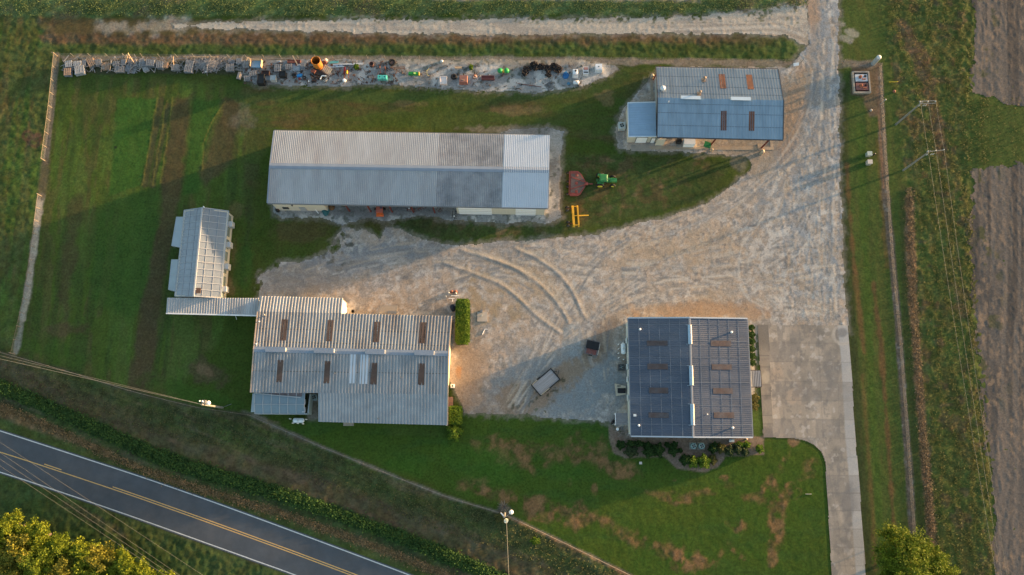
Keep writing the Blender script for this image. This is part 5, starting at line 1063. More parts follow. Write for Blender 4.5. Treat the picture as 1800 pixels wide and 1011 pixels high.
for k in range(16): q = random.uniform(0, 3.1); l_ = random.uniform(.4, 1.0); x, y = random.uniform(-.8, .8), random.uniform(-.5, .5); m.tube((x-l_*math.cos(q), y-l_*math.sin(q)*.6, .05), (x+l_*math.cos(q), y+l_*math.sin(q)*.6, random.uniform(.1, .5)), .03, n=5)
part(m, 'branches', M('dead_wood', (.22, .19, .17), .9, 0, .3, 4), f_); f_['kind'] = 'thing'
pg = thing('entrance_pergola', 'slatted grey entrance canopy on the office side facing the concrete', 'canopy', (0, 0, 0)); x, y, sx, sy = rect(1320, 651, 1337.5, 680.5, 2.5); pg.location = (x, y, 0)
m = MB(); m.beam((-sx/2, sy/2, 2.5), (sx/2, sy/2, 2.5), .12); m.beam((-sx/2, -sy/2, 2.5), (sx/2, -sy/2, 2.5), .12); m.beam((sx/2, -sy/2, 2.5), (sx/2, sy/2, 2.5), .14); part(m, 'frame', M('dark_brown', (.05, .04, .04), .6), pg)
m = MB()
for k in range(6): m.box((-sx/2+.15+k*sx/6, 0, 2.55), (.16, sy-.15, .05))
part(m, 'slats', M('grey_slats', (.30, .31, .33), .6), pg)
m = MB(); m.box((.05, 0, 2.42), (sx*.8, sy*.92, .04)); part(m, 'glass_sheet', M('dim_glass', (.12, .14, .17), .3), pg)
for q in (-1, 1): m = MB(); m.beam((sx/2-.05, q*(sy/2-.05), 0), (sx/2-.05, q*(sy/2-.05), 2.45), .12); part(m, 'post', M('dark_brown', 0), pg)
bl = thing('bench', 'pale blue bench against the office wall in the planting bed', 'bench', at(1285, 775)); m = MB(); m.box((0, 0, .45), (.85, .42, .06)); part(m, 'seat', M('bench_blue', (.35, .45, .50), .5), bl)
for x in (-.35, .35): m = MB(); m.box((x, 0, .21), (.07, .36, .42)); part(m, 'leg', GREYM, bl)
lump('small cream meter box at the office corner', 'box', 'meter_box', 1311, 772, [(.16, 0), (.16, .6), (0, .62)], M('cream_box', (.6, .48, .35), .6), 4)
# --- shop front things
f_ = thing('ice_chest', 'white flat-topped chest under the eave of the repair shop', 'chest', (0, 0, 0)); x, y, sx, sy = rect(1203, 241.5, 1222, 253.5, 1.5); f_.location = (x, y, 0); m = MB(); m.box((0, 0, .72), (sx, sy, 1.44)); part(m, 'cabinet', WHITE, f_); m = MB(); m.box((0, 0, 1.48), (sx*1.03, sy*1.03, .08)); part(m, 'lid', M('lid_white', (.70, .74, .78), .4), f_)
f_ = thing('seed_hopper', 'green hopper by the red steel post of the repair shop', 'hopper', at(1242, 257), R(-20)); m = MB(); m.box((0, 0, .6), (1.1, .75, .7), top=1.15); part(m, 'hopper', M('deep_green', (.012, .17, .06), .5, 0, .15, 2), f_)
for x in (-.4, .4): m = MB(); m.beam((x, 0, 0), (x, 0, .4), .08); part(m, 'leg', GREYM, f_)
def bollard(u, v, label, r, h): o = thing('round_bollard', label, 'bollard', at(u, v)); m = MB(); m.tube((0, 0, 0), (0, 0, h), r, n=12); part(m, 'post', M('tan_concrete', 0), o); m = MB(); m.lathe((0, 0, h), [(r, 0), (r*.8, r*.5), (r*.4, r*.75), (0, r*.8)], 12); part(m, 'cap', M('cap_tan', (.46, .36, .26), .7), o, True)
bollard(1250, 266, 'slim tan concrete bollard beside the green hopper', .2, .9); bollard(1337.5, 270, 'thick tan concrete bollard before the red post of the repair shop', .36, 1.1); bollard(1145.5, 137, 'thick tan concrete bollard behind the repair shop', .3, 1.0)
sg = thing('notice_board', 'flat white notice board lying by the north fence end', 'sign', at(1397.5, 116), R(10)); m = MB(); m.beam((-.4, 0, 0), (-.4, 0, .5), .07); m.beam((.4, 0, 0), (.4, 0, .5), .07); part(m, 'stand', GREYM, sg); m = MB(); m.slab([(-.5, -.25, .5), (.5, -.25, .5), (.5, .25, .75), (-.5, .25, .75)], .04); part(m, 'panel', WHITE, sg)
# --- under the barn eave
f_ = thing('red_loader', 'orange-red machine poking out from under the barn eave', 'machine', at(668.5, 373)); m = MB(); m.box((0, .9, .9), (1.15, 2.6, .6)); part(m, 'body', M('salmon_paint', (.46, .13, .09), .6, 0, .2, 2), f_); m = MB(); m.box((0, -.65, .6), (1.3, .5, .7), top=.8); part(m, 'bucket', M('bright_orange', (.65, .13, .03), .55), f_)
for x in (-.6, .6): wheel_at(f_, (x, .4, .4), .4, .25, GREYM)
m = MB(); m.box((.35, .8, 1.3), (.35, 1.2, .3)); part(m, 'engine_cover', M('purple_grey', (.12, .08, .10), .6), f_)
f_ = thing('teal_tarp', 'crumpled teal tarpaulin by the barn wall', 'tarpaulin', at(572, 369.5)); m = MB(); m.lathe((0, 0, 0), [(1.0, 0), (.8, .4), (.45, .75), (0, .9)], 8); m.v = [(x*.7*random.uniform(.8, 1.2), y*1.2*random.uniform(.8, 1.1), z*random.uniform(.7, 1.1)) for x, y, z in m.v]; part(m, 'cloth', M('teal_cloth', (.02, .10, .12), .7, 0, .3, 2), f_)
lump('brown heap beside the teal tarpaulin under the barn eave', 'heap', 'rust_heap', 582, 364, [(.7, 0), (.5, .3), (.2, .55), (0, .6)], M('brown_heap', (.12, .07, .035), .9, 0, .4, 4, .4, 5), 9)
for k, (u, v, lab) in enumerate(((723, 369, 'small rusty tiller with white knob under the barn eave'), (741, 366, 'rusty cultivator frame under the barn eave'), (775, 367, 'rusty spring harrow under the barn eave'), (800, 379, 'dark scrap with white handle at the corner of the white barn doors'))):
    f_ = thing('cultivator', lab, 'implement', at(u, v), k*.5); rm_ = M('rust', (.17, .06, .045), .85, 0, .4, 4, col2=(.08, .04, .035))
    m = MB(); m.beam((-.8, 0, .5), (.8, 0, .5), .1); m.beam((-.7, .45, .45), (.7, .45, .45), .08); part(m, 'frame', rm_ if k < 3 else DARKM, f_)
    for q in range(4): m = MB(); m.path([(-.6+q*.4, 0, .5), (-.6+q*.4, -.35, .3), (-.5+q*.4, -.25, .02)], .04); part(m, 'tine', rm_ if k < 3 else DARKM, f_)
    if k in (0, 3): m = MB(); m.lathe((-.3, .1, .55), [(.12, 0), (.14, .1), (0, .2)], 8); part(m, 'knob', WHITE, f_)
f_ = thing('downpipe', 'white downpipe leaning at the open end of the barn', 'pipe', at(557.5, 373)); m = MB(); m.tube((.25, -.25, .05), (-.3, .45, 1.2), .06); part(m, 'pipe', WHITE, f_)
lump('black barrel at the barn wall corner', 'barrel', 'barrel', 489, 371, [(.3, 0), (.33, .45), (.3, .9), (0, .92)], M('black_plastic', 0))
f_ = thing('lawn_stake', 'thin white stake hanging at the passage gutter', 'stake', at(416.5, 560)); m = MB(); m.tube((0, -.2, .1), (.2, .5, 1.6), .04); part(m, 'stake', WHITE, f_)
# --- pumping pit and the boxes along the east strip
pt = thing('pump_pit', 'concrete-walled pit with two rusty pump sets on pale bases', 'pump pit', (0, 0, 0)); x, y, sx, sy = rect(1497.5, 128, 1527, 165.5); pt.location = (x, y, 0)
for nm, c_, s_ in (('wall', (-sx/2+.1, 0, .3), (.26, sy, .6)), ('wall', (sx/2-.1, 0, .3), (.26, sy, .6)), ('wall', (0, -sy/2+.1, .3), (sx-.46, .26, .6)), ('wall', (0, sy/2-.1, .3), (sx-.46, .26, .6))): m = MB(); m.box(c_, s_); part(m, nm, CONCR, pt)
m = MB(); m.box((0, 0, .05), (sx-.5, sy-.5, .08)); part(m, 'floor', M('pit_dark', (.05, .045, .05), .8), pt)
for q, mt, nm in ((.85, M('pump_base_pale', (.48, .52, .56), .6), 1), (-.85, M('pump_base_rust', (.22, .10, .085), .8, 0, .3, 3), 2)):
    m = MB(); m.box((.05, q, .32), (2.2, 1.35, .45)); pb = part(m, 'pump_base', mt, pt)
    m = MB(); m.lathe((-.2, q+.1, .55), [(.28, 0), (.3, .2), (.16, .5), (0, .52)], 12); m.beam((.1, q-.3, .65), (.8, q-.3, .65), .16); part(m, 'pump', M('pump_rust', (.30, .11, .06), .75, 0, .4, 4), pb)
    m = MB(); m.box((.7, q+.25, .7), (.3, .3, .3)); part(m, 'motor', DARKM, pb)
si = thing('feed_silo', 'galvanised standing cylinder with white domed top at the fence corner', 'tank', at(1534.5, 112)); m = MB(); m.tube((0, 0, 0), (0, 0, 2.4), .42, n=16); part(m, 'cylinder', M('galv_cyl', (.36, .42, .46), .45, .3, .1, 1), si); m = MB(); m.lathe((0, 0, 2.4), [(.44, 0), (.4, .15), (.22, .28), (0, .32)], 14); part(m, 'dome', M('dome_pale', (.5, .52, .53), .5), si, True)
for u, v, lab, c_ in ((1525, 273, 'pale grey-green utility cabinet on the east grass, farther from the office', (.30, .35, .33)), (1525.5, 287.5, 'pale pinkish utility cabinet on the east grass, nearer the office', (.42, .38, .35))):
    f_ = thing('utility_cabinet', lab, 'cabinet', at(u, v)); m = MB(); m.box((0, 0, .45), (.78, .7, .9)); part(m, 'cabinet', M('cab%d' % int(v), c_, .5), f_); m = MB(); m.box((0, 0, .93), (.86, .78, .07)); part(m, 'lid', M('cablid%d' % int(v), tuple(min(1, k*1.2) for k in c_), .5), f_)
lump('white valve cap on the grass beside the fence strip', 'valve', 'valve_cap', 1530.5, 194.5, [(.22, 0), (.22, .25), (.1, .4), (0, .42)], M('cap_pale', (.36, .35, .33), .6)); lump('black meter barrel beside the utility cabinets', 'meter', 'meter_barrel', 1534.5, 273, [(.14, 0), (.16, .8), (0, .85)], DARKM)
f_ = thing('marker_stake', 'bright yellow marker stake in the grass beyond the pump pit', 'stake', at(1566, 146)); m = MB(); m.beam((-.4, .1, .2), (.8, -.2, 1.0), .12); part(m, 'stake', YELLOW_P, f_)
lump('rusty pot lying in the grass by the yellow stake', 'pot', 'rusty_pot', 1571, 161.5, [(.2, 0), (.3, .2), (.2, .4), (0, .42)], M('rusty_valve', 0))
f_ = thing('pipe_riser', 'short white riser leaning by the fence strip below the pump pit', 'riser', at(1547, 184)); m = MB(); m.tube((0, 0, 0), (.25, .2, 1.6), .05); part(m, 'riser', M('cap_pale', 0), f_); m = MB(); m.lathe((.25, .2, 1.6), [(.14, 0), (.14, .15), (0, .2)], 8); part(m, 'head', M('cap_pale', 0), f_)
for u, v, lab in ((1126, 814, 'pale concrete marker set in the shaded front lawn'), (1421, 868.5, 'thin white rod lying in the sunlit front lawn')):
    f_ = thing('survey_marker' if u < 1200 else 'lawn_rod', lab, 'marker', at(u, v)); m = MB(); m.box((0, 0, .06), (.45, .4, .12) if u < 1200 else (1.0, .07, .1)); part(m, 'stone', M('marker', (.5, .48, .44), .7), f_)

# ---------------------------------------------------------------- fences
POST = M('fence_post_wood', (.20, .17, .135), .8, 0, .2, 3); WIRE = M('fence_wire', (.20, .19, .18), .6, .3)
def fence(pts, label, h, every, rail=None, pr=.055, lean=0.0, mat=None):
    w = [np.array(P2(*q)) for q in pts]; s = np.concatenate([[0], np.cumsum([np.hypot(*(b-a)) for a, b in zip(w, w[1:])])]); W_ = np.array(w)
    pos = lambda d: (float(np.interp(d, s, W_[:, 0])), float(np.interp(d, s, W_[:, 1])))
    f = thing('wire_fence', label, 'fence', (*pos(0), 0)); n = max(1, round(s[-1]/every)); x0, y0 = pos(0)
    sp = [pos(s[-1]*k/n) for k in range(n+1)]
    for k, (x, y) in enumerate(sp):
        m = MB(); big = k in (0, n); m.tube((x-x0, y-y0, -.05), (x-x0+random.uniform(-.05, .05), y-y0+lean, h*random.uniform(.95, 1.15)+(.25 if big else 0)), pr*(1.5 if big else 1), n=6); part(m, 'post', mat or POST, f)
    m = MB()
    for z in (.25, .55, .85, 1.1):
        if z < h: m.path([(x-x0, y-y0, z*h/1.25) for x, y in sp], .012, 4)
    part(m, 'wire', WIRE, f)
    if rail:
        m = MB(); m.path([(x-x0, y-y0, h) for x, y in sp], rail, 6); part(m, 'top_rail', M('rail_tan', (.15, .12, .085), .6, .1, .1, 2), f)
    return f
PALEP = M('fence_post_pale', (.20, .19, .175), .7, 0, .15, 3)
fence([(99, 99), (500, 102), (900, 104.5), (1200, 107), (1408, 110)], 'wire fence with pale posts along the scrap strip, facing the sandy lane', 1.2, 3.2, None, .035, .0, PALEP)
fence([(101, 99), (91, 195), (79, 283)], 'chain-link fence with tan top rail from the junk corner down to the gap', 1.3, 2.4, .03)
fence([(73, 345), (62, 430), (49, 520), (26, 622)], 'tan-railed fence on the pale bare strip at the paddock edge', 1.2, 2.4, .03)
fence(FENCE_S[1:6], 'dark-wired fence between the paddock and the road verge', 1.2, 3.0, .03)
fence(FENCE_S[5:10], 'fence with white posts between the front lawn and the roadside ditch', 1.1, 3.4, None, .05, 0, PALEP)
fence(FENCE_S[9:12], 'sunlit brown-railed fence at the lawn edge beyond the transformer pole', 1.1, 3.0, .035)
fence([(1545, 118), (1552, 250), (1564, 430), (1580, 600), (1592, 760), (1604, 935)], 'long wire fence on the bare strip along the mown east grass', 1.2, 5.0, None, .045)
fence([(1480, 112), (1538, 112)], 'short fence between the lane and the galvanised cylinder', 1.2, 2.0, None, .05)

# ---------------------------------------------------------------- utility poles and cables
POLE = M('weathered_pole', (.20, .20, .185), .8, 0, .2, 2, stretch=(4, 4, .4)); CER = M('grey_ceramic', (.42, .46, .46), .4); CABLE = M('cable', (.15, .15, .13), .6)
def pole(label, u, v, h, arm=None, double=False, rz=0.0):
    o = thing('utility_pole', label, 'utility pole', at(u, v), 0); m = MB(); m.tube((0, 0, 0), (0, 0, h), .19, .13, 10); part(m, 'shaft', POLE, o)
    ends = []
    if arm:
        c_, s_ = math.cos(rz), math.sin(rz)
        for k, q in enumerate((-.22, .22) if double else (0,)):
            m = MB(); m.beam((arm[0]*c_-q*s_, arm[0]*s_+q*c_, h-.25), (arm[1]*c_-q*s_, arm[1]*s_+q*c_, h-.25), .11, .13); part(m, 'crossarm', POLE, o)
        for x in np.linspace(arm[0]+.1, arm[1]-.1, 3):
            p = (x*c_, x*s_, h-.15); m = MB(); m.lathe(p, [(.07, 0), (.10, .1), (.06, .16), (.09, .24), (0, .3)], 8); part(m, 'insulator', CER, o); ends.append((p[0], p[1], h+.1))
        for x in (-.35, .4, .75): m = MB(); m.lathe((x*c_+.1, x*s_-.35, h-.9), [(.08, 0), (.1, .2), (.05, .45), (0, .46)], 8); part(m, 'cutout', CER, o)
    return o, [(o.location[0]+e[0], o.location[1]+e[1], e[2]) for e in ends]
p1, e1 = pole('slim grey utility pole with a double crossarm, farther of two on the east grass', 1574.5, 219, 9.6, (-.5, 2.3), True, R(2))
p2, e2 = pole('slim grey utility pole with one crossarm, the nearer of two on the east grass', 1587.5, 299.5, 9.4, (-.5, 2.4), False, R(6))
p3, e3 = pole('utility pole with white lamp and transformer by the road fence, next to the glass lean-to', 391, 716.5, 9.2)
p4, e4 = pole('utility pole carrying white lamp and pale transformer at the sunlit end of the lawn fence', 887.5, 901, 9.2)
def cable(label, a, b, sag, grp=None, r=.022, src=None):
    o = thing('power_cable', label, 'cable', a, 0, grp); m = MB(); n = 14; v = Vector(b)-Vector(a)
    m.path([(v.x*k/n, v.y*k/n, v.z*k/n-sag*4*(k/n)*(1-k/n)) for k in range(n+1)], r, 4); part(m, 'strand', CABLE, o)
for a, b in zip(e1, e2): cable('cable strung between the two slim poles on the east grass', a, b, .1, 'cables between the east poles', .018)
for k, a in enumerate(e2): q = P(1764+k*9, 1085, 9.3); cable('long cable running from the nearer east pole along the stubble field edge', a, q, .5, 'cables along the stubble field', .018)
top3 = (p3.location[0], p3.location[1], 9.0); top4 = (p4.location[0], p4.location[1], 9.0)
cable('cable running from the lamp pole above the paddock fence', top3, P(-60, 617.5, 9.0), .4, None, .03); cable('lower cable under the one above the paddock fence', (top3[0], top3[1], 7.6), P(-60, 611, 7.4), .4, None, .022)
cable('single cable dropping from the transformer pole across the ditch', (top4[0]+.3, top4[1]-.3, 8.6), P(897, 1075, 9.0), .1, None, .035)
for k, (u0, v0, u1, v1) in enumerate(((-120, 715, 402, 1071), (-120, 727, 388, 1070), (-120, 741, 370, 1065), (-120, 700, 430, 1060))): cable('thin cable of the roadside line above the woodland edge', P(u0, v0, 9), P(u1, v1, 9), .3, 'roadside line cables', .013)
LAMPW = M('lamp_white', (.85, .84, .82), .4)
for o, dx, dy in ((p3, .4, .05), (p4, .55, .25)):
    m = MB(); m.beam((0, 0, 8.3), (dx*1.8, dy*1.8, 8.5), .07); ar = part(m, 'lamp_arm', GREYM, o); m = MB(); m.lathe((dx*1.9, dy*1.9+.2, 8.2), [(.30, 0), (.36, .15), (.28, .35), (0, .42)], 12); part(m, 'lamp_head', LAMPW, ar, True)
for o, dx, dy, mt in ((p3, -.35, .5, GREYM), (p4, .25, -.7, M('pale_green_can', (.62, .66, .52), .5))):
    m = MB(); m.tube((dx, dy, 6.6), (dx, dy, 7.6), .33, n=14); tr = part(m, 'transformer', mt, o); m = MB(); m.lathe((dx, dy, 7.6), [(.1, 0), (.06, .25), (0, .26)], 8); part(m, 'bushing', CER, tr)
m = MB(); m.beam((-.55, .55, 7.9), (-.1, .05, 8.1), .16); part(m, 'cutout', LAMPW, p4); m = MB(); m.beam((-.2, -.2, 7.7), (.5, .1, 7.7), .1); part(m, 'bracket', POLE, p4)
for x in (-.5, -.1): m = MB(); m.lathe((x, .55, 8.6), [(.1, 0), (.14, .15), (0, .3)], 8); part(m, 'insulator', LAMPW, p3)
m = MB(); m.beam((.05, 0, .1), (1.5, .6, .1), .05); part(m, 'guy_anchor', GREYM, p3)
# ---------------------------------------------------------------- the scrap strip: pallets, drums, tanks, tyres
PG = [M('pallet_grey', (.24, .24, .245), .85, 0, .3, 3, col2=(.16, .16, .165)), M('pallet_tan', (.36, .25, .175), .85, 0, .25, 3, col2=(.24, .18, .14)), M('pallet_blue_grey', (.20, .22, .245), .85, 0, .25, 3, col2=(.15, .16, .18)), M('pallet_silver', (.36, .37, .38), .8, 0, .2, 3, col2=(.26, .27, .28))]
PMESH = {}
def pallet_mesh(sx, sy, mi):
    k = (round(sx, 1), round(sy, 1), mi)
    if k not in PMESH:
        m = MB(); n = max(4, round(sx/.3)); sw = sx/n*.6
        for i in range(n): m.box((-sx/2+sx*(i+.5)/n, 0, .13), (sw, sy, .03))
        for y in (-sy/2+.06, 0, sy/2-.06): m.box((0, y, .07), (sx, .09, .09))
        for i in (0, n//2, n-1): m.box((-sx/2+sx*(i+.5)/n, 0, .012), (sw, sy, .024))
        me = bpy.data.meshes.new('pallet'); me.from_pydata(m.v, [], m.f); me.update(); me.materials.append(PG[mi]); PMESH[k] = me
    return PMESH[k]
def stack(u0, v0, u1, v1, n, mi, rz, label, mi_top=None):
    x, y, sx, sy = rect(u0, v0, u1, v1, n*.15); px, py = x, y; mis = [mi]*n
    if mi_top is not None: mis[-1] = mi_top
    for k in range(n):
        o = bpy.data.objects.new('pallet', pallet_mesh(sx*.92, sy*.92, mis[k])); COL.objects.link(o)
        o.location = (px+random.uniform(-.06, .06), py+random.uniform(-.06, .06), k*.15); o.rotation_euler = (0, 0, R(rz+random.uniform(-5, 5)))
        tag(o, ('top pallet of ' if k == n-1 else 'lower pallet in ')+label, 'pallet', 'stacked pallets along the fence')
for a in ((113.5, 106, 127, 117.5, 5, 3, 8, 'the pale stack nearest the fence corner'), (128, 106.5, 143, 116, 5, 3, 3, 'the pale stack second from the fence corner'),
          (129.5, 115, 148, 130, 5, 3, 10, 'the big silver stack sticking out onto the grass'), (111, 119.5, 125, 133, 5, 2, 0, 'the brown-topped stack at the grass edge by the fence corner', 1),
          (144, 104.5, 151, 116, 4, 2, 4, 'the narrow dark stack beside the tan pallets'), (152.5, 102.5, 166, 116, 4, 1, 25, 'the tilted tan stack'),
          (178, 109, 193, 122, 3, 1, 2, 'the tan pile within a bent hoop'), (197, 106.5, 210, 116, 4, 0, -3, 'the grey stack between hoop and pole tripod'), (211, 104, 220.5, 114.5, 4, 2, 5, 'the bluish stack against the pole tripod'),
          (200.5, 115.5, 219, 126.5, 4, 0, 2, 'the wide grey stack before the pole tripod'), (243.5, 103.5, 255, 117, 5, 2, 6, 'the dark stack right after the pole tripod'), (255.5, 104, 272, 116, 6, 2, -2, 'the neat blue-grey stack in the middle of the row'),
          (250.5, 117, 261, 125.5, 3, 3, 20, 'the small pale stack before the blue-grey row'), (273.5, 107.5, 287.5, 119, 6, 2, 0, 'the blue-grey stack with a sunlit end'), (287.5, 107.5, 294, 118.5, 5, 1, 2, 'the narrow sunlit tan stack'),
          (299.5, 112, 314, 123.5, 4, 0, 0, 'the low grey stack under a leaning pole'), (323.5, 105, 339.5, 127, 5, 2, -4, 'the tall rectangular stack before the stick heap'),
          (396, 111.5, 411.5, 124.5, 4, 0, 2, 'the grey stack just beyond the stick heap'), (414, 102.5, 425, 112.5, 4, 2, 0, 'the dark stack tucked at the fence by the crates'), (425, 105.5, 437, 119, 4, 0, 12, 'the mauve-grey stack beside the sunlit boards'),
          (416, 126, 424, 138.5, 4, 0, -14, 'the grey stack at the grass edge before the crates'), (428, 132, 440.5, 142, 3, 0, 2, 'the flat grey stack at the grass edge'), (481, 112, 494, 126, 4, 2, 0, 'the slatted stack behind the black crate'), (527.5, 111, 536, 123, 4, 2, 0, 'the dark slatted stack before the plank')):
    stack(*a)
def boards(label, u, v, n, ln, wd, rz, mat, z=.06, name='board_pile', cat='boards', jit=.15, th=.05):
    o = thing(name, label, cat, at(u, v), R(rz)); m = MB()
    for k in range(n): m.box((random.uniform(-jit, jit), (k-(n-1)/2)*wd*1.08, z+th/2+random.uniform(0, .05)+(.05 if k % 3 == 0 else 0)), (ln*random.uniform(.85, 1.0), wd, th), random.uniform(-.05, .05))
    part(m, 'boards', mat, o); return o
SILV, TANB, BLUEB = PG[3], M('sunny_board', (.52, .37, .23), .8, 0, .2, 2), M('blue_sheet', (.24, .38, .50), .5, 0, .1, 1)
boards('small silver boards before the pole tripod', 232.5, 121.5, 6, 1.9, .24, 85, PG[0]); boards('loose grey boards at the grass edge below the blue panel', 447, 132, 8, 2.0, .18, 80, PG[0])
boards('jumbled brown boards by the tan pallets', 172, 108.5, 6, 1.3, .2, 30, PG[1]); boards('sunlit tan boards leaning beside the blue panel', 436.5, 111, 4, 1.7, .2, 75, TANB, .35); boards('sunlit tan boards on the grass edge stack', 422, 134, 3, 1.2, .16, 80, TANB, .5)
f_ = thing('open_crate', 'open crate with pale blue bottom and tan sides at the pallet row end', 'crate', at(452, 114), R(-3)); m = MB(); m.box((0, 0, .15), (1.9, 1.3, .3)); part(m, 'bottom', BLUEB, f_)
for c_, s_ in (((-.98, 0, .45), (.07, 1.4, .9)), ((.98, 0, .45), (.07, 1.4, .9)), ((0, .68, .4), (1.9, .06, .8))): m = MB(); m.box(c_, s_); part(m, 'side', TANB, f_)
# bent hoop, pole tripod, leaning poles, stick heap
f_ = thing('bent_hoop', 'pale bent hoop standing round the tan pallet pile', 'hoop', at(190, 117)); m = MB(); m.path([(.6+.35*math.sin(q), 1.1*math.cos(q), .5+.4*math.sin(q)) for q in np.linspace(0, 3.14, 9)], .05); part(m, 'hoop', PALEP, f_)
f_ = thing('pole_tripod', 'tan timber poles leaning together as a tripod over the grey boards', 'poles', at(232, 110))
for p, q in (((-1.3, -.9, 0), (.05, 1.0, 1.7)), ((.95, -.9, 0), (.0, .9, 1.75)), ((-1.4, .9, .1), (.2, .2, 1.4))): m = MB(); m.tube(p, q, .07); part(m, 'pole', TANB, f_)
f_ = thing('leaning_poles', 'two thin pale poles propped over the low grey stack', 'poles', at(304, 115))
for p, q in (((-1.3, .5, .3), (.3, -.9, .5)), ((.3, 1.3, .9), (.4, -.5, .5)), ((-1.5, .55, .4), (.3, .4, .9))): m = MB(); m.tube(p, q, .05); part(m, 'pole', TANB, f_)
f_ = thing('fence_rail', 'long tan rail lying on the bare strip behind the stick heap', 'rail', at(350, 102.5), R(-1)); m = MB(); m.tube((-2.8, 0, .4), (3.6, .1, .4), .06); part(m, 'rail', TANB, f_)
f_ = thing('fence_rail', 'long grey rail on the ground behind the open crate', 'rail', at(455, 104.5), R(0)); m = MB(); m.tube((-2.3, 0, .2), (7.0, .05, .2), .07); part(m, 'rail', PALEP, f_)
st_ = bpy.data.objects.new('x', None); bpy.data.objects.remove(st_)
m = MB()
for k in range(330):
    x, y = random.gauss(0, 1.25), random.gauss(0, .62); q = random.gauss(0, .9) if random.random() < .6 else random.uniform(0, 3.14); l_ = random.uniform(.45, .85); z = max(.05, .75*math.exp(-(x/1.7)**2-(y/.9)**2)*random.uniform(.3, 1.1)); dz = random.uniform(-.15, .15)
    m.beam((x-l_*math.cos(q), y-l_*math.sin(q), max(.03, z-dz)), (x+l_*math.cos(q), y+l_*math.sin(q), max(.03, z+dz)), .05)
o = m.build('stick_heap', M('grey_sticks', (.30, .295, .30), .85, 0, .25, 2, col2=(.20, .20, .21))); o.location = at(368, 115); tag(o, 'wide heap of criss-crossed grey sticks among the pallets', 'stick heap', None, 'stuff')
m = MB()
for k in range(70):
    x, y = random.gauss(0, .5), random.gauss(0, .5); q = random.uniform(0, 3.14); l_ = random.uniform(.3, .7); z = random.uniform(.05, .6); m.beam((x-l_*math.cos(q), y-l_*math.sin(q), z), (x+l_*math.cos(q), y+l_*math.sin(q), z+.05), .05)
o = m.build('stick_heap', MATS['grey_sticks']); o.location = at(234, 112); tag(o, 'loose heap of grey sticks under the pole tripod', 'stick heap', None, 'stuff')
# crates, tanks, drums
def crate(label, u0, v0, u1, v1, h, mat, rim=True, rz=0, cat='crate', name='crate', inner=None):
    x, y, sx, sy = rect(u0, v0, u1, v1, h); o = thing(name, label, cat, (x, y, 0), R(rz)); m = MB(); m.box((0, 0, h*.45), (sx, sy, h*.9)); part(m, 'body', mat, o)
    m = MB()
    for c_, s_ in (((-sx/2+.04, 0), (.08, sy)), ((sx/2-.04, 0), (.08, sy)), ((0, -sy/2+.04), (sx-.17, .08)), ((0, sy/2-.04), (sx-.17, .08))): m.box((c_[0], c_[1], h*.95), (*s_, h*.1+.02))
    part(m, 'rim', inner or mat, o); return o
crate('tall black open crate at the edge of the grass', 452, 130, 464, 146.5, 1.2, DARKM); crate('black crate with reddish edge behind the tall one', 459.5, 124, 473, 131.5, 1.0, M('black_red', (.03, .016, .015), .6)); crate('grey battered crate between the black crates', 466, 133, 475, 141, .8, GREYM)
crate('pale grey crate with round cap next to the black crate', 475, 132, 484.5, 141, .9, M('pale_crate', (.34, .38, .40), .6)); crate('lone black crate on the gravel below the slatted stack', 490, 125, 501.5, 133.5, 1.1, DARKM)
crate('rust-brown sunken tub ring beside the fence', 505, 105, 528, 110.5, .3, M('rust', 0)); boards('bluish corrugated sheets laid on the gravel', 518, 119.5, 5, 2.1, .28, 0, M('blue_grey_sheet', (.26, .30, .34), .6, 0, .15, 2)); boards('mauve-grey door panel lying above the bluish sheets', 517, 112.5, 3, 1.3, .26, 0, M('mauve', (.22, .21, .25), .6))
boards('single tan plank leaning across the door panel', 520.5, 109, 1, 2.0, .16, -62, TANB, .5); boards('pale narrow strip below the bluish sheets', 517, 124, 1, 1.9, .12, 0, PALEP)
lump('bright blue crumpled sack on the gravel', 'sack', 'blue_sack', 527, 133.5, [(.5, 0), (.55, .2), (.3, .45), (0, .5)], M('bright_blue', (.02, .20, .50), .5, 0, .2, 3), 7, .4, 1.1, .7); lump('dark red can beside the blue sack', 'can', 'can', 527, 139.5, [(.2, 0), (.2, .4), (0, .42)], M('dark_red', (.15, .015, .02), .5)); 
def tyre(label, u, v, r, w, hub=None, z=0, grp=None):
    o = thing('old_tyre', label, 'tyre', at(u, v, 0), 0, grp); o.location.z = z; m = MB(); m.ring((0, 0, w/2), r-w*.42, w*.5, 20, 8, 'z', .95); part(m, 'tread', TYRE, o, True)
    if hub: m = MB(); m.lathe((0, 0, w*.2), [(r*.55, 0), (r*.5, .08), (r*.2, .12), (0, .1)], 14); part(m, 'hub', hub, o)
    return o
RUSTH = M('rust_hub', (.22, .11, .08), .8, 0, .3, 4)
tyre('small dark tyre beside the blue sack', 517, 132.5, .33, .22); tyre('pale-rimmed wheel below the blue sack', 535, 137, .34, .22, PALEP); tyre('big tyre with rusty hub on the tan gravel by the fence', 689.5, 110.5, .66, .36, RUSTH); tyre('small wheel at the bottom of the wrecked machine', 550.5, 143, .3, .2); 
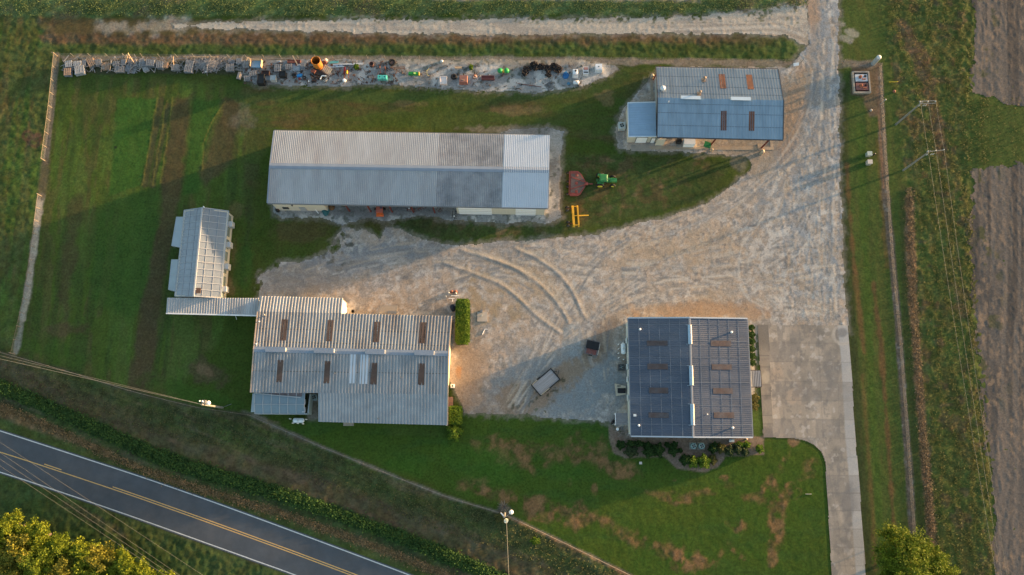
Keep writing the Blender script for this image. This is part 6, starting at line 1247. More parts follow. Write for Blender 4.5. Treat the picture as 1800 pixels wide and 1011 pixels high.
# orange steel tank standing open
f_ = thing('orange_tank', 'tall open-topped orange steel tank standing by the fence', 'tank', at(560.5, 117.5)); m = MB(); m.lathe((0, 0, 0), [(0, .05), (.79, .05), (.79, 0), (.82, 0), (.82, 2.4), (.78, 2.4), (.78, .1), (0, .1)], 22); part(m, 'shell', M('orange_rust', (.42, .17, .03), .65, 0, .25, 1.2, col2=(.30, .09, .025)), f_, False)
m = MB(); m.ring((0, 0, 2.4), .81, .05, 22, 6); part(m, 'rim', M('orange_rim', (.44, .17, .03), .6), f_); m = MB(); m.box((-.9, .1, 2.1), (.2, .3, .3)); part(m, 'lug', ORANGE_P, f_)
lump('cream ball-topped pot beside the orange tank', 'pot', 'cream_pot', 573.5, 107, [(.2, 0), (.32, .25), (.28, .5), (0, .6)], M('cream_pot', (.62, .52, .42), .6), 12)
lump('rusty brazier under the cream pot', 'brazier', 'brazier', 572, 110.5, [(.3, 0), (.35, .2), (.25, .35), (0, .3)], M('rust', 0), 10)
boards('turquoise sheet lying near the fence', 586, 110, 2, 1.9, .22, 3, M('turquoise_sheet', (.10, .34, .36), .5)); boards('long white pipes on the ground beside the turquoise sheet', 612, 113.5, 3, 5.6, .09, 2, M('pipe_white', (.52, .56, .60), .5), name='pipe_bundle', cat='pipes', th=.09); boards('light blue gutters in a bundle below the white pipes', 590, 117, 4, 3.0, .12, 1, M('gutter_blue', (.36, .47, .56), .5), name='gutter_bundle', cat='gutters')
f_ = thing('leaning_pallet', 'cream pallet with wide slats propped on the wrecked machine', 'pallet', at(576, 125.5), R(-36)); m = MB()
for k in range(5): m.slab([(-.75+k*.34, -.6, .5), (-.53+k*.34, -.6, .5), (-.53+k*.34, .6, .9), (-.75+k*.34, .6, .9)], .05)
part(m, 'slats', M('cream_slat', (.62, .50, .34), .7), f_)
m = MB(); m.beam((-.8, -.5, .45), (.9, -.5, .45), .08); m.beam((-.8, .5, .8), (.9, .5, .8), .08); part(m, 'bearers', M('dark_brown', 0), f_)
f_ = thing('wrecked_machine', 'dark wrecked machine frame with blue-white bracket below the orange tank', 'machine', at(560, 133), R(-25)); m = MB(); m.box((.2, .2, .5), (2.6, .8, .5)); part(m, 'body', DARKM, f_)
m = MB(); m.beam((-1.2, .8, .6), (2.0, .5, .8), .14); m.beam((-.8, -.4, .5), (1.8, -.5, .5), .12); part(m, 'frame', M('dark_brown', 0), f_); m = MB(); m.beam((1.0, -.1, .95), (1.7, .2, .95), .16); m.beam((1.0, -.1, .95), (1.0, -.8, .95), .14); part(m, 'bracket', M('pale_blue_metal', (.52, .62, .70), .5), f_)
for x, y in ((-.9, -.7), (.2, -.7)): wheel_at(f_, (x, y, .35), .35, .2, RUSTH)
m = MB(); m.box((-.9, .1, .75), (.8, .6, .5)); part(m, 'engine', M('rust', 0), f_)
lump('white round dish at the end of the wrecked machine', 'dish', 'round_dish', 572, 140.5, [(.3, 0), (.42, .15), (.36, .3), (.2, .22), (0, .2)], M('dish_cream', (.6, .55, .48), .5)); lump('small white jug below the wrecked machine', 'jug', 'jug', 543, 143.5, [(.12, 0), (.15, .2), (.05, .32), (0, .32)], WHITE)
for k, (u, v, lab) in enumerate(((596, 131, 'thin rusty hoe frame standing alone between wreck and planter'),)):
    f_ = thing('hoe_frame', lab, 'implement', at(u, v)); m = MB(); m.beam((-.3, .6, .4), (.1, -.7, .4), .09); part(m, 'beam', M('rust', 0), f_); m = MB(); m.beam((-.3, .4, .5), (.4, .5, .5), .08); part(m, 'handle', M('rust', 0), f_)
f_ = thing('transplanter', 'narrow red and yellow planter machine with white hopper end', 'planter', at(609, 131)); m = MB(); m.beam((-.25, 1.3, .5), (-.25, -1.3, .5), .16); m.beam((.5, 1.3, .5), (.5, -1.0, .5), .1); m.beam((-.25, .6, .5), (.5, .6, .5), .1); part(m, 'frame', M('rust', 0), f_)
m = MB(); m.box((.25, .1, .7), (.22, .6, .4)); part(m, 'seed_box', YELLOW_P, f_); m = MB(); m.lathe((-.2, -1.45, .2), [(.18, 0), (.34, .3), (.3, .55), (0, .6)], 10); part(m, 'hopper', WHITE, f_); m = MB(); m.box((-.22, .4, .7), (.3, 1.2, .3)); part(m, 'seat_box', M('dark_red', 0), f_)
lump('rusty drum with open top on the pale gravel', 'drum', 'drum', 654, 115.5, [(.42, 0), (.45, .4), (.42, .8), (.36, .8), (.34, .5), (0, .5)], M('brown_drum', (.08, .04, .035), .7, 0, .3, 3), 14)
f_ = thing('row_cultivator', 'pair of rusty disc arms behind the turquoise boxes', 'implement', at(673, 126)); 
for x in (-.5, .45):
    m = MB(); m.beam((x, .7, .4), (x+.15, -.6, .4), .1); part(m, 'arm', M('rust', 0), f_); m = MB(); m.lathe((x, .6, .4), [(.0, -.04), (.3, -.04), (.3, .04), (0, .04)], 12, 'x'); part(m, 'disc', M('rust', 0), f_)
m = MB(); m.box((0, -.75, .35), (1.3, .3, .4)); part(m, 'bar', DARKM, f_)
f_ = thing('twin_feed_box', 'turquoise double box with two dark holes on the gravel', 'box', at(673, 138.5)); TQ = M('turquoise_box', (.08, .46, .42), .5, 0, .1, 2)
for x in (-.45, .42): m = MB(); m.box((x, 0, .4), (.82, .72, .8), top=.95); bx = part(m, 'box', TQ, f_); m = MB(); m.lathe((x, 0, .8), [(.13, .01), (0, .02)], 10); part(m, 'hole', DARKGL, bx)
f_ = thing('timber_frame', 'brown open frame with splayed legs on the gravel', 'frame', at(702, 123)); BR = M('brown_timber', (.16, .095, .07), .8, 0, .25, 3)
for p, q in (((-1.0, .25, .5), (1.0, .35, .5)), ((-1.0, -.05, .5), (1.0, .05, .5))): m = MB(); m.beam(p, q, .12); part(m, 'rail', BR, f_)
for p, q in (((-.3, -.05, .45), (-.7, -.8, .05)), ((.3, -.05, .45), (.8, -.75, .05)), ((-1.0, .25, .5), (-1.0, -.05, .5)), ((0, .3, .5), (0, 0, .5)), ((1.0, .35, .5), (1.1, -.2, .3))): m = MB(); m.beam(p, q, .1); part(m, 'leg', BR, f_)
f_ = thing('seeder_bar', 'long green seeder box with yellow end on the gravel', 'seeder', at(727.5, 131.5), R(-2)); m = MB(); m.box((-.05, 0, .45), (1.9, .55, .5), top=.85); part(m, 'box', M('seeder_green', (.02, .22, .05), .5, 0, .2, 2), f_); m = MB(); m.box((1.0, 0, .45), (.14, .6, .5)); part(m, 'end_plate', YELLOW_P, f_); m = MB(); m.box((.2, -.05, .75), (.3, .3, .12)); part(m, 'cap', M('lime', (.5, .7, .2), .5), f_)
f_ = thing('bent_rod', 'thin yellowish bent rod near the green seeder', 'rod', at(752, 128)); m = MB(); m.path([(.3, .8, .2), (-.2, .2, .3), (-.1, -.5, .2), (.4, -.7, .1)], .035); part(m, 'rod', M('rod_yellow', (.35, .34, .15), .6), f_)
lump('silver can by the fence line', 'can', 'can', 776.5, 109, [(.28, 0), (.32, .3), (.2, .5), (0, .52)], M('silver_can', (.40, .46, .50), .4, .3), 10)
boards('orange-tan broken timber on the gravel by the fence', 806, 119.5, 2, 1.4, .18, 0, TANB); 
crate('pinkish-white plastic tray with rows of dark holes', 773, 134, 785.5, 147.5, .6, M('pink_white', (.60, .55, .54), .5), name='plastic_tray', cat='tray')
tyre('upright black drum-like tyre beside the plastic tray', 798, 136, .55, .5, M('black_plastic', 0)); 
f_ = thing('covered_machine', 'brownish-red covered machine at the gravel edge', 'machine', at(815, 142.5)); m = MB(); m.box((0, 0, .5), (1.65, 1.55, 1.0), top=.82); part(m, 'cover', M('brown_red_cover', (.24, .115, .095), .8, 0, .25, 2, .3, 4), f_); m = MB(); m.tube((0, .8, .6), (0, 1.1, .9), .1); part(m, 'spout', DARKM, f_); m = MB(); m.beam((-.3, -.2, 1.0), (.2, -.35, 1.05), .1); part(m, 'latch', TANB, f_)
f_ = thing('rusty_pump', 'small rusty pump with cream flange beside the covered machine', 'pump', at(834.5, 135.5)); m = MB(); m.lathe((0, 0, 0), [(.4, 0), (.45, .2), (.3, .5), (0, .6)], 10); part(m, 'casing', M('rusty_valve', 0), f_, True); m = MB(); m.ring((.05, -.1, .45), .3, .08, 12); part(m, 'flange', M('cream_pot', 0), f_); m = MB(); m.tube((0, .3, .4), (0, .75, .6), .1); part(m, 'inlet', DARKM, f_)
crate('long dark red trough on the grey gravel', 846, 132.5, 869, 139.5, .5, M('trough_red', (.10, .025, .025), .7, 0, .3, 2), inner=M('trough_rim', (.24, .10, .09), .7), name='trough', cat='trough')
f_ = thing('twin_spreader', 'green twin-disc spreader with yellow middle on the gravel', 'spreader', at(885, 127)); SG = M('spreader_green', (.02, .26, .07), .45, 0, .1, 2)
for x in (-.6, .55): m = MB(); m.lathe((x, 0, .35), [(.35, 0), (.52, .25), (.42, .5), (0, .56)], 14); part(m, 'hopper', SG, f_, True)
m = MB(); m.box((0, -.1, .6), (.3, .5, .4)); part(m, 'gearbox', YELLOW_P, f_); m = MB(); m.beam((0, -.3, .5), (-.1, -1.0, .4), .1); part(m, 'drawbar', M('rust', 0), f_)
# black hose coils
HOSE = M('black_hose', (.014, .013, .014), .7, 0, .4, 3, col2=(.05, .035, .03))
def coil(u, v, r, ry, turns, label, dz=0.0, tilt=0.0):
    o = thing('hose_coil', label, 'hose coil', at(u, v), 0, 'black hose coils on the gravel'); m = MB(); pts = []
    for k in range(turns*26+1):
        q = k*math.pi/8; f = random.uniform(.12, 1.12); pts.append((r*f*math.cos(q), ry*f*math.sin(q), .08+k/(turns*26)*.45+random.uniform(-.04, .04)+tilt*math.sin(q)))
    m.path(pts, .07, 5); part(m, 'hose', HOSE, o); o.location.z = dz
for u, v, r, ry, n, lab, tl in ((923, 129, .62, .6, 6, 'tight dark coil at the outer end of the hose pile', .0), (927, 122, .75, .6, 4, 'loose coil overlapping the outer end of the hose pile', .0), (938.5, 114.5, .75, .55, 5, 'arched coil nearest the fence in the hose pile', .2), (941, 121.5, .6, .5, 5, 'brown-flecked coil in the middle of the outer half of the pile', 0),
                            (952, 118.5, .7, .6, 5, 'coil in the centre of the hose pile', .1), (963, 121, .75, .75, 5, 'wide coil with a pale centre in the hose pile', 0), (974, 117, .7, .5, 5, 'coil with a silver strap in the hose pile', .1), (980, 123, .85, .7, 6, 'rust-centred coil nearest the blue tarpaulin', .1), (964, 132.5, .65, .5, 3, 'slack coil hanging out of the pile onto pale gravel', 0)): coil(u, v, r, ry, n, lab, 0, tl)
f_ = thing('blue_tarpaulin', 'bright blue bunched tarpaulin between hose pile and white tanks', 'tarpaulin', at(994.5, 133)); m = MB(); m.lathe((0, 0, 0), [(.75, 0), (.7, .25), (.4, .6), (0, .7)], 9); m.v = [(x*.75*random.uniform(.8, 1.2), y*random.uniform(.8, 1.25), z*random.uniform(.7, 1.2)) for x, y, z in m.v]; part(m, 'cloth', M('tarp_blue', (.015, .12, .32), .5, 0, .3, 2), f_)
lump('small blue rag by the little white tank', 'rag', 'blue_rag', 999.5, 147, [(.35, 0), (.25, .15), (0, .2)], M('rag_blue', (.06, .18, .30), .6), 7)
WT = M('tank_plastic', (.66, .70, .74), .4, 0, .05, 2)
f_ = thing('upright_tank', 'tall white plastic tank with black lid', 'tank', at(1011, 131.5)); m = MB(); m.box((0, 0, .6), (1.0, 1.5, 1.1), top=.9); m.lathe((0, 0, 1.1), [(.45, 0), (.4, .15), (0, .2)], 14); part(m, 'body', WT, f_); m = MB(); m.lathe((0, .15, 1.28), [(.2, 0), (.18, .08), (0, .09)], 12); part(m, 'lid', DARKM, f_); 
for y in (-.6, .6): m = MB(); m.box((0, y, .9), (.98, .12, .5), top=.9); part(m, 'end_rib', WT, f_)
f_ = thing('white_engine', 'white framed machine with rust-brown top between the tanks', 'machine', at(1029, 128)); m = MB(); m.box((0, 0, .5), (1.0, 1.4, 1.0)); part(m, 'cabinet', M('white_cab', (.6, .62, .64), .5), f_); m = MB(); m.box((0, .3, 1.05), (.8, .5, .12)); part(m, 'top_plate', M('brown_plate', (.28, .16, .15), .7), f_); m = MB(); m.box((0, -.4, 1.03), (.8, .2, .06)); part(m, 'slot', DARKM, f_)
f_ = thing('square_tank', 'white square plastic tank with small dark cap, end of the row', 'tank', at(1051.5, 123)); m = MB(); m.box((0, 0, .6), (1.3, 1.25, 1.2), top=.93); part(m, 'body', WT, f_); m = MB(); m.lathe((0, .05, 1.2), [(.12, 0), (.1, .06), (0, .07)], 10); part(m, 'cap', DARKM, f_); m = MB(); m.box((0, -.3, 1.22), (1.1, .3, .05)); part(m, 'top_step', M('tank_step', (.55, .58, .62), .4), f_)
f_ = thing('small_tank', 'little white lying tank at the grass edge', 'tank', at(1012.5, 147)); m = MB(); m.lathe((-.55, 0, .4), [(0, 0), (.28, .04), (.35, .15), (.35, .95), (.28, 1.06), (0, 1.1)], 14, 'x'); part(m, 'body', WT, f_, True); m = MB(); m.lathe((0, 0, .74), [(.1, 0), (.08, .06), (0, .07)], 10); part(m, 'cap', DARKM, f_)
for x in (-.35, .35): m = MB(); m.box((x, 0, .08), (.12, .5, .16)); part(m, 'foot', DARKM, f_)
f_ = thing('steel_grate', 'rusty steel grating lying flat on pale gravel', 'grating', at(966, 152), R(33)); m = MB()
for k in range(7): m.beam((-.6+k*.2, -.7, .06), (-.6+k*.2, .7, .06), .06)
m.beam((-.65, -.7, .07), (.65, -.7, .07), .06); m.beam((-.65, .7, .07), (.65, .7, .07), .06); part(m, 'bars', M('grate_grey', (.14, .13, .125), .7), f_)
f_ = thing('rusty_pipe', 'long thin rusty pipe lying below the hose pile', 'pipe', at(930, 150), R(-9)); m = MB(); m.tube((-2.1, 0, .07), (2.3, 0, .07), .05); part(m, 'pipe', M('rust', 0), f_)
f_ = thing('black_clamp', 'small black bracket at the grass edge below the hose pile', 'bracket', at(911, 157)); m = MB(); m.path([(-.45, -.1, .1), (-.35, .1, .1), (.3, .1, .1), (.45, -.1, .1)], .06); part(m, 'bracket', DARKM, f_)
f_ = thing('white_bag', 'small white bag on the grass before the stick heap', 'bag', at(361.5, 126.5)); m = MB(); m.lathe((0, 0, 0), [(.2, 0), (.25, .1), (0, .2)], 7); m.v = [(x*1.6, y*.6, z) for x, y, z in m.v]; part(m, 'bag', WHITE, f_)
lump('small white jar on the bare strip behind the black crate', 'jar', 'white_jar', 492.5, 108.5, [(.18, 0), (.16, .12), (0, .15)], WHITE)

# clutter between the named things: too small and too many to count
def clutter(name, label, n, u0, v0, u1, v1, mat, mk):
    m = MB()
    for _ in range(n):
        u, v = random.uniform(u0, u1), random.uniform(v0, v1); x, y = P2(u, v); mk(m, x, y)
    o = m.build(name, mat); tag(o, label, 'scrap', None, 'stuff')
def slat_(m, x, y):
    q = random.gauss(0, .8); l_ = random.uniform(.3, .8); z = random.uniform(.05, .55); m.beam((x-l_*math.cos(q), y-l_*math.sin(q), z), (x+l_*math.cos(q), y+l_*math.sin(q), z+random.uniform(-.05, .25)), random.uniform(.05, .13), .04)
clutter('loose_slats', 'broken grey slats strewn among the pallet stacks', 330, 112, 103, 425, 126, leaf_mat('slat_mix', (.34, .34, .34), (.13, .12, .12), 0), slat_)
def bit_(m, x, y):
    if random.random() < .5: m.box((x, y, .1), (random.uniform(.1, .45), random.uniform(.08, .3), random.uniform(.1, .35)), random.uniform(0, 3))
    else:
        q = random.uniform(0, 3.14); l_ = random.uniform(.15, .6); m.beam((x-l_*math.cos(q), y-l_*math.sin(q), .06), (x+l_*math.cos(q), y+l_*math.sin(q), .15), .06)
clutter('scrap_bits', 'small dark and rusty scrap bits strewn over the stony strip', 300, 430, 108, 700, 148, leaf_mat('scrap_mix', (.17, .09, .06), (.03, .032, .035), 0), bit_)
clutter('scrap_bits', 'sparse small scrap bits on the stony strip towards the white tanks', 130, 700, 112, 1040, 156, leaf_mat('scrap_mix2', (.20, .17, .14), (.04, .04, .045), 0), bit_)
for a in ((166.5, 104, 178, 115, 4, 0, 14, 'the grey stack between tan pallets and the bent hoop'), (219.5, 115, 230, 126, 3, 2, -8, 'the dark stack under the pole tripod'), (341, 105, 352, 116, 3, 0, 20, 'the stack half buried by the stick heap'), (400, 104, 413, 112, 3, 2, -5, 'the dark low stack against the fence beyond the stick heap'), (437, 124, 451, 134, 3, 0, 6, 'the grey flat stack before the open crate'), (500, 112, 513, 122, 3, 0, 3, 'the grey low stack beside the brown tub ring')): stack(*a)
# ---------------------------------------------------------------- trees, shrubs, hedges, weeds
def leaves(mb, pts, size, flat=.0, rng=random):
    for (x, y, z) in pts:
        s = size*rng.uniform(.6, 1.3); a = rng.uniform(0, 6.28); tilt = rng.uniform(0, 1.2) if flat == 0 else rng.uniform(0, flat); b = rng.uniform(0, 6.28)
        ux, uy = math.cos(a), math.sin(a); nx, ny, nz = math.sin(tilt)*math.cos(b), math.sin(tilt)*math.sin(b), math.cos(tilt)
        n = Vector((nx, ny, nz)); p = Vector((ux, uy, 0)); p = (p-n*p.dot(n)).normalized()*s; q = n.cross(p)*.62; c = Vector((x, y, z)); k = len(mb.v)
        mb.v += [tuple(c-p), tuple(c+q-p*.1), tuple(c+p), tuple(c-q-p*.1)]; mb.f.append((k, k+1, k+2, k+3))
def clump_pts(c, r, n, rz=.8, shell=.55):
    out = []
    for _ in range(n):
        d = Vector((random.gauss(0, 1), random.gauss(0, 1), random.gauss(0, 1))); d.normalize(); f = r*(shell+(1-shell)*random.random()**.5)*random.uniform(.9, 1.1)
        out.append((c[0]+d.x*f, c[1]+d.y*f, c[2]+d.z*f*rz))
    return out
LEAF = [leaf_mat('leaf_yellow_green', (.26, .29, .02), (.065, .11, .012)), leaf_mat('leaf_mid_green', (.19, .24, .018), (.045, .08, .010)), leaf_mat('leaf_olive', (.26, .24, .03), (.07, .085, .014))]
BARK = M('bark', (.10, .075, .055), .9, 0, .3, 3, .5, 8)
def tree(label, lobes, h0, mat, n_leaf, size, grp=None, dense=1.0):
    """lobes: (u, v, z, radius) crown lobes, read at their own height"""
    W_ = [(*P2(u, v, z), z, r) for u, v, z, r in lobes]; cx = sum(w[0] for w in W_)/len(W_); cy = sum(w[1] for w in W_)/len(W_)
    t = thing('tree', label, 'tree', (cx, cy, 0), 0, grp); m = MB(); zt = min(w[2] for w in W_)
    m.tube((0, 0, -.1), (0, 0, zt*.6), .26, .2, 9)
    for w in W_: m.tube((0, 0, zt*.5), (w[0]-cx, w[1]-cy, w[2]-.2), .14, .05, 6)
    part(m, 'trunk', BARK, t); m = MB(); tot = sum(w[3]**2 for w in W_)
    for w in W_:
        c = (w[0]-cx, w[1]-cy, w[2]); k = max(9, int(14*w[3])); per = int(n_leaf*w[3]**2/tot/k)
        for _ in range(k):
            d = Vector((random.gauss(0, 1), random.gauss(0, 1), random.gauss(.25, .9))); d.normalize(); rr = w[3]*random.uniform(.3, 1.12)
            cc = (c[0]+d.x*rr, c[1]+d.y*rr, c[2]+d.z*rr*.8+random.uniform(-.3, .3)); cr = min(w[3]*random.uniform(.10, .42), 1.0)
            pts = clump_pts(cc, cr, per, random.uniform(.4, .9), .15); sx = random.uniform(.5, 1.1)
            leaves(m, [(a+(a-cc[0])*d.x*d.x*sx+random.gauss(0, .12), b+(b-cc[1])*d.y*d.y*sx+random.gauss(0, .12), z+random.gauss(0, .1)) for a, b, z in pts], size)
        leaves(m, clump_pts(c, w[3]*.7, int(per*k*.25), .8, .2), size)
    part(m, 'crown', mat, t); return t
tree('lone bushy yellow-green tree on the east grass beside the driveway end', [(1573, 944, 5.5, 1.9), (1602, 962, 7.5, 2.5), (1566, 986, 6.5, 2.2), (1632, 978, 7, 2.4), (1600, 1004, 8, 3.4), (1652, 1008, 6.5, 2.2), (1560, 1016, 6, 1.8), (1625, 1035, 6.5, 3.0), (1578, 1040, 6, 2.6)], 2, LEAF[1], 36000, .14)
WOOD = [((16, 925, 10, 1.9), (25, 912, 9, 1.3), (8, 942, 9.5, 1.8)), ((62, 936, 10, 1.9), (70, 948, 9.5, 2.0), (55, 952, 9, 1.4)), ((30, 968, 10.5, 2.3), (14, 980, 9.5, 2.0)), ((102, 958, 9.5, 1.8), (92, 972, 9.5, 2.0), (118, 968, 8.5, 1.3)),
        ((140, 968, 9, 1.8), (150, 982, 9, 2.0), (128, 984, 8.5, 1.6)), ((176, 978, 9, 2.0), (188, 990, 8.5, 1.6)), ((214, 990, 9, 1.9), (222, 1002, 8.5, 1.7), (205, 1003, 8, 1.4)), ((250, 1004, 8.5, 1.6), (262, 1016, 8, 1.6)),
        ((62, 992, 10, 2.4), (78, 1004, 9.5, 2.0)), ((110, 1002, 9.5, 2.2), (125, 1014, 9, 2.0)), ((20, 1010, 10, 2.6),), ((165, 1014, 9, 2.3),), ((-14, 955, 10.5, 2.4), (-20, 920, 9, 1.8)), ((200, 1026, 8.5, 2.2),), ((48, 1034, 9.5, 2.6),), ((90, 1040, 9, 2.4),), ((290, 1020, 7.5, 1.3),)]
WLAB = ['tall twin-topped tree at the broad end of the woodland edge', 'pointed yellow-green tree standing forward of the woodland edge', 'broad tree just inside the woodland behind the twin-topped one', 'ragged tree in the woodland edge beside a dark gap', 'three-lobed tree in the middle of the woodland edge', 'two-lobed tree in the woodland edge below the cables',
        'round bright tree where the woodland edge slopes away', 'low tree near the thin end of the woodland edge', 'dark-sided tree inside the wood behind the pointed one', 'full tree inside the wood behind the ragged one', 'very broad tree deep in the wood, cut by the frame bottom', 'single round tree behind the two-lobed one', 'tree at the very edge of the frame beyond the twin-topped one', 'tree deep in the wood behind the round bright one', 'large tree deep in the wood at the frame bottom', 'second large tree deep in the wood at the frame bottom', 'smallest bush-like tree at the tip of the woodland edge']
for k, (lb, lab) in enumerate(zip(WOOD, WLAB)): tree(lab, [(u, v, z-3.5, r) for u, v, z, r in lb]+[(u-8, v+10, 3.2, r*1.0) for u, v, z, r in lb[:1]]+[(u-4, v+6, 1.6, r*.8) for u, v, z, r in lb[:1]], 4, LEAF[(0, 0, 2, 1, 0, 2, 0, 0, 1, 2, 2, 1, 0, 1, 2, 1, 0)[k]], int(4600+1500*sum(l[3]**2 for l in lb)/2), .15, 'trees of the roadside wood')
# shrubs
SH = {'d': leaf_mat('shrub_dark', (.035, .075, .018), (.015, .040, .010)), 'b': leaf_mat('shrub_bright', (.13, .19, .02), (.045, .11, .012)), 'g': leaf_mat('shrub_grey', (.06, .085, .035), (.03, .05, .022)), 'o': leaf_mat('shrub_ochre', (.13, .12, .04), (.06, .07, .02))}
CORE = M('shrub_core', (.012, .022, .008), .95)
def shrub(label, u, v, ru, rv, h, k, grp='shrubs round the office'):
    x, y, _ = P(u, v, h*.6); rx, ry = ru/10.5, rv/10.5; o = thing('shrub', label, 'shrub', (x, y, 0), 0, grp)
    m = MB(); m.lathe((0, 0, 0), [(.75, 0), (.8, h*.3), (.62, h*.6), (.3, h*.8), (0, h*.85)], 10); m.v = [(a*rx, b*ry, c) for a, b, c in m.v]; part(m, 'branches', CORE, o)  # solid dark hull, the shade inside the foliage given as a shape
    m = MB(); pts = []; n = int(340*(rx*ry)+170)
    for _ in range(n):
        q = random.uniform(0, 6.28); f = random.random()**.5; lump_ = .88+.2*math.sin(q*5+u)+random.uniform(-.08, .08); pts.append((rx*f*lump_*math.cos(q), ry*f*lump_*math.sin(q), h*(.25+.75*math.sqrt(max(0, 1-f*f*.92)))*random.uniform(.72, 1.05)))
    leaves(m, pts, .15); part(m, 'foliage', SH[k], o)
px_ = lambda x, y: (1060+x/6, 700+y/6)
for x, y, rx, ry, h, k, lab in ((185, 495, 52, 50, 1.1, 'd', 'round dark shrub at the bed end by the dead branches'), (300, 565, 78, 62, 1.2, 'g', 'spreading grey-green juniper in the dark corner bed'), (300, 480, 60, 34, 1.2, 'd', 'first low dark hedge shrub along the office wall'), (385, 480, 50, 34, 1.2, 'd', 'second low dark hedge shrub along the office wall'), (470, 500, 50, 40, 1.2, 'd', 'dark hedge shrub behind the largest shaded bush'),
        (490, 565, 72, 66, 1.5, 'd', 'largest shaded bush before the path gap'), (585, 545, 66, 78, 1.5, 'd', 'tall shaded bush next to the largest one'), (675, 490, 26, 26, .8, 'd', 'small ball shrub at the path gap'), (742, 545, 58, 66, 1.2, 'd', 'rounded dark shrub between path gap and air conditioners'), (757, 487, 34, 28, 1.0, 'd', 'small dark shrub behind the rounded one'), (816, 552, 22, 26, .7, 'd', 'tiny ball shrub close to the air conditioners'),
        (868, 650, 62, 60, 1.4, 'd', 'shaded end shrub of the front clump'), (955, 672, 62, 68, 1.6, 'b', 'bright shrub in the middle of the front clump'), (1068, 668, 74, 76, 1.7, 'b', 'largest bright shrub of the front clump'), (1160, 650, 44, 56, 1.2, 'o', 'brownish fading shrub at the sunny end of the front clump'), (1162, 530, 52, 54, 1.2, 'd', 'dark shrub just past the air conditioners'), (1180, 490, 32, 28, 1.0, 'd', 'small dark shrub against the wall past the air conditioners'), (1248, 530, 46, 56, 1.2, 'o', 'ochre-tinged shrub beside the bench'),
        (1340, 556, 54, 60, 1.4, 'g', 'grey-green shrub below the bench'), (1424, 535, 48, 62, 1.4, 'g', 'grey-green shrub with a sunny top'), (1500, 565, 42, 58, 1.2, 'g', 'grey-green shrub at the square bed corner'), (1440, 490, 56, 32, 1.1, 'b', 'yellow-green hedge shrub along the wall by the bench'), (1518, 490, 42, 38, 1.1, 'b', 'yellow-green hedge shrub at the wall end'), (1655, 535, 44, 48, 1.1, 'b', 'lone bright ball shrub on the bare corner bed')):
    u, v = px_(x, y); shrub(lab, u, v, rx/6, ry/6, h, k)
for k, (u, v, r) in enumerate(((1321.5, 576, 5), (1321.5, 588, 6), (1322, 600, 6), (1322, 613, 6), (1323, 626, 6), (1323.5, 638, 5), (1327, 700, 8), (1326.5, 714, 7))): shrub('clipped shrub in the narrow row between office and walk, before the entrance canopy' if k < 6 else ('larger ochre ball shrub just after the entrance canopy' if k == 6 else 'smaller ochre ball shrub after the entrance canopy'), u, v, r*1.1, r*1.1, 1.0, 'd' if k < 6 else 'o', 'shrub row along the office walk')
def hedge(label, u0, v0, u1, v1, h, k, rnd=.6):
    x, y, sx, sy = rect(u0, v0, u1, v1, h*.7); o = thing('hedge', label, 'hedge', (x, y, 0)); m = MB(); m.box((0, 0, h*.45), (sx*.84, sy*.92, h*.9), top=.9); part(m, 'branches', CORE, o); m = MB(); pts = []  # dark box hull stands for the hedge's shaded inside
    for _ in range(int(sx*sy*150+(sx+sy)*h*90)):
        a, b = random.uniform(-1, 1), random.uniform(-1, 1); e = (abs(a)**5+abs(b)**9)
        if e > 1: continue
        pts.append((a*sx/2*random.uniform(.95, 1.05), b*sy/2*random.uniform(.98, 1.02), h*(1-.35*e**2)*random.uniform(.86, 1.05)))
    for _ in range(int((sx+sy)*h*70)):
        s = random.choice((-1, 1)); z = random.uniform(.1, h*.9)
        if random.random() < sy/(sx+sy): pts.append((s*sx/2*random.uniform(.92, 1.02), random.uniform(-.92, .92)*sy/2, z))
        else: pts.append((random.uniform(-.85, .85)*sx/2, s*sy/2*random.uniform(.96, 1.01), z))
    leaves(m, pts, .13); part(m, 'foliage', SH[k], o)
hedge('long clipped bright green hedge beside the workshop end wall', 801, 526, 825, 604, 2.2, 'b'); hedge('short clipped hedge at the lower workshop corner', 789, 714, 812, 746, 1.9, 'b'); shrub('square bushy shrub below the short clipped hedge', 799, 760, 14, 16, 2.0, 'b', None)
b0 = thing('bare_shrub', 'leafless grey shrub at the foot of the transformer pole', 'shrub', at(886, 891)); m = MB()
for k in range(60): q = random.uniform(0, 6.28); r = random.uniform(.4, 1.4); m.tube((random.uniform(-.1, .1), random.uniform(-.1, .1), 0), (r*math.cos(q), r*math.sin(q), random.uniform(.5, 1.6)), .025, .008, 4, False)
part(m, 'twigs', M('twig', (.20, .18, .165), .9), b0)
shrub('sunlit yellowish bush at the transformer pole foot', 880, 910, 11, 9, 1.0, 'o', None); shrub('small yellow-green weed clump along the sunlit fence', 941, 951, 9, 6, .7, 'b', None); shrub('lime-green weed on the gravel beside the bundled pipes', 626, 117, 5, 6, .8, 'b', None); shrub('small weed on the gravel strip near the broken timber', 828, 118, 4, 6, .6, 'b', None)
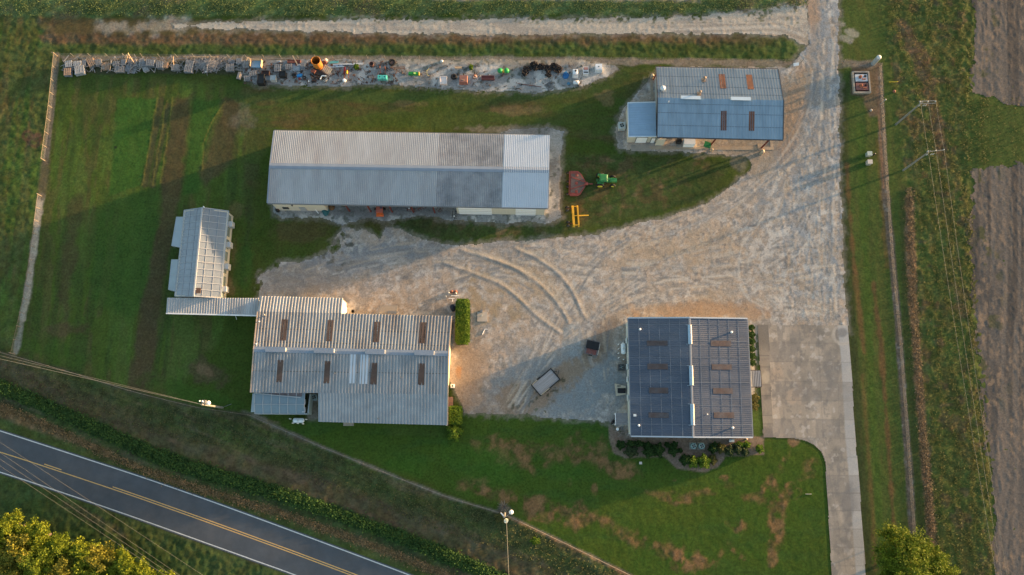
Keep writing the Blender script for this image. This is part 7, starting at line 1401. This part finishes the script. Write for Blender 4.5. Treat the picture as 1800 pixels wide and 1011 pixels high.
# weeds of the ditch, meadow and field edge: ground cover nobody could count
def cover_weeds(name, label, n, sampler, size, mat, h):
    m = MB(); pts = []
    while len(pts) < n:
        u, v = sampler(); x, y = P2(u, v); pts.append((x, y, h*random.uniform(.2, 1.0)))
    leaves(m, pts, size); o = m.build(name, mat); tag(o, label, 'weeds', None, 'stuff')
dch = np.array(DITCH); 
def s_ditch():
    k = random.randrange(len(dch)-1); t = random.random(); p = dch[k]*(1-t)+dch[k+1]*t; return p[0]+random.gauss(0, 3), p[1]+random.gauss(0, 6.5)
cover_weeds('ditch_weeds', 'band of lush dark green weeds filling the roadside ditch', 20000, s_ditch, .17, leaf_mat('weed_green', (.065, .125, .028), (.016, .045, .012), .15), .6)
def s_top(): return random.uniform(-20, 1420), random.gauss(12, 11)
def s_top2():
    while True:
        u, v = s_top()
        if v < 29-max(0, u-1150)*.07 and random.random() < .3+.7*(math.sin(u*.05)+math.sin(u*.13+v*.2) > -.3): return u, v
cover_weeds('field_weeds', 'leafy green crop weeds beyond the sandy lane', 16000, s_top2, .11, leaf_mat('crop_green', (.13, .17, .06), (.055, .09, .035), .15), .35)
def s_mead():
    while True:
        v = random.uniform(-10, 1020); u = random.uniform(1560, 1745) if random.random() < .8 else random.uniform(1700, 1830); lo = np.interp(v, [0, 100, 330, 600, 1020], [1545, 1575, 1612, 1628, 1650]); hi = np.interp(v, [0, 300, 560, 760, 1020], [1712, 1706, 1716, 1732, 1752])
        if (lo < u < hi or (1700 < u < 1850 and 172 < v < 290)) and random.random() < .25+.75*max(0, math.sin(u*.22-v*.035+math.sin(v*.03)*2)): return u, v
cover_weeds('meadow_weeds', 'rough olive meadow weeds between the mown strip and the stubble', 16000, s_mead, .11, leaf_mat('meadow_olive', (.095, .105, .03), (.055, .065, .02), .15), .3)
def s_band():
    v = random.uniform(330, 1010); return np.interp(v, [330, 520, 720, 870, 1010], [1598, 1604, 1618, 1632, 1642])+random.gauss(0, 4.5), v
cover_weeds('dry_weeds', 'dry tan weed row between the mown strip and the meadow', 7000, s_band, .10, leaf_mat('dry_tan', (.20, .145, .095), (.085, .075, .045), .1), .35)

dl_ = [(p[0]-16, p[1]+34) for p in DITCH]
def s_dry():
    k = random.randrange(len(dl_)-1); t = random.random(); p = [dl_[k][i]*(1-t)+dl_[k+1][i]*t for i in (0, 1)]; return p[0]+random.gauss(0, 3)+2, p[1]+random.gauss(0, 4.5)-5
cover_weeds('dry_grass', 'tan dry grass band between ditch and road edge', 9000, s_dry, .14, leaf_mat('dry_straw', (.26, .17, .09), (.085, .075, .035), .1), .25)
VG = np.array(catmull(FENCE_S, 4))
def s_verge():
    k = random.randrange(len(VG)-1); t = random.random(); p = VG[k]*(1-t)+VG[k+1]*t; return p[0]-random.uniform(0, 20), p[1]+random.uniform(4, 62)
cover_weeds('verge_tufts', 'low olive grass tufts on the verge between fence and ditch', 9000, s_verge, .13, leaf_mat('verge_olive', (.105, .105, .045), (.035, .055, .018), .1), .18)
